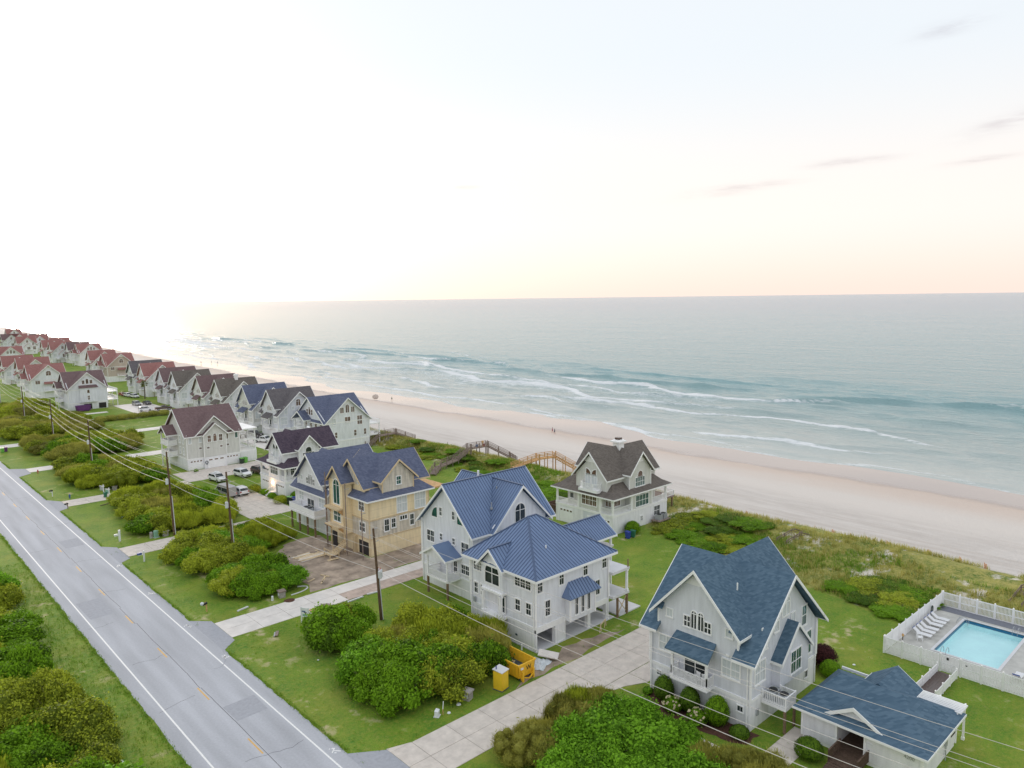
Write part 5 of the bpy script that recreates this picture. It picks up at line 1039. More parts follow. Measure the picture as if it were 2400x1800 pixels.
def stem_mesh(seed, R0, H0):
    r = random.Random(seed); mb = MB()
    for k in range(6):
        a = r.uniform(0, 6.28); q = r.uniform(.3, .7)*R0; mb.tube([(0.1*math.cos(a), .1*math.sin(a), 0), (q*.5*math.cos(a), q*.5*math.sin(a), H0*.35), (q*math.cos(a), q*math.sin(a), H0*.7)], [.09, .06, .02], 5)
    for k in range(16):
        a = r.uniform(0, 6.28); q = r.uniform(.45, 1.0)*R0; e = r.uniform(.55, 1.02)*H0*(1.05-.35*(q/R0)**2); mb.tube([(q*.3*math.cos(a), q*.3*math.sin(a), H0*.2), (q*.75*math.cos(a+.1), q*.75*math.sin(a+.1), e*.75), (q*math.cos(a), q*math.sin(a), e)], [.04, .025, .008], 4)
    return mb.mesh('stems', 'bark')
BM = {}
for key, m, sty, leaf in (('green', 'leaf_green', 'leaf', .17), ('olive', 'leaf_olive', 'leaf', .15), ('brown', 'leaf_brown', 'shag', .22), ('bright', 'leaf_bright', 'leaf', .18), ('dark', 'leaf_dark', 'leaf', .15), ('olshag', 'leaf_olive', 'shag', .24)):
    BM[key] = [bush_mesh(hash((key, q)) % 1000 if False else sum(map(ord, key))*7+q, 13000, 2.6, 3.0, 34+6*q, leaf*.72, m, sty) for q in range(3)]
STEM = [stem_mesh(q, 2.6, 3.0) for q in range(3)]
def bush(kind, x, y, r, h, label, group=None, z=0, name='shrub', cat='shrub'):
    t = thing(name, label, cat, (x, y, z), random.uniform(0, 6.28), group); q = random.randrange(3); s = (r/2.6*random.uniform(.9, 1.1), r/2.6*random.uniform(.9, 1.1), h/3.0)
    link('foliage', BM[kind][q], t, scale=s); link('stems', STEM[q], t, scale=s); return t
def inside(p, poly):
    x, y = p; c = False
    for (x1, y1), (x2, y2) in zip(poly, poly[1:]+poly[:1]):
        if (y1 > y) != (y2 > y) and x < (x2-x1)*(y-y1)/(y2-y1)+x1: c = not c
    return c
WORDS = {'green': 'leafy green', 'olive': 'olive green', 'brown': 'brownish twiggy', 'bright': 'bright green', 'dark': 'dark green', 'olshag': 'shaggy olive'}
def thicket(poly, sp, rad, hgt, pick, where, seed, hmul=None):
    r = random.Random(seed); xs = [p[0] for p in poly]; ys = [p[1] for p in poly]; pts = []
    for k in range(int(40*(max(xs)-min(xs))*(max(ys)-min(ys))/sp**2)):
        p = (r.uniform(min(xs), max(xs)), r.uniform(min(ys), max(ys)))
        if inside(p, poly) and all(math.hypot(p[0]-q[0], p[1]-q[1]) > sp for q in pts): pts.append(p)
    ks = [pick(p, r) for p in pts]
    for p, k in zip(pts, ks):
        same = sorted(q for q, kk in zip(pts, ks) if kk == k); extra = ''
        if 1 < len(same) <= 6: i_ = same.index(p); extra = ', nearest the road' if i_ == 0 else (', farthest from the road' if i_ == len(same)-1 else ', %s from the road' % ['', 'second', 'third', 'fourth', 'fifth'][i_])
        bush(k, p[0], p[1], r.uniform(*rad), r.uniform(*hgt), '%s shrub in the thicket %s%s' % (WORDS[k], where, extra), '%s shrubs in the thicket %s' % (WORDS[k], where))
def ch(*w): return lambda p, r: r.choices([a for a, _ in w], [b for _, b in w])[0]
thicket([(40.6, 43.6), (50.5, 43.9), (50.6, 30), (52.5, 26.5), (45, 26.5), (41, 36)], 1.9, (1.8, 2.7), (2.2, 3.5), lambda p, r: ('brown' if r.random() < .55 else 'olshag') if (p[1] > 41.2 or p[0] > 49.2 and p[1] < 33) else 'bright', 'beside the near garden path', 1)
thicket([(36.9, 63.5), (37.9, 58), (40.8, 56.2), (46.5, 55.6), (50, 57), (52.2, 60), (52.2, 66), (48, 69), (42, 68)], 2.0, (2.0, 3.0), (2.5, 4.0), lambda p, r: 'green' if p[0] < 41.6+r.uniform(-1, 1) else r.choice(['brown', 'olshag', 'olive', 'green', 'olive']), 'in front of the metal-roofed house', 2)
for (x, y, r_, h_, k) in ((39.2, 73.4, 2.7, 4.0, 'dark'), (41.6, 75.4, 2.6, 3.9, 'olive'), (43.6, 74.4, 2.3, 3.3, 'green'), (40.9, 71.9, 2.4, 3.4, 'green')): bush(k, x, y, r_, h_, '%s shrub in the clump behind the white yard sign' % WORDS[k], '%s shrubs behind the yard sign' % WORDS[k])
thicket([(36.8, 97.2), (39.6, 93.4), (44.6, 93.2), (45.8, 96), (45.4, 101), (41, 102.4), (37.4, 100)], 2.0, (1.9, 2.7), (2.0, 3.3), ch(('green', 3), ('bright', 1), ('olive', 1)), 'beside the bare dirt lot', 3)
thicket([(36.3, 117), (36.8, 110.5), (39, 105.6), (45, 105), (47, 108.6), (52.4, 113), (53.6, 118), (52, 120.9), (40, 120.9)], 2.4, (2.2, 3.1), (2.2, 3.6), ch(('olive', 3), ('green', 2), ('olshag', 2), ('bright', .6)), 'round the second utility pole', 4)
thicket([(38.2, 132), (43.6, 130.4), (50, 130.4), (52.6, 135), (52.4, 150), (48, 155), (42, 159), (39.8, 154), (39.4, 144)], 3.0, (2.7, 3.8), (2.3, 3.8), ch(('olive', 4), ('olshag', 1.5), ('green', 1.5), ('brown', .6)), 'round the third utility pole', 5)
thicket([(39, 199), (38.8, 181), (41, 172), (46, 170.4), (52.5, 172), (53, 180), (51, 194), (47, 199.4), (42, 200.3)], 3.3, (3.0, 4.2), (2.3, 3.8), ch(('olive', 4), ('brown', 1.2), ('olshag', 1.5), ('green', 1)), 'round the fourth utility pole', 6)
thicket([(39.5, 228), (42, 214), (48, 212), (59, 213), (62, 222), (59, 237), (48, 239), (40, 239)], 4.2, (3.2, 4.2), (2.8, 4.0), ch(('olive', 3), ('brown', 3), ('green', 1)), 'beyond the red hydrant', 7)
thicket([(38, 256), (57, 252), (61, 262), (60, 272), (58, 290), (40, 290)], 4.8, (3.6, 4.6), (2.8, 4.0), ch(('olive', 3), ('brown', 3)), 'by the far lawns', 8)
thicket([(38, 302), (57, 300), (58, 330), (40, 330)], 5.2, (4.0, 5.0), (3, 4.2), ch(('olive', 3), ('brown', 2)), 'at the left picture edge', 9)
thicket([(14.0, 122), (13.8, 60), (13.0, 52), (3, 52), (1, 90), (7, 122)], 2.6, (2.2, 3.4), (2.3, 4.2), ch(('olive', 3), ('green', 3.2), ('olshag', 1.4), ('bright', 1)), 'across the road', 10)
for (x, y, r_, h_, k, w_) in ((40.0, 61.2, 3.9, 4.3, 'green', 'large green shrub dome facing the road before the metal-roofed house'), (42.6, 58.3, 3.6, 4.1, 'green', 'large green shrub dome nearest the near driveway corner'), (38.9, 64.6, 3.1, 3.8, 'bright', 'bright shrub dome at the left end of the mass before the metal-roofed house'), (47.0, 58.6, 3.3, 3.6, 'olive', 'olive shrub dome beside the portable toilet'), (48.5, 65.5, 3.6, 3.8, 'olshag', 'shaggy olive dome in front of the metal-roofed house porch'), (40.6, 74.2, 3.5, 4.4, 'green', 'tall shrub dome behind the white yard sign'), (45.8, 38.5, 3.6, 3.7, 'bright', 'largest bright green shrub dome at the bottom edge of the picture'), (48.6, 35.2, 3.3, 3.4, 'bright', 'bright green shrub dome beside the garden path')): bush(k, x, y, r_, h_, w_)
def dune_shrubs(poly, sp, where, seed):
    r = random.Random(seed); xs = [p[0] for p in poly]; ys = [p[1] for p in poly]; pts = []
    for k in range(1500):
        p = (r.uniform(min(xs), max(xs)), r.uniform(min(ys), max(ys)))
        if inside(p, poly) and all(math.hypot(p[0]-q[0], p[1]-q[1]) > sp*r.uniform(.8, 1.5) for q in pts): pts.append(p)
    for p in pts: bush(r.choice(['green', 'green', 'dark', 'olive']), p[0], p[1], r.uniform(2.2, 3.6), r.uniform(.45, .95), 'low dune shrub %s' % where, 'low dune shrubs %s' % where, ground_z(*p)-.05, 'dune_shrub')
dune_shrubs([(99, 97), (108, 98), (113.5, 118), (114, 160), (109, 166), (105, 126)], 3.4, 'between the two dune boardwalks', 3); dune_shrubs([(98, 58), (107, 57), (113, 64), (109, 72), (99, 71)], 3.2, 'in front of the brown-roofed house', 4); dune_shrubs([(94, 31.5), (101, 31), (103, 36), (96, 40)], 2.6, 'beyond the solid pool fence', 5)
# clipped shrubs and garden plants
def egg(x, y, r_, h_, m, label, seed, n=2600, name='shrub', cat='shrub', z=0, group=None):
    r = np.random.RandomState(seed); d = r.normal(0, 1, (n, 3)); d /= np.linalg.norm(d, axis=1, keepdims=True)
    p = d*np.array([r_, r_, h_*.5])*(1+.05*r.normal(0, 1, (n, 1))); p[:, :2] *= (1-.18*p[:, 2:3]/(h_*.5)); p[:, 2] += h_*.5+.05; p[:, 2] = np.maximum(p[:, 2], .03)
    t = thing(name, label, cat, (x, y, z), 0, group); vs, fs = lobes_core([((0, 0, 0), 1.0)], 1.0); vs = [(a*r_*.88, b*r_*.88, h_*.5+.05+(c if c > .03 else -.9)*h_*.44) for a, b, c in vs]
    vs2 = []
    for j in range(6):
        for i in range(7): th = math.pi*j/5; ph = 2*math.pi*i/7; vs2.append((r_*.86*math.sin(th)*math.cos(ph), r_*.86*math.sin(th)*math.sin(ph), h_*.5+.05+h_*.43*math.cos(th)))
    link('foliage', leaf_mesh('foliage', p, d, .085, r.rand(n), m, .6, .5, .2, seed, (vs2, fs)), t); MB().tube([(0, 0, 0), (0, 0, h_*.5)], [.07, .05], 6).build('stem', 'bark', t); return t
egg(57.35, 40.45, .95, 2.4, 'leaf_dark', 'clipped egg-shaped shrub at the driveway end of the near house front', 1); egg(57.35, 37.5, .95, 2.35, 'leaf_dark', 'clipped egg-shaped shrub below the balcony of the near house', 2); egg(57.25, 34.5, 1.1, 2.7, 'leaf_green', 'tallest clipped shrub between the flowers and the near house corner', 3); egg(56.9, 32.0, .85, 1.05, 'leaf_dark', 'low round shrub at the corner of the near house bed', 4)
egg(58.5, 26.4, 1.15, 1.7, 'leaf_dark', 'round dark shrub at the pool house corner', 5); egg(73.6, 34.2, 1.3, 2.2, 'leaf_green', 'green shrub behind the near house by the lawn', 6); egg(74.9, 32.6, 1.4, 2.3, 'leaf_maroon', 'maroon leaved shrub behind the near house', 7); egg(73.4, 31.2, 1.0, 1.6, 'leaf_green', 'small green shrub in front of the maroon shrub', 8)
egg(96.4, 74.6, 1.3, 2.0, 'leaf_green', 'rounded shrub beside the blue bin at the brown-roofed house', 9)
for k, (x, y, r_, h_, w) in enumerate(((63.0, 146.6, 1.3, 1.5, 'beside the white cars'), (63.6, 142.9, .85, 1.2, 'left of the white entry steps'), (63.3, 139.0, .9, 1.2, 'right of the white entry steps'), (63.1, 134.6, 1.5, 1.5, 'beside the green-lidded bin'), (66.9, 135.6, 1.2, 1.5, 'behind the green-lidded bin'), (61.2, 174.0, .5, .7, 'at the corner of the stone grey house'))): egg(x, y, r_, h_, 'leaf_olive' if k in (0, 3) else 'leaf_green', 'clipped mound shrub %s' % w, 20+k, 1600)
for k in range(7): egg(66+3.3*k, 272.4+random.uniform(-.4, .4), 2.2, 1.9, 'leaf_brown', 'long rounded hedge shrub between the far lawns', 40+k, 2200, 'hedge_shrub', 'hedge', group='far hedge')
def hydrangea(x, y, label, seed):
    r = random.Random(seed); t = egg(x, y, .95, 1.25, 'leaf_green', label, seed, 1600, 'hydrangea', 'shrub')
    mb = MB()
    for k in range(30):
        a = r.uniform(0, 6.28); e = r.uniform(.05, 1.3); p = (.95*math.cos(a)*math.cos(e), .95*math.sin(a)*math.cos(e), .68+.62*math.sin(e)); mb.lathe([(.05, -.09), (.12, 0), (.05, .09)], p, 6)
    mb.build('blossoms', 'hydrangea', t)
hydrangea(56.3, 38.7, 'hydrangea with tan flower heads between the two shrubs nearest the driveway', 61); hydrangea(56.2, 35.9, 'hydrangea with pale flower heads before the tallest clipped shrub', 62); egg(57.1, 42.2, .5, .6, 'leaf_bright', 'small leafy plant at the driveway corner of the mulch bed', 63, 700, 'garden_plant', 'plant')
# palms
def palm(x, y, h_, label, seed, s=1.0):
    r = random.Random(seed); t = thing('palm_tree', label, 'palm tree', (x, y, 0)); tr = [(0.12*math.sin(k*.5), .1*math.cos(k*.4), h_*k/6) for k in range(7)]; MB().tube(tr, [.24-.015*k for k in range(7)], 8).build('trunk', 'bark', t)
    vs, fs, tn = [], [], []
    for k in range(34):
        a = r.uniform(0, 6.28); e = r.uniform(-.5, 1.2); L = s*r.uniform(1.1, 1.6); c = Vector(tr[-1]); d = Vector((math.cos(a)*math.cos(e), math.sin(a)*math.cos(e), math.sin(e))); sd_ = Vector((-math.sin(a), math.cos(a), 0)); tone = r.random()
        for j in range(9):
            an = (j-4)*.22; q = d*math.cos(an)+sd_*math.sin(an); st_ = c+d*L*.45; en = st_+q*L*.6*(1-.06*abs(j-4)); en.z -= .18*L*abs(j-4)/4+.15; wv = q.cross(Vector((0, 0, 1)))*.05*s; o = len(vs); vs += [tuple(st_-wv), tuple(st_+wv), tuple((st_+en)/2+wv*1.3), tuple(en), tuple((st_+en)/2-wv*1.3)]; fs.append([o, o+1, o+2, o+3, o+4]); tn += [tone]*5
        o = len(vs); vs += [tuple(c-sd_*.03), tuple(c+sd_*.03), tuple(c+d*L*.5)]; fs.append([o, o+1, o+2]); tn += [.3]*3
    me = bpy.data.meshes.new('crown'); me.from_pydata(vs, [], fs); at = me.attributes.new('tone', 'FLOAT', 'POINT'); at.data.foreach_set('value', tn); me.materials.append(MATS['palm_leaf']); link('crown', me, t)
palm(95.2, 323.6, 6.2, 'lone palm tree in front of the reddish roofed cottage', 3, 1.5); palm(74.8, 37.2, 3.2, 'palm with drooping fronds behind the near blue-roofed house', 5, 1.15)
# dune grasses: nobody could count them
def dune_grass(name, label, m, n, seed, hgt, sel):
    r = np.random.RandomState(seed); vs, tn = [], []; cnt = 0; rows = []
    while cnt < n:
        y = 8+r.rand()**1.7*330; e = dune_edge(y); x = e+r.rand()*(122.3-e)+shift(y)
        q = mnoise.noise(Vector((x*.11, y*.09, 2.0+seed)))
        if not sel(x-e, q): continue
        if 15.5 < y < 30 and x < 101.2: continue
        if 75 < y < 90 and x < 112: continue
        cnt += 1; rows.append((x, y, ground_z(x, y), 1+max(0, y-90)/170.))
    for (x, y, z, k) in rows:
        t = r.rand()
        for b in range(7):
            a = r.rand()*6.283; w = .035*k; L = hgt*(.6+.7*r.rand())*(1+.15*k); bx = x+r.normal(0, .16*k); by = y+r.normal(0, .16*k); ln = L*(.25+.5*r.rand())
            vs += [(bx-w*math.sin(a), by+w*math.cos(a), z-.05), (bx+w*math.sin(a), by-w*math.cos(a), z-.05), (bx+ln*math.cos(a), by+ln*math.sin(a), z+L)]; tn += [min(1, t*.7+.3*r.rand())]*3
    me = bpy.data.meshes.new(name); me.from_pydata(vs, [], np.arange(len(vs)).reshape(-1, 3).tolist()); at = me.attributes.new('tone', 'FLOAT', 'POINT'); at.data.foreach_set('value', tn); me.materials.append(MATS[m])
    o = link(name, me); tag(o, label, 'grass', kind='stuff')
dune_grass('dune_grass', 'golden and green dune grass along the back of the beach', 'dune_blade', 11000, 3, .6, lambda d, q: q > -.12); dune_grass('dune_scrub', 'low deep green scrub growing among the dune grass', 'dune_green', 6500, 8, .55, lambda d, q: q > .05 and d < 16)
# rough tufts in the lawns and along the road edge
def lawn_tufts():
    r = np.random.RandomState(12); vs, tn = [], []
    def tuft(x, y, hh, k=5):
        t = r.rand()
        for b in range(k):
            a = r.rand()*6.283; w = .03; bx = x+r.normal(0, .12); by = y+r.normal(0, .12); L = hh*(.5+r.rand()); vs.extend([(bx-w*math.sin(a), by+w*math.cos(a), 0), (bx+w*math.sin(a), by-w*math.cos(a), 0), (bx+.6*L*math.cos(a), by+.6*L*math.sin(a), L)]); tn.extend([min(1, t*.6+.4*r.rand())]*3)
    for k in range(2600):                         # along the asphalt edges
        y = 40+r.rand()**1.4*180
        if any(a < y < b for a, b in ((43, 54.6), (81, 92), (120, 131), (159, 171), (198, 210))): continue
        tuft(30.45+abs(r.normal(0, .12)), y, .14, 3)
    for k in range(1500): tuft(19.75-abs(r.normal(0, .15)), 50+r.rand()*100, .15, 3)
    for k in range(5200):
        x = 30.6+r.rand()*58; y = 18+r.rand()**1.3*110
        if x > 54 and (30 < y < 44 or 54 < y < 84 or y > 92): continue
        if 45.9 < y < 52.1 or 83.3 < y < 89.2 or (52 < x < 54.6 and y < 46) or (x > 81.8 and y < 30) or (x > 60 and y < 29) or (45 < x < 60 and y > 88): continue
        tuft(x, y, .13, 4)
    for k in range(1600): tuft(15.4+r.rand()*4.2, 52+r.rand()*80, .16, 4)
    me = bpy.data.meshes.new('lawn_grass'); me.from_pydata(vs, [], np.arange(len(vs)).reshape(-1, 3).tolist()); at = me.attributes.new('tone', 'FLOAT', 'POINT'); at.data.foreach_set('value', tn); me.materials.append(MATS['dune_green'])
    tag(link('lawn_grass', me), 'coarse green tufts growing in the lawns and along the road edge', 'grass', kind='stuff')
lawn_tufts()
# ================================================================== POOL HOUSE, POOL, FENCES
def text(name, body, size, m, parent, loc, rot, ext=.006):
    c = bpy.data.curves.new(name, 'FONT'); c.body = body; c.size = size; c.extrude = ext; c.align_x = 'CENTER'; c.materials.append(MATS[m])
    tmp = bpy.data.objects.new('tmp', c); col.objects.link(tmp); dg = bpy.context.evaluated_depsgraph_get(); me = bpy.data.meshes.new_from_object(tmp.evaluated_get(dg)); bpy.data.objects.remove(tmp); bpy.data.curves.remove(c)
    o = link(name, me, parent, loc); o.rotation_euler = rot; return o
h = House('pool_house', 'low white pool house with blue hip roof and small front gable by the lawn', 'building', 61.0, 18.4)
h.box('wall', 61.0, 69.2, 25.2, 28.2, .3, 3.0, 'siding_white'); h.box('wall', 61.0, 69.2, 18.4, 22.8, .3, 3.0, 'siding_white'); h.box('wall', 65.5, 69.1, 22.8, 25.2, .3, 3.0, 'siding_white'); h.box('footing', 61.05, 69.15, 18.45, 28.15, 0, .3, 'trim'); h.box('porch_floor', 60.9, 65.5, 22.8, 25.2, .3, .5, 'wood_deck_dark')
h.corner([(61.0, 28.2), (61.0, 25.2), (61.0, 22.8), (61.0, 18.4), (69.2, 18.4)], .3, 3.0); hpz = [(60.3, 17.8, 3.0), (69.7, 17.8, 3.0), (69.7, 28.8, 3.0), (60.3, 28.8, 3.0)]; ra, rb_ = (65.0, 21.4, 5.15), (65.0, 26.6, 5.15)
ro = h.roof([[hpz[0], hpz[1], ra], [hpz[1], hpz[2], rb_, ra], [hpz[2], hpz[3], rb_], [hpz[3], hpz[0], ra, rb_]], .16, 'shingle_blue')
h.box('fascia', 60.24, 60.297, 17.74, 28.86, 2.78, 2.97, 'trim'); h.box('fascia', 60.3, 69.7, 17.74, 17.797, 2.78, 2.97, 'trim'); h.box('soffit', 60.35, 69.65, 17.85, 28.75, 2.78, 2.83, 'trim')
h.gable('x', 60.9, 64.5, 23.8, 2.45, 3.25, 4.65, 'shingle_blue', .12, '0'); h.gwall('gable_wall', 'W', 61.25, 21.7, 25.9, 3.1, 3.3, 23.8, 4.5, 'siding_white', .1); h.gable('x', 65.5, 70.1, 23.6, 2.2, 3.6, 5.1, 'shingle_blue', .12, '1')
text('house_number', '4200', .42, 'steel', h.root, (-.06, .95, 2.05), (R(90), 0, R(-90))); h.box('electric_meter', 66.2, 66.55, 18.2, 18.4, 1.3, 1.9, 'steel'); MB().tube([(66.37, 18.28, 0), (66.37, 18.28, 1.3)], .05, 6).build('conduit', 'steel', h.root, h.org)
h.box('window_shade_panel', 68.0, 69.0, 18.36, 18.42, 1.3, 2.6, 'interior_shade'); h.box('changing_door', 64.9, 65.49, 24.2, 25.15, .5, 2.6, 'siding_grey'); h.box('notice', 60.93, 60.99, 22.2, 22.6, 1.7, 2.0, 'sign_white')  # dark panel on the south wall paints the shade inside a window
pg = MB()
for k in range(7): pg.box(69.0+.28*k-.28, 69.14+.28*k-.28, 17.9, 22.6, 3.28, 3.38)
for q in (18.2, 20.2, 22.3): pg.box(68.6, 71.0, q-.06, q+.06, 3.1, 3.26)
pg.build('pergola', 'white_paint', h.root, h.org)
for q in (18.2, 22.3): h.col(70.7, q, 0, 3.1, .16)
h.box('beam', 69.9, 70.05, 24.5, 28.6, 3.0, 3.25, 'white_paint')
ed = thing('entry_deck', 'dark timber deck with railings at the pool house entrance', 'deck', (59.6, 23.5, 0)); 
for k in range(9): MB().box(-1.1+.27*k, -.86+.27*k, -1.1, 1.25, .42, .5).build('deck_board', 'wood_deck_dark', ed)
for (a, b) in (((-1.1, 1.25), (1.2, 1.25)), ((-1.1, -1.1), (1.2, -1.1))):
    mb = MB().bar((a[0], a[1], 1.45), (b[0], b[1], 1.45), .12, .08).bar((a[0], a[1], .65), (b[0], b[1], .65), .06)
    for k in range(12): x = a[0]+(b[0]-a[0])*k/11; mb.box(x-.03, x+.03, a[1]-.03, a[1]+.03, .45, 1.45)
    mb.build('railing', 'wood_deck_dark', ed)
for k in range(10): MB().box(-4.2+.31*k, -3.92+.31*k, -1.1, 1.25, .12+.03*k, .18+.03*k).build('ramp_board', 'wood_deck_dark', ed)
# pool
pd = struct(MB().box(82.9, POOL[0]-.3, 16.0, 29.2, -.05, .05).box(POOL[1]+.3, 98.9, 16.0, 29.2, -.05, .05).box(POOL[0]-.3, POOL[1]+.3, POOL[3]+.3, 29.2, -.05, .05).box(POOL[0]-.3, POOL[1]+.3, 16.0, POOL[2]-.3, -.05, .05).build('pool_deck', 'pool_deck'))
struct(MB().box(98.95, 100.6, 16.0, 28.9, -.05, .06).build('pool_boardwalk', 'pool_boards'))
px0, px1, py0, py1 = POOL; sp = thing('swimming_pool', 'rectangular blue swimming pool inside the white picket fence', 'swimming pool', (px0, py0, 0)); q = MB()
bs = MB(); bs.add([(px0, py0, -.85), (px1, py0, -.85), (px1, py1, -.85), (px0, py1, -.85)], [(0, 1, 2, 3)])
for a, b in (((px0, py0), (px1, py0)), ((px1, py0), (px1, py1)), ((px1, py1), (px0, py1)), ((px0, py1), (px0, py0))): bs.add([(a[0], a[1], -.85), (a[0], a[1], .06), (b[0], b[1], .06), (b[0], b[1], -.85)], [(0, 1, 2, 3)])
bs.build('basin', 'pool_floor', sp, (px0, py0, 0)); tl = MB()
tl.box(px0, px1, py0, py0+.02, -.32, 0).box(px0, px1, py1-.02, py1, -.32, 0).box(px0, px0+.02, py0, py1, -.32, 0).box(px1-.02, px1, py0, py1, -.32, 0); tl.build('tile_band', 'pool_tile', sp, (px0, py0, 0))
cp = MB(); cp.box(px0-.3, px1+.3, py0-.3, py0, -.04, .09).box(px0-.3, px1+.3, py1, py1+.3, -.04, .09).box(px0-.3, px0, py0, py1, -.04, .09).box(px1, px1+.3, py0, py1, -.04, .09); cp.build('coping', 'slab_white', sp, (px0, py0, 0))
m = bpy.data.materials.new('pool_water'); m.use_nodes = True; n = m.node_tree.nodes; l = m.node_tree.links; n.clear(); MATS['pool_water'] = m
oo = n.new('ShaderNodeOutputMaterial'); tr = n.new('ShaderNodeBsdfTransparent'); tr.inputs[0].default_value = (.86, .975, .99, 1); gl = n.new('ShaderNodeBsdfGlossy'); gl.inputs['Roughness'].default_value = .03; lw = n.new('ShaderNodeLayerWeight'); pw = n.new('ShaderNodeMath'); pw.operation = 'POWER'; pw.inputs[1].default_value = 3.5; l.new(lw.outputs['Facing'], pw.inputs[0]); fr = n.new('ShaderNodeMath'); fr.operation = 'MULTIPLY_ADD'; fr.inputs[1].default_value = .6; fr.inputs[2].default_value = .03; l.new(pw.outputs[0], fr.inputs[0]); ms = n.new('ShaderNodeMixShader'); l.new(fr.outputs[0], ms.inputs[0]); l.new(tr.outputs[0], ms.inputs[1]); l.new(gl.outputs[0], ms.inputs[2]); l.new(ms.outputs[0], oo.inputs[0])
bp = n.new('ShaderNodeBump'); bp.inputs['Strength'].default_value = .25; bp.inputs['Distance'].default_value = .1; tx = n.new('ShaderNodeTexNoise'); tx.inputs['Scale'].default_value = 2.5; gg = n.new('ShaderNodeNewGeometry'); l.new(gg.outputs['Position'], tx.inputs['Vector']); l.new(tx.outputs[0], bp.inputs['Height']); l.new(bp.outputs[0], gl.inputs['Normal'])
MB().add([(px0, py0, -.13), (px1, py0, -.13), (px1, py1, -.13), (px0, py1, -.13)], [(0, 1, 2, 3)]).build('water_surface', 'pool_water', sp, (px0, py0, 0))
def ladder(x, y, rz, par):
    for s_ in (-.25, .25):
        pts = [(.6*math.cos(a)-.1, s_, .75*math.sin(a)+.05) for a in np.linspace(0, math.pi, 9)]; o = MB().tube(pts, .03, 6).build('grab_rail', 'steel', par); o.location = (x-px0, y-py0, 0); o.rotation_euler = (0, 0, rz)
ladder(96.6, py1, R(90), sp); ladder(px0, 24.6, 0, sp); ladder(px1, 20.5, 0, sp)
FP = {}
def fence_run(root, org, a, b, hgt=1.85, panels=6, solid=False, gap=.13, gate=None, z=0):
    """white vinyl picket run: posts, rails and one picket panel between posts"""
    a = Vector((*a, z)); b = Vector((*b, z)); d = (b-a)/panels; n_ = Vector((-d.y, d.x, 0)).normalized()
    for k in range(panels+1):
        p = a+d*k; MB().box(p.x-.075, p.x+.075, p.y-.075, p.y+.075, z, z+hgt+.08).lathe([(.11, 0), (.11, .04), (.02, .12)], (p.x, p.y, z+hgt+.08), 4).build('post', 'white_paint', root, org)
    for k in range(panels):
        p = a+d*k; q = p+d; L = d.length; mb = MB()
        for zz in (.12, hgt*.52, hgt-.06): mb.bar(p+Vector((0, 0, zz)), q+Vector((0, 0, zz)), .05, .10)
        mb.build('rail', 'white_paint', root, org); pk = MB(); m_ = int(L/gap)
        if solid: pk.bar(p+d.normalized()*.08+Vector((0, 0, hgt*.5)), q-d.normalized()*.08+Vector((0, 0, hgt*.5)), .025, hgt*.86)
        else:
            for j in range(1, m_): r_ = p+d*(j/m_); pk.box(r_.x-.032, r_.x+.032, r_.y-.032, r_.y+.032, z+.15, z+hgt-.08)
        o = pk.build('picket_panel', 'white_paint', root, org); o['kind'] = 'stuff'
fz = (82.5, 16.0, 0)
f = thing('picket_fence', 'white picket fence on the pool house side of the pool', 'fence', fz); fence_run(f, fz, (82.5, 16.2), (82.5, 29.3), panels=7)
MB().box(-.12, -.08, 6.9, 7.1, 1.45, 1.7).box(-.12, -.08, 5.2, 5.35, 1.4, 1.5).build('gate_hinge', 'black', f)
fz = (82.5, 29.3, 0); f = thing('privacy_fence', 'solid white fence at the lounger end of the pool', 'fence', fz); fence_run(f, fz, (82.72, 29.32), (100.38, 29.05), panels=9, solid=True)
fz = (100.6, 29.0, 0); f = thing('picket_fence', 'white picket fence on the dune side of the pool', 'fence', fz); fence_run(f, fz, (100.6, 29.0), (100.6, 15.8), panels=7)
fz = (75.4, 23.8, 0); rm = thing('pool_ramp', 'brown board ramp with white side walls leading to the pool gate', 'ramp', fz); fence_run(rm, fz, (75.4, 23.8), (81.6, 23.7), 1.0, 3, True, z=.15); fence_run(rm, fz, (75.4, 21.9), (81.6, 21.9), 1.0, 3, True, z=.15)
for k in range(22): MB().box(75.4+.29*k, 75.65+.29*k, 22.0, 23.7, .22, .3).build('ramp_board', 'car_brown', rm, fz)
for q in (75.6, 78.5, 81.4): MB().box(q-.07, q+.07, 21.95, 22.09, 0, .22).build('leg', 'white_paint', rm, fz)
def lounger(x, y, rz, label, group=None):
    t = thing('sun_lounger', label, 'sun lounger', (x, y, .05), rz, group)
    MB().box(-.32, .32, -.95, .35, .33, .37).build('seat', 'sling', t); MB().add([(-.32, .35, .33), (.32, .35, .33), (.32, .98, .78), (-.32, .98, .78), (-.32, .35, .37), (.32, .35, .37), (.32, .96, .82), (-.32, .96, .82)], [(0, 3, 2, 1), (4, 5, 6, 7), (0, 1, 5, 4), (1, 2, 6, 5), (2, 3, 7, 6), (3, 0, 4, 7)]).build('backrest', 'sling', t)
    MB().box(-.33, .33, .96, 1.02, .76, .86).build('head_bar', 'blue_paint', t)
    for s_ in (-.34, .34): MB().tube([(s_, -.95, .35), (s_, .35, .35)], .025, 5).build('side_tube', 'white_paint', t); MB().tube([(s_, -.75, .35), (s_, -.6, 0), (s_, .2, 0), (s_, .35, .35)], .022, 5).build('leg', 'white_paint', t)
ORD = ['first', 'second', 'third', 'fourth', 'fifth', 'sixth']
for k in range(6): lounger(89.6+1.12*k+(.3 if k > 2 else 0), 27.7, R(0)+random.uniform(-.06, .06), 'white sun lounger along the solid fence, %s from the plastic armchair' % ORD[k], 'sun loungers by the fence')
lounger(86.2, 17.6, R(90), 'white sun lounger on its own across the pool from the others')
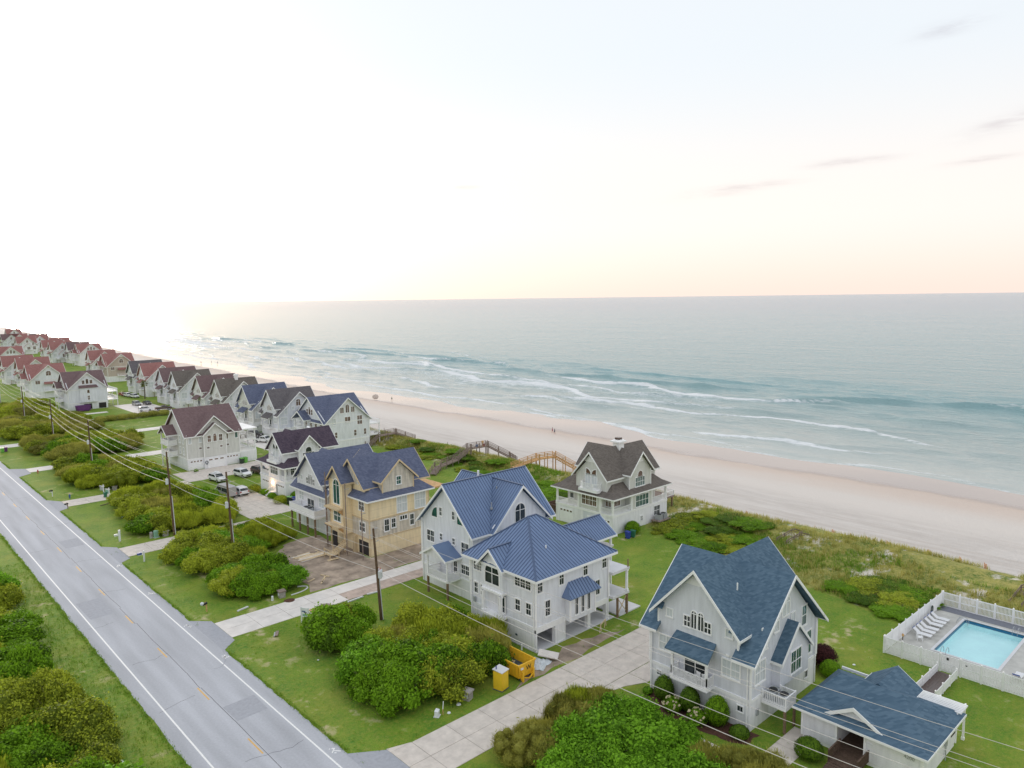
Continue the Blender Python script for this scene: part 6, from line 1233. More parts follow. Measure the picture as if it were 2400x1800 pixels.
t = thing('plastic_armchair', 'white armchair standing at the near end of the lounger row', 'chair', (88.3, 27.6, .05), R(30)); MB().box(-.28, .28, -.28, .28, .4, .45).build('seat', 'white_paint', t); MB().box(-.28, .28, .24, .3, .45, .9).build('backrest', 'white_paint', t)
for sx in (-.27, .27):
    MB().box(sx-.03, sx+.03, -.28, .28, .63, .67).build('armrest', 'white_paint', t)
    for sy in (-.26, .26): MB().box(sx-.025, sx+.025, sy-.025, sy+.025, 0, .64).build('leg', 'white_paint', t)
t = thing('hose_reel', 'dark hose reel hung on the solid white pool fence', 'hose reel', (96.0, 28.85, 1.0)); MB().tube([(.28*math.cos(a), -.06, .45*math.sin(a)) for a in np.linspace(0, 6.28, 13)], .07, 6, False).build('coil', 'bin_dark', t); MB().box(-.06, .06, -.1, .1, -.95, -.4).build('bracket', 'steel', t)
t = thing('pool_lamp', 'small brown lamp post at the near corner of the pool deck', 'lamp', (86.9, 28.9, .05)); MB().tube([(0, 0, 0), (0, 0, .5)], .05, 6).build('post', 'car_brown', t); MB().lathe([(.05, .5), (.13, .55), (.13, .75), (.02, .85)], (0, 0, 0), 8).build('lamp_head', 'wood_new', t)

# ================================================================== POLES AND WIRES
POLES = [(47.6, 75.4, 11.6, -.45, .45), (43.2, 109.2, 13.8, -.3, .4), (41.0, 128.6, 14.4, -.3, .4), (43.6, 190.5, 12.4, -.1, .3), (46.3, 243, 12.2, 0, .3), (48.4, 296, 11.6, 0, .3), (49.0, 345, 12.5, 0, .3)]
OFF = [.0, .75, 1.6, 2.7, 4.0, 5.4]
WHERE = ['standing in the lawn before the metal-roofed house', 'rising from shrubs before the parked van', 'at the driveway edge left of the van', 'beyond the black mailboxes among brown shrubs', 'fifth back along the road', 'sixth back along the road', 'seventh back along the road']
for k, (x, y, hh, lx, ly) in enumerate(POLES):
    t = thing('utility_pole', 'wooden utility pole %s' % WHERE[k], 'utility pole', (x, y, 0)); top = Vector((lx, ly, hh))
    MB().tube([(0, 0, -.3), top*.5, top], [.19, .165, .13], 10).build('shaft', 'pole_wood', t); MB().tube([(.17, -.12, 0), Vector((.16, -.12, 0))+top*.47], .07, 6).build('conduit', 'transformer', t)
    for j, zz in enumerate((hh-.1, hh-.8, hh-1.7)):
        c = top*(zz/hh); s_ = 1 if j % 2 == 0 else -1
        MB().bar(c, c+Vector((.5*s_, 0, .05)), .05).lathe([(.05, 0), (.08, .06), (.05, .12)], (c.x+.5*s_, c.y, c.z+.03), 8).build('insulator', 'steel', t)
    n_can = {0: 3, 1: 1, 2: 1, 3: 1, 4: 1, 5: 1, 6: 1}[k]
    for j in range(n_can):
        c = top*((hh-5.6 if k == 0 else hh-4.9)/hh); a = R(200+70*j) if k else R(-70+55*j); p = (c.x+.42*math.cos(a), c.y+.42*math.sin(a), c.z-.6)
        o = MB().lathe([(.20, 0), (.24, .05), (.24, .85), (.20, .95), (.05, 1.0)], p, 12).build('transformer', 'transformer', t); MB().tube([(p[0], p[1], p[2]+1.0), (p[0], p[1], p[2]+1.2)], .035, 6).build('bushing', 'red_paint' if k == 0 else 'steel', o)
PR = [(48.0, 2.0, 13.8, 0, 0)]+POLES+[(49.5, 400, 12.5, 0, 0)]
WLAB = ['topmost power line', 'second power line from the top', 'third power line from the top', 'fourth power line from the top', 'second lowest cable', 'lowest thick cable']
for j in range(6):
    mb = MB(); dx = (.5, -.5, .5, .14, .16, .18)[j]
    for (a, b) in zip(PR, PR[1:]):
        def at(P):
            o_ = OFF[j]
            if P is PR[0]: o_ = (.2, 1.2, 2.2, 3.6, 4.8, 6.4)[j]
            f_ = (P[2]-o_)/P[2]; return Vector((P[0]+P[3]*f_+dx, P[1]+P[4]*f_, P[2]-o_))
        A, B = at(a), at(b); L = (B-A).length; sag = L*.012+(.25 if j > 3 else 0); pts = []
        for q in range(13): u = q/12; p = A.lerp(B, u); p.z -= 4*sag*u*(1-u); pts.append(p)
        mb.tube(pts, (.016, .016, .016, .018, .022, .030)[j], 5, False)
    tag(mb.build('power_line', 'wire'), '%s strung along the row of utility poles' % WLAB[j], 'power line', 'lines on the utility poles')

# ================================================================== BUILDING-SITE AND YARD THINGS
def dumpster(x0, x1, y0, y1, hgt, m, label, lettered=True):
    t = thing('dumpster', label, 'dumpster', ((x0+x1)/2, (y0+y1)/2, 0)); a, b = (x1-x0)/2, (y1-y0)/2; z0 = .45; w = .06
    sh = MB(); sh.box(-a+.12, a-.12, -b+.1, b-.1, z0-.08, z0)
    for s_ in (-1, 1):
        sh.add([(s_*a, -b, hgt), (s_*a, b, hgt), (s_*(a-.14), b-.1, z0), (s_*(a-.14), -b+.1, z0), (s_*(a-w), -b, hgt), (s_*(a-w), b, hgt), (s_*(a-.14-w), b-.1, z0), (s_*(a-.14-w), -b+.1, z0)], [(0, 1, 2, 3), (7, 6, 5, 4), (0, 4, 5, 1), (1, 5, 6, 2), (3, 2, 6, 7), (0, 3, 7, 4)])
        sh.add([(-a, s_*b, hgt), (a, s_*b, hgt), (a-.14, s_*(b-.1), z0), (-a+.14, s_*(b-.1), z0), (-a, s_*(b-w), hgt), (a, s_*(b-w), hgt), (a-.14, s_*(b-.1-w), z0), (-a+.14, s_*(b-.1-w), z0)], [(0, 1, 2, 3), (7, 6, 5, 4), (0, 4, 5, 1), (1, 5, 6, 2), (3, 2, 6, 7), (0, 3, 7, 4)])
    sh.build('body', m, t); rm_ = MB()
    for s_ in (-1, 1): rm_.box(s_*a-.07, s_*a+.07, -b-.07, b+.07, hgt-.03, hgt+.09); rm_.box(-a+.07, a-.07, s_*b-.07, s_*b+.07, hgt-.03, hgt+.09)
    rm_.build('top_rail', m, t); MB().box(-a+.16, a-.16, -b+.14, b-.14, z0+.02, z0+.3).build('lining', 'steel_dark', t)
    for s_ in (-1, 1): MB().box(s_*a*.62-.08, s_*a*.62+.08, -b-.15, b, .12, z0-.08).build('skid', m, t); MB().box(s_*a*.62-.09, s_*a*.62+.09, -b-.28, -b-.1, 0, hgt*.62).build('upright', m, t); MB().tube([(s_*a*.62-.12, -b+.2, .14), (s_*a*.62+.12, -b+.2, .14)], .14, 10).build('roller', 'steel_dark', t)
    MB().bar((a*.62, -b-.2, .5), (0, -b-.35, .25), .1).bar((-a*.62, -b-.2, .5), (0, -b-.35, .25), .1).build('hook_bar', m, t)
    for q in range(5): y_ = -b+.4+(2*b-.8)*q/4; MB().prism([(-a-.001, y_-.05, hgt-.1), (-a-.001, y_+.05, hgt-.1), (-a+.12, y_+.05, z0+.05), (-a+.12, y_-.05, z0+.05)], (-.05, 0, 0)).build('rib', m, t)
    if lettered:
        text('lettering', 'P   WALL', .42, 'ink_black', t, (-a+.01, .1, hgt-.48), (R(84), 0, R(-90))); text('lettering', '-444-7777', .46, 'ink_black', t, (-a+.06, -.05, hgt-.92), (R(84), 0, R(-90))); text('lettering', 'W', .7, 'ink_black', t, (.25, -b-.03, hgt-.75), (R(84), 0, 0)); MB().box(-a*.75, -a*.45, -b-.05, -b+.03, hgt-.5, hgt-.3).build('label_plate', 'sign_white', t)
    rr = random.Random(5)
    for q in range(16): o = MB().box(-.35, .35, -.1, .1, 0, .05).build('debris', rr.choice(['wood_raw', 'tarp', 'wood_grey', 'brick_pipe', 'stone_box']), t); o.location = (rr.uniform(-a+.5, a-.5), rr.uniform(-b+.4, b-.4), z0+.32+rr.uniform(0, .15)); o.rotation_euler = (rr.uniform(-.4, .4), rr.uniform(-.4, .4), rr.uniform(0, 3))
    return t
dumpster(49.3, 51.7, 52.6, 57.0, 1.75, 'dumpster_yellow', 'yellow dumpster with black lettering at the corner of the metal-roofed house'); d2 = dumpster(66.0, 70.6, 303.4, 306.0, 2.0, 'purple_paint', 'purple dumpster in front of the lavender grey house', False); dumpster(95.0, 99.5, 90.3, 93.5, 1.7, 'wood_deck_dark', 'dark dumpster full of scrap behind the metal-roofed house', False)
t = thing('portable_toilet', 'yellow portable toilet with white roof beside the yellow dumpster', 'portable toilet', (47.3, 53.1, 0), R(12)); MB().box(-.55, .55, -.55, .55, .08, 1.95).build('body', 'toilet_yellow', t); MB().prism([(-.62, -.62, 1.95), (.62, -.62, 1.95), (.62, .62, 2.1), (-.62, .62, 2.1)], (0, 0, .06)).build('roof', 'slab_white', t); MB().tube([(-.35, .3, 2.05), (-.35, .3, 2.45)], .06, 8).build('vent_pipe', 'ink_blue', t); MB().box(-.4, .4, -.575, -.552, .15, 1.8).build('door', 'toilet_yellow', t); MB().box(-.6, .6, -.6, .6, 0, .08).build('skid_base', 'steel_dark', t); MB().box(.552, .565, -.2, .2, 1.45, 1.75).build('label_plate', 'sign_white', t)
for z_ in (.5, 1.2): MB().box(-.57, .57, -.565, -.56, z_, z_+.03).build('rib', 'toilet_yellow', t)
def crumple(name, label, cx, cy, w, d, hgt, m, seed, rz=0):
    n_ = 22; vs, fs = [], []
    for j in range(n_):
        for i in range(n_):
            u, v = i/(n_-1)-.5, j/(n_-1)-.5; e = 1+.28*mnoise.noise(Vector((math.atan2(v, u)*1.2, seed, 1.3))); z = max(.02, hgt*(.55-1.6*(u*u+v*v))+.22*mnoise.noise(Vector((u*7, v*7, seed)))+.12*mnoise.noise(Vector((u*17, v*17, seed)))); vs.append((u*w*e, v*d*e, z))
    for j in range(n_-1):
        for i in range(n_-1): a = j*n_+i; fs.append((a, a+1, a+n_+1, a+n_))
    t = thing(name, label, 'tarp', (cx, cy, 0.02), rz); MB().add(vs, fs).build('sheet', m, t)
crumple('plastic_sheeting', 'crumpled white plastic sheeting on the grass beside the yellow dumpster', 53.6, 54.0, 2.4, 2.2, .55, 'tarp', 3.3, R(20))
t = thing('foam_board', 'cream insulation board lying on the plastic sheeting', 'board', (55.2, 54.1, .45), R(35)); o = MB().box(-.6, .6, -1.1, 1.1, 0, .12).build('panel', 'concrete_light', t); o.rotation_euler = (R(8), R(-6), 0)
t = thing('sawhorse', 'two leaning timber sawhorse frames beside the open carport', 'sawhorse', (65.0, 54.6, 0), R(20))
for s_ in (-.8, .8): MB().bar((s_-.3, 0, 0), (s_, 0, .9), .08).bar((s_+.3, 0, 0), (s_, 0, .9), .08).build('leg', 'wood_raw', t)
MB().bar((-.9, 0, .9), (.9, 0, .9), .09).build('top_beam', 'wood_raw', t)
# lumber, stair section, pump-jack poles at the unfinished house
lb = thing('lumber_stack', 'stack of pale boards lying on the bare lot', 'lumber', (52.6, 102.9, 0), R(2)); rr = random.Random(8)
for k in range(14): o = MB().box(-2.2, 2.2, -.14, .14, 0, .06).build('board', ('wood_raw', 'tarp', 'concrete_light')[0 if k % 4 else 2], lb); o.location = (rr.uniform(-.5, .5), -1.6+.32*(k % 10), .04+.07*(k//10)); o.rotation_euler = (0, 0, rr.uniform(-.05, .05))
st = thing('timber_stair', 'raw timber stair and platform rising to the unfinished house', 'stairs', (54.4, 99.6, 0))
for k in range(6): MB().box(-1.1+.0, -.0, 0, 0, 0, 0) if False else None
for k in range(4): MB().box(-1.2+.45*k, -.8+.45*k, -1.3, -.7, .12+.0*k, .17).build('tread', 'wood_raw', st)
for k in range(7): MB().box(-.6, .9, -.6+.25*k, -.4+.25*k, .55, .62).build('platform_board', 'wood_raw', st)
for (px_, py_) in ((-.6, -.6), (.9, -.6), (-.6, 1.1), (.9, 1.1)): MB().box(px_-.06, px_+.06, py_-.06, py_+.06, 0, 1.5).build('post', 'wood_raw', st)
MB().bar((-.6, -.6, 1.4), (.9, -.6, 1.4), .1, .06).bar((-.6, 1.1, 1.4), (-.6, -.6, 1.4), .06, .1).build('guard_rail', 'wood_raw', st)
for k in range(8): MB().box(.95+.24*k, 1.2+.24*k, -.1, 1.1, .60+.16*k, .66+.16*k).build('step', 'wood_raw', st)
for q in (-.14, 1.14): MB().bar((.9, q, .5), (2.85, q, 1.85), .06, .25).build('stringer', 'wood_raw', st)
for k, (x, y, hh) in enumerate(((57.0, 105.3, 9.2), (56.6, 104.8, 12.2), (56.6, 98.7, 11.5), (57.3, 95.3, 8.2))): t = thing('scaffold_pole', 'thin upright scaffold pole %s' % ('at the gap beside the lavender house', 'left of the tall arched window', 'right of the tall arched window', 'at the near corner of the unfinished house')[k], 'scaffold pole', (x, y, 0)); MB().box(-.06, .06, -.06, .06, 0, hh).build('pole', 'wood_grey', t); MB().bar((-.1, 0, hh-1), (.7, 0, hh-1), .07).build('bracket', 'steel', t)
for k, (x, y, a, L, w_) in enumerate(((49.2, 92.6, 50, 2.6, 'longest'), (48.7, 91.9, 45, 1.8, 'middle'), (49.9, 93.6, 110, 1.6, 'crossing'), (47.6, 93.3, 20, 1.4, 'short leftmost'))): tag(MB().box(-L/2, L/2, -.1, .1, 0, .08).build('plank', 'wood_raw'), '%s loose plank of those dropped on the dirt near the driveway' % w_, 'plank', 'loose planks'); bpy.context.scene.collection.objects[-1].location = (x, y, .03); bpy.context.scene.collection.objects[-1].rotation_euler = (0, 0, R(a))
for k, (x, y, L, a) in enumerate(((48.6, 83.1, 2.4, 5), (51.3, 83.3, 1.5, -8), (44.7, 82.9, 1.2, 12), (36.6, 90.6, 1.6, 15))): o = MB().box(-L/2, L/2, -.12, .12, 0, .14).build('edging_stone', 'slab_white'); tag(o, 'pale edging stone %s' % ('longest beside the second driveway', 'right of the long one beside the second driveway', 'by the shrubs on the second driveway edge', 'in the grass near the post mailbox')[k], 'edging'); o.location = (x, y, .01); o.rotation_euler = (0, 0, R(a))
t = thing('curved_edging', 'curved pale concrete edging round the shrubs by the dirt lot', 'edging', (43.5, 91, 0)); MB().tube([(43.5+2.6*math.cos(a)-43.5, 91.6+1.2*math.sin(a)-91, .06) for a in np.linspace(-1.7, .9, 10)], .1, 5).build('kerb', 'slab_white', t)
t = thing('fallen_board', 'dark warped board lying on the lawn near the yard sign', 'board', (36.6, 80.9, .05), R(60)); o = MB().box(-1.0, 1.0, -.18, .18, 0, .05).build('plank', 'wood_grey', t); o.rotation_euler = (0, R(7), 0); MB().box(-.9, .3, .2, .32, 0, .05).build('splinter', 'steel', t)
t = thing('fallen_board', 'reddish board lying on the lawn by the shrubs near the trash bin', 'board', (38.2, 158.5, .05), R(20)); MB().box(-1.2, 1.2, -.15, .15, 0, .06).build('plank', 'wood_deck_dark', t)
# yard sign, mailboxes, signs, utility boxes
t = thing('yard_sign', 'white contractor yard sign on two posts beside the second driveway', 'sign', (40.4, 81.2, 0), R(-62))
for s_ in (-.5, .5): MB().box(s_-.06, s_+.06, -.06, .06, 0, 2.0).build('post', 'sign_white', t)
MB().box(-.46, .46, -.03, .03, .75, 1.95).build('panel', 'sign_white', t); MB().box(-.4, .1, -.04, -.031, 1.42, 1.56).build('print_bar', 'ink_blue', t); MB().box(-.1, .3, -.04, -.031, 1.3, 1.4).build('print_bar', 'ink_black', t); MB().box(-.3, .3, -.04, -.031, .9, 1.15).build('print_block', 'green_box', t)
def mailbox(x, y, rz, label, post, box, bag=None, hgt=1.0):
    t = thing('mailbox', label, 'mailbox', (x, y, 0), rz); MB().box(-.06, .06, -.06, .06, 0, hgt).bar((0, 0, hgt*.7), (-.4, 0, hgt), .07).build('post', post, t)
    pr = [(-.12, 0), (.12, 0), (.12, .15)]+[(.12*math.cos(a), .15+.12*math.sin(a)) for a in np.linspace(.3, math.pi, 6)]
    MB().prism([(-.55, q, hgt+z) for q, z in pr], (.65, 0, 0)).build('box', box, t)
    MB().box(-.1, -.02, .125, .14, hgt+.12, hgt+.34).build('flag', 'red_paint', t)
mailbox(33.0, 93.2, R(20), 'black mailbox on a yellow post wrapped with a paper bundle near the second driveway', 'wood_new', 'black'); tag(MB().lathe([(.05, 0), (.22, .1), (.24, .3), (.08, .42)], (32.45, 93.1, 1.0), 8).build('paper_bundle', 'tarp'), 'grey wrapped bundle hung on the yellow-post mailbox', 'bundle')
mailbox(32.0, 173.2, R(10), 'black double mailbox on a pale post near the fourth driveway', 'sign_white', 'black', hgt=1.1); mailbox(32.0, 160.4, R(10), 'dark mailbox at the lower corner of the fourth driveway', 'wood_grey', 'black', hgt=.9)
t = thing('post_sign', 'white post with blue mailbox arm beside the third driveway', 'mailbox', (33.2, 118.6, 0)); MB().box(-.1, .1, -.1, .1, 0, 1.7).build('post', 'sign_white', t); MB().box(-.8, .1, -.06, .06, 1.1, 1.22).build('arm', 'sign_white', t); MB().box(-.95, -.3, -.14, .14, 1.22, 1.5).build('box', 'blue_paint', t)
t = thing('post_sign', 'broad white post with bracket arm in the lawn past the third driveway', 'mailbox', (33.4, 131.9, 0)); MB().box(-.14, .14, -.14, .14, 0, 1.9).build('post', 'sign_white', t); MB().box(-.75, .1, -.07, .07, .95, 1.1).build('arm', 'sign_white', t); MB().box(-.8, -.25, -.13, .13, 1.1, 1.3).build('box', 'sign_white', t)
def estate(x, y, rz, label, panel, low=.35):
    t = thing('hanging_sign', label, 'sign', (x, y, 0), rz); MB().box(-.06, .06, -.06, .06, 0, 2.0).box(-1.0, .25, -.05, .05, 1.6, 1.72).build('post', 'sign_white', t); MB().box(-.92, -.12, -.025, .025, .75, 1.5).build('panel', panel, t)
    for q in (-.85, -.2): MB().tube([(q, 0, 1.5), (q, 0, 1.6)], .015, 4).build('hook', 'steel', t)
estate(40.1, 167.6, R(-60), 'white cross-arm sign post with grey panel by the fourth driveway', 'steel'); estate(40.2, 163.9, R(-60), 'white cross-arm sign post with green panel at the fourth driveway shrubs', 'green_box')
def pillar(x, y, label, cap='car_brown', s_=1.0):
    t = thing('utility_pillar', label, 'utility box', (x, y, 0), R(random.uniform(-20, 20))); rr = random.Random(int(x*9)); 
    for k in range(4):
        for j in range(2): o = MB().box(-.2, .2, -.38, .38, 0, .19).build('block', 'stone_box', t); o.location = (-.2+.4*j, 0, .2*k); o.scale = (.97, 1+rr.uniform(-.03, .03), .97)
    MB().box(-.5, .5, -.48, .48, .8, .95).build('cap', cap, t); MB().box(-.43, -.41, -.28, .28, .3, .65).build('plate', 'sign_white', t)
pillar(43.6, 53.9, 'grey stone pillar with white plate near the portable toilet', 'stone_box'); pillar(42.0, 90.8, 'grey stone pillar at the shrub corner across the second driveway', 'wood_grey'); pillar(42.1, 82.0, 'brick-capped pillar peeking from the shrub behind the yard sign', 'wood_new'); pillar(39.8, 129.4, 'grey stone pillar beside the third utility pole', 'stone_box'); pillar(42.7, 169.6, 'grey pillar beside the hanging signs', 'stone_box')
def gbox(x, y, rz, hgt, m, label, w=.35):
    t = thing('utility_box', label, 'utility box', (x, y, 0), rz); MB().box(-w, w, -w*.6, w*.6, .04, hgt).build('cabinet', m, t); MB().prism([(-w*1.05, -w*.65, hgt), (w*1.05, -w*.65, hgt), (w*1.05, w*.65, hgt+.06), (-w*1.05, w*.65, hgt+.06)], (0, 0, .05)).build('lid', m, t); MB().box(-w*1.2, w*1.2, -w, w, 0, .04).build('base', 'slab_white', t)
gbox(38.4, 129.6, .3, 1.1, 'green_box', 'green utility cabinet by the third utility pole shrubs'); gbox(37.7, 129.9, .2, .9, 'stone_box', 'grey narrow utility cabinet left of the green one', .2); gbox(38.0, 146.6, 0, .9, 'green_box', 'pale green pedestal at the edge of the third thicket', .2); gbox(40.6, 90.6, .4, .5, 'sign_white', 'small white pedestal with green cap left of the stone pillar', .12); gbox(39.6, 53.6, .6, .5, 'sign_white', 'white box sign on the grass at the near driveway shrubs', .28)
t = thing('marker_stake', 'leaning white and orange marker stake near the white box sign', 'stake', (40.15, 53.4, 0)); MB().bar((0, 0, .55), (.15, .1, 1.25), .06).build('white_half', 'sign_white', t); MB().bar((0, 0, 0), (0, 0, .55), .06).build('orange_half', 'wood_new', t)
for k, (x, y, s_) in enumerate(((42.3, 53.7, .25), (40.7, 53.2, .2), (15.6, 66.8, .35), (36.9, 71.5, .12), (77.4, 30.4, .16))): tag(MB().lathe([(.1, 0), (s_, .03), (s_*.8, s_*.5), (.03, s_*.6)], (x, y, 0), 7).build('litter', 'sign_white'), 'white scrap of litter %s' % ('below the stone pillar', 'beside the marker stake', 'by the thicket across the road', 'on the lawn below the yard sign shrubs', 'on the lawn behind the near house')[k], 'litter')
def hydrant(x, y, m, label):
    t = thing('fire_hydrant', label, 'hydrant', (x, y, 0)); MB().lathe([(.17, 0), (.17, .06), (.11, .08), (.11, .6), (.15, .62), (.13, .75), (.03, .86)], (0, 0, 0), 10).build('barrel', m, t); MB().tube([(-.22, 0, .48), (.22, 0, .48)], .06, 8).tube([(0, -.2, .42), (0, 0, .42)], .08, 8).build('nozzle', m, t)
hydrant(34.4, 199.8, 'red_paint', 'red hydrant beside the fifth driveway'); hydrant(34.2, 169.0, 'blue_paint', 'blue capped hydrant in the lawn by the fourth driveway')
def wbin(x, y, rz, body, lid, label, s_=1.0):
    t = thing('wheeled_bin', label, 'trash bin', (x, y, 0), rz); MB().add([(-.24, -.27, .06), (.24, -.27, .06), (.24, .25, .06), (-.24, .25, .06), (-.30, -.34, 1.0), (.30, -.34, 1.0), (.30, .33, 1.0), (-.30, .33, 1.0)], [(0, 3, 2, 1), (4, 5, 6, 7), (0, 1, 5, 4), (1, 2, 6, 5), (2, 3, 7, 6), (3, 0, 4, 7)]).build('body', body, t); MB().prism([(-.32, -.38, 1.0), (.32, -.38, 1.0), (.32, .38, 1.06), (-.32, .38, 1.06)], (0, 0, .05)).build('lid', lid, t); MB().tube([(-.3, .42, .95), (.3, .42, .95)], .025, 6).build('handle', body, t)
    for q in (-.27, .27): MB().tube([(q-.03, .25, .11), (q+.03, .25, .11)], .11, 10).build('wheel', 'black', t)
    t.scale = (s_, s_, s_)
wbin(72.4, 174.9, R(10), 'bin_dark', 'bin_green', 'dark trash bin with lime lid at the stone grey house', 1.3); wbin(73.5, 175.2, R(5), 'bin_green', 'bin_green', 'lime green trash bin next to the dark one', 1.3); wbin(64.0, 132.7, R(80), 'bin_dark', 'bin_green', 'dark trash bin with lime lid beside the mound shrub', 1.4); wbin(64.6, 131.6, R(80), 'bin_blue', 'bin_blue', 'blue recycling bin beside the lavender house', 1.4)
wbin(93.6, 73.4, 0, 'bin_blue', 'bin_blue', 'blue bin at the corner of the brown-roofed house', 1.1); wbin(94.7, 73.2, .3, 'bin_teal', 'bin_teal', 'green bin next to the blue one at the brown-roofed house', 1.1); wbin(39.6, 164.4, 0, 'bin_teal', 'bin_teal', 'green trash bin under the hanging sign at the fourth driveway'); wbin(33.8, 236, 0, 'purple_paint', 'purple_paint', 'purple bin at the far left driveway', 1.2); wbin(32.9, 235.2, 0, 'bin_green', 'bin_green', 'lime bin beside the purple one at the far left driveway', 1.2)
# ================================================================== VEHICLES
def car(label, kind, m, x, y, rz, box=False):
    """side profile lofted across the width, glass set into the cabin, wheels with rims"""
    P = {'suv': (4.8, 1.92, [(-2.4, .45), (-2.38, .95), (-2.3, 1.08), (-1.95, 1.66), (-1.5, 1.74), (.4, 1.72), (1.05, 1.14), (2.15, 1.02), (2.38, .8), (2.4, .42)], [(-2.05, 1.12), (-1.8, 1.6), (.35, 1.62), (.92, 1.12)], 1.42, .37),
         'van': (5.9, 2.05, [(-2.95, .5), (-2.95, 1.2), (-2.85, 2.35), (-2.6, 2.5), (1.5, 2.48), (2.2, 1.55), (2.85, 1.25), (2.95, .9), (2.95, .45)], [(-2.6, 1.3), (-2.55, 2.1), (1.35, 2.15), (1.95, 1.45)], 1.8, .37),
         'pickup': (5.7, 2.0, [(-2.85, .6), (-2.85, 1.15), (-.75, 1.18), (-.6, 1.78), (-.3, 1.85), (.85, 1.82), (1.45, 1.25), (2.6, 1.15), (2.85, .95), (2.85, .5)], [(-.5, 1.25), (-.42, 1.7), (.78, 1.7), (1.28, 1.25)], 1.7, .40),
         'sedan': (4.6, 1.82, [(-2.3, .4), (-2.3, .9), (-1.6, 1.0), (-1.0, 1.42), (.3, 1.44), (1.0, 1.0), (2.1, .85), (2.3, .65), (2.3, .38)], [(-1.35, 1.02), (-.9, 1.36), (.28, 1.37), (.82, 1.0)], 1.38, .33)}[kind]
    L, W, prof, gl_, ax, wr = P; t = thing(kind if kind in ('van',) else {'suv': 'parked_car', 'sedan': 'parked_car', 'pickup': 'pickup_truck'}[kind], label, {'van': 'van', 'pickup': 'pickup'}.get(kind, 'car'), (x, y, .05), rz)
    n_ = len(prof); mb = MB(); vs = []
    for f_, w_ in ((-1, .93), (-.93, 1.0), (.93, 1.0), (1, .93)):
        for (a, z) in prof: tum = 1-.13*max(0, (z-1.0)); vs.append((a*(w_ if abs(f_) == 1 else 1), f_*W/2*tum, z))
    fs = [(r_*n_+i, r_*n_+(i+1) % n_, (r_+1)*n_+(i+1) % n_, (r_+1)*n_+i) for r_ in range(3) for i in range(n_)]+[tuple(range(n_)), tuple(range(4*n_-1, 3*n_-1, -1))]
    mb.add(vs, fs).build('body', m, t)
    for s_ in (-1, 1):
        g_ = [(a, s_*(W/2*(1-.13*max(0, z-1.0))+.012), z) for a, z in gl_]; o = MB().prism(g_, (0, -s_*.02, 0)).build('side_window', 'glass', t)
        xm = (gl_[0][0]+gl_[3][0])/2; MB().box(xm-.05, xm+.05, s_*W*.47-.02, s_*W*.49+.02, gl_[0][1], gl_[1][1]+.05).build('pillar', m, o)
    a0, a1 = gl_[3], gl_[2]; w1, w0 = W*.40, W*.44
    MB().prism([(a0[0]+.18, -w0, a0[1]+.04), (a0[0]+.18, w0, a0[1]+.04), (a1[0]+.16, w1, a1[1]+.05), (a1[0]+.16, -w1, a1[1]+.05)], (.03, 0, .03)).build('windscreen', 'glass', t)
    b0, b1 = gl_[0], gl_[1]; MB().prism([(b0[0]-.22, -w0, b0[1]+.06), (b0[0]-.22, w0, b0[1]+.06), (b1[0]-.14, w1, b1[1]), (b1[0]-.14, -w1, b1[1])], (-.04, 0, .02)).build('rear_window', 'glass', t)
    if kind == 'pickup': MB().box(-2.75, -.8, -W*.4, W*.4, 1.181, 1.2).build('bed', 'black', t)
    for sx in (-ax, ax):
        for s_ in (-1, 1):
            wv = MB().tube([(sx, s_*(W/2-.2), wr), (sx, s_*(W/2+.015), wr)], wr, 14).build('wheel', 'tyre', t); MB().tube([(sx, s_*(W/2+.012), wr), (sx, s_*(W/2+.03), wr)], wr*.6, 10).build('rim', 'rim', wv)
    for s_ in (-1, 1): MB().box(L/2-.12, L/2+.01, s_*W*.38-.2, s_*W*.38+.2, .72, .9).build('headlight', 'lamp_clear', t); MB().box(-L/2-.015, -L/2+.08, s_*W*.42-.12, s_*W*.42+.12, .85, 1.1).build('tail_light', 'lamp_red', t); MB().box(gl_[3][0]-.1, gl_[3][0]+.1, s_*(W/2+.08)-.1, s_*(W/2+.08)+.1, 1.05, 1.22).build('mirror', m, t)
    MB().box(L/2-.05, L/2+.02, -W*.3, W*.3, .5, .72).build('grille', 'black', t); MB().box(-L/2-.03, -L/2+.04, -W*.45, W*.45, .4, .55).build('bumper', 'black', t)
    if box: b = thing('roof_box', 'white cargo box carried on the roof of the white car', 'cargo box', (x, y, 1.79), rz); MB().add([(-.9, -.4, .05), (.7, -.4, .05), (.7, .4, .05), (-.9, .4, .05), (-.8, -.33, .4), (.5, -.33, .4), (.5, .33, .4), (-.8, .33, .4)], [(0, 3, 2, 1), (4, 5, 6, 7), (0, 1, 5, 4), (1, 2, 6, 5), (2, 3, 7, 6), (3, 0, 4, 7)]).build('shell', 'car_white', b)
    if kind == 'suv':
        for s_ in (-1, 1): MB().bar((-1.5, s_*.7, 1.76), (.3, s_*.7, 1.76), .05).build('roof_rail', 'steel', t)
    return t
car('white car with a cargo box on its roof parked on the lawn edge', 'suv', 'car_white', 61.2, 161.4, R(-82), True); car('white four-wheel drive on the lawn in front of the stone grey house', 'suv', 'car_white', 67.0, 161.8, R(-80)); car('dark brown car half hidden by the plum-roofed house', 'suv', 'car_brown', 71.0, 161.6, R(-80)); car('tall white and silver van parked behind the second utility pole', 'van', 'car_silver', 57.3, 147.3, R(95)); car('white car parked beside the tall van', 'suv', 'car_white', 60.0, 146.8, R(92))
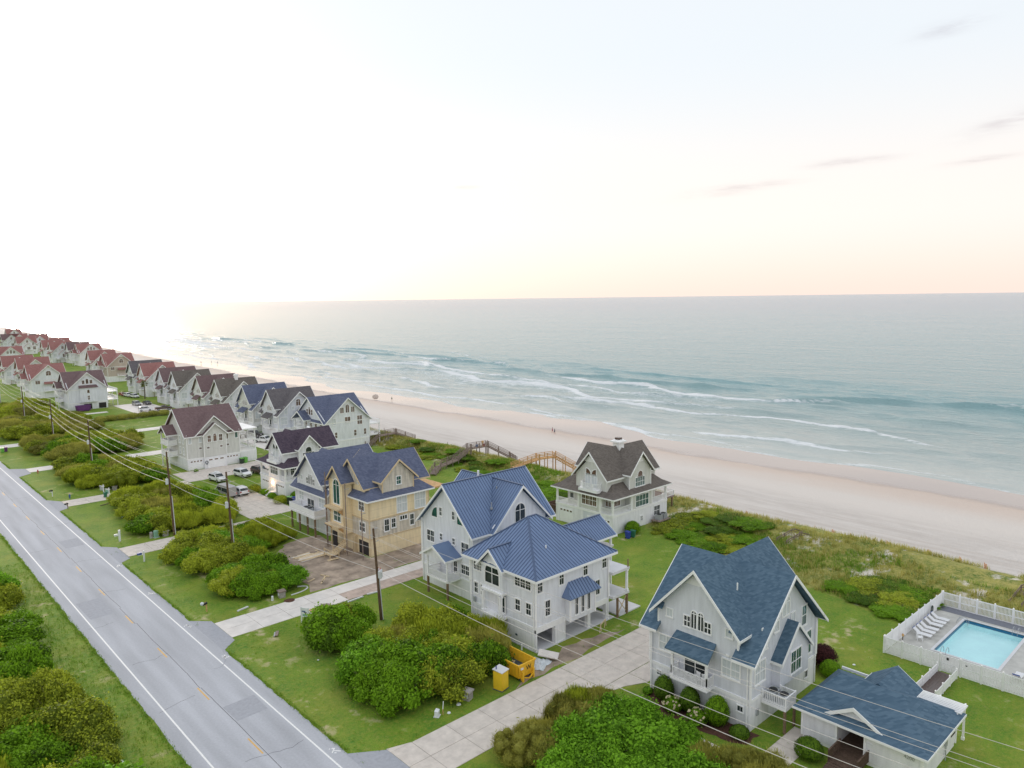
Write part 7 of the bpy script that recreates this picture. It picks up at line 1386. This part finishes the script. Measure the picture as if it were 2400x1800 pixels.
car('white pickup truck behind the stone grey house', 'pickup', 'car_white', 88.2, 197.2, R(-60)); car('dark car behind the white pickup', 'suv', 'car_dark', 90.2, 207.6, R(-50)); car('silver car on the far parking court', 'suv', 'car_silver', 86.8, 305.6, R(-85)); car('dark car beside the silver one on the far parking court', 'sedan', 'car_dark', 90.4, 305.2, R(-85)); car('white car crossing the far parking court', 'suv', 'car_white', 84.4, 287.0, R(-15)); car('dark brown pickup near the far parking court', 'pickup', 'car_brown', 89.8, 284.4, R(-10))
car('red car at the far end of the parking row by the beach cottages', 'sedan', 'car_red', 92.0, 342.6, R(-85)); car('white car next to the red car by the beach cottages', 'suv', 'car_white', 92.6, 337.0, R(-85)); car('white car nearest the palm in the parking row', 'suv', 'car_white', 93.4, 331.0, R(-80))
# ================================================================== BOARDWALKS OVER THE DUNE
def boardwalk(label, pts, w=1.5, m='wood_grey', rail=1.0):
    t = thing('dune_boardwalk', label, 'boardwalk', tuple(pts[0])); org = tuple(pts[0]); V3 = [Vector(p) for p in pts]
    for a, b in zip(V3, V3[1:]):
        d = b-a; L = d.length; dn = d.normalized(); sd_ = Vector((-d.y, d.x, 0)).normalized(); n_ = max(2, int(L/.45)); stair = abs(dn.z) > .3
        for k in range(n_):
            p = a+d*((k+.5)/n_); e = Vector((dn.x, dn.y, 0)).normalized()
            q = [p-sd_*w/2-e*.19, p+sd_*w/2-e*.19, p+sd_*w/2+e*.19, p-sd_*w/2+e*.19]
            if not stair:
                for i_ in range(4): q[i_].z += dn.z*(-.19 if i_ < 2 else .19)
            MB().prism(q, (0, 0, -.06)).build('board', m, t, org)
        for s_ in (-1, 1):
            mb = MB()
            for hz in (.35, .65, rail): mb.bar(a+sd_*s_*w/2+Vector((0, 0, hz)), b+sd_*s_*w/2+Vector((0, 0, hz)), .05, .12)
            mb.bar(a+sd_*s_*w/2-Vector((0, 0, .15)), b+sd_*s_*w/2-Vector((0, 0, .15)), .06, .24); mb.build('railing', m, t, org)
            for k in range(max(2, int(L/2.2))+1):
                p = a+d*(k/max(2, int(L/2.2)))+sd_*s_*w/2; g_ = ground_z(p.x, p.y)-.3; MB().box(p.x-.07, p.x+.07, p.y-.07, p.y+.07, g_, p.z+rail+.1).build('post', m, t, org)
    return t
boardwalk('weathered grey dune boardwalk with stairs behind the metal-roofed house', [(97.4, 131.2, .4), (101.4, 134.6, .9), (108.4, 136.6, 1.2), (113.6, 138.0, 3.0), (118.6, 137.0, 3.1), (122.6, 133.0, .2), (124.0, 132.2, -.8)]); boardwalk('new orange timber dune boardwalk left of the brown-roofed house', [(111.5, 120.0, 1.4), (118.6, 119.2, 2.5), (122.6, 117.8, 2.6), (124.4, 113.2, .4), (125.2, 111.4, -.6)], m='wood_new'); boardwalk('grey dune boardwalk beside the slate-roofed beachfront house', [(105.0, 170.2, .4), (109.6, 172.4, 2.2), (115.2, 172.0, 2.4), (119.4, 168.6, .4)])
boardwalk('low half buried boardwalk end in the dune beside the sand path', [(106.3, 53.4, .9), (110.2, 52.9, 1.5), (112.8, 51.0, .6)], w=1.7, rail=.7); boardwalk('dark sloping boardwalk beyond the pool fence', [(105.6, 22.4, .3), (109.2, 22.0, 1.3), (111, 21.6, 1.3)], w=1.4, rail=.7)
for k, (ty, tx, m_, lab) in enumerate(((137.7, 115.4, 'cloth_blue', 'blue towel hung on the grey boardwalk landing'), (137.3, 117.2, 'cloth_red', 'red bundle on the grey boardwalk landing'))): t = thing('towel', lab, 'towel', (tx, ty-.6, 3.15)); MB().box(-.4, .4, -.06, .06, .0, .55).box(-.38, .38, -.1, .1, .5, .6).build('cloth', m_, t)
tag(MB().box(116.7, 117.1, 136.5, 136.9, 4.0, 4.5).box(116.8, 117.0, 136.6, 136.8, 3.1, 4.0).build('planter', 'wood_new'), 'small box lamp on the grey boardwalk landing', 'lamp')
# sand fence stakes along the dune toe
for k in range(17):
    y = 30+3.15*k+random.uniform(-.6, .6); x = 120.6+random.uniform(-.5, .5); t = thing('sand_fence', 'short section of orange slatted sand fence at the dune toe', 'sand fence', (x, y, ground_z(x, y)), R(35+random.uniform(-12, 12)), 'sand fence sections along the dune')
    for j in range(6): MB().box(-.62+.22*j, -.54+.22*j, -.02, .02, -.3, .9+random.uniform(-.1, .08)).build('slat', 'sandfence', t)
    MB().box(-.66, .62, -.01, .01, .5, .56).build('wire_band', 'wire_dark', t)
for k, (x, y) in enumerate(((123.2, 190), (122.9, 175), (122.6, 158))): tag(MB().box(-.05, .05, -.05, .05, 0, 1.5).build('marker_post', 'wood_grey'), 'thin marker post on the sand, %s from the beachfront houses' % ('first', 'second', 'third')[k], 'post'); o = col.objects[-1]; o.location = (x, y, ground_z(x, y))
# ================================================================== PEOPLE AND UMBRELLA ON THE BEACH
def person(label, x, y, rz, top, legs, stride=.25, cat='person', arm=.1, hgt=1.72):
    z = max(ground_z(x, y), SEA); t = thing('person', label, cat, (x, y, z), rz); k = hgt/1.72
    V = []; E = []; Rr = []
    def v(p, r): V.append(tuple(c*k for c in p)); Rr.append(r*k); return len(V)-1
    def ch_(a, *pts):
        for p, r in pts: b = v(p, r); E.append((a, b)); a = b
        return a
    pel = v((0, 0, .92), .145); chest = ch_(pel, ((0, .01, 1.12), .135), ((0, 0, 1.32), .155)); nk = ch_(chest, ((0, 0, 1.44), .07), ((0, -.01, 1.5), .058)); ch_(nk, ((0, -.015, 1.58), .085), ((0, -.01, 1.68), .075))
    for s_ in (-1, 1):
        ch_(chest, ((s_*.17, 0, 1.38), .065), ((s_*.23, .02+arm*s_*.3, 1.12), .045), ((s_*.24, -.06+arm*s_, .88), .034), ((s_*.24, -.09+arm*s_, .79), .03))
        a = ch_(pel, ((s_*.10, 0, .84), .10), ((s_*.10, -stride*.45*s_-.03, .48), .065), ((s_*.10, -stride*s_*.7+.06, .09), .042)); ch_(a, ((s_*.11, -stride*s_*.7-.10, .035), .034))
    me = bpy.data.meshes.new('body'); me.from_pydata(V, E, []); o = link('body', me, t); 
    md = o.modifiers.new('skin', 'SKIN'); 
    for sv, r_ in zip(me.skin_vertices[0].data, Rr): sv.radius = (r_, r_)
    me.skin_vertices[0].data[0].use_root = True; sb = o.modifiers.new('sub', 'SUBSURF'); sb.levels = sb.render_levels = 1
    mm = bpy.data.materials.new('person'); mm.use_nodes = True; n = mm.node_tree.nodes; l = mm.node_tree.links; tc = n.new('ShaderNodeTexCoord'); sp_ = n.new('ShaderNodeSeparateXYZ'); l.new(tc.outputs['Object'], sp_.inputs[0]); dv_ = n.new('ShaderNodeMath'); dv_.operation = 'DIVIDE'; dv_.inputs[1].default_value = 1.8*k; l.new(sp_.outputs[2], dv_.inputs[0]); cr = n.new('ShaderNodeValToRGB'); cr.color_ramp.interpolation = 'CONSTANT'; cr.color_ramp.elements[0].color = (.50, .30, .22, 1); e = cr.color_ramp.elements
    e[1].position = .34; e[1].color = (*legs, 1)
    for p_, c_ in ((.53, (*top, 1)), (.81, (.50, .30, .22, 1)), (.925, (.05, .03, .02, 1))): q = e.new(p_); q.color = c_
    l.new(dv_.outputs[0], cr.inputs[0]); l.new(cr.outputs[0], n['Principled BSDF'].inputs['Base Color']); me.materials.append(mm)
    MB().lathe([(.06, -.10), (.10, -.02), (.10, .06), (.05, .11)], (0, .015*k, 1.64*k), 10).build('hair', 'hair', t); return t
person('person in dark red walking on the wet sand beside a companion', 163.4, 157.7, R(200), (.35, .05, .10), (.30, .05, .08)); person('person in dark top walking half a step behind the one in red', 162.2, 155.6, R(200), (.06, .06, .10), (.07, .08, .14), arm=-.1); person('lone person standing near the umbrella by the water', 172.3, 259.2, R(120), (.20, .24, .18), (.18, .20, .15)); 
for k, (x, y) in enumerate(((190.2, 518.8), (198.2, 520.7), (199.4, 513.6), (205, 782.9))): person('tiny figure far up the beach, %s' % ('first of three', 'second of three', 'third of three', 'standing alone farthest away')[k], x, y, R(60*k), (.10, .09, .10), (.06, .06, .08))
t = thing('beach_umbrella', 'brownish round beach umbrella tilted on the sand near the waterline', 'umbrella', (170.9, 269.5, ground_z(170.9, 269.5)), 0); t.rotation_euler = (R(38), R(-30), 0); MB().tube([(0, 0, 0), (0, 0, 2.3)], .03, 6).build('pole', 'steel', t); MB().lathe([(1.35, 1.75), (1.1, 2.0), (.65, 2.2), (.05, 2.32)], (0, 0, 0), 10).build('canopy', 'siding_tan', t)
# drift of leaves and mud beside the light driveway patch
o = MB().lathe([(.9, 0), (.5, .03), (.1, .05)], (0, 0, 0), 9).build('mud_patch', 'dirt'); struct(o); o.location = (44.6, 84.0, .051); o = MB().lathe([(.8, 0), (.4, .05), (.1, .08)], (0, 0, 0), 9).build('leaf_litter', 'mulch'); struct(o); o.location = (42.2, 88.9, .03)
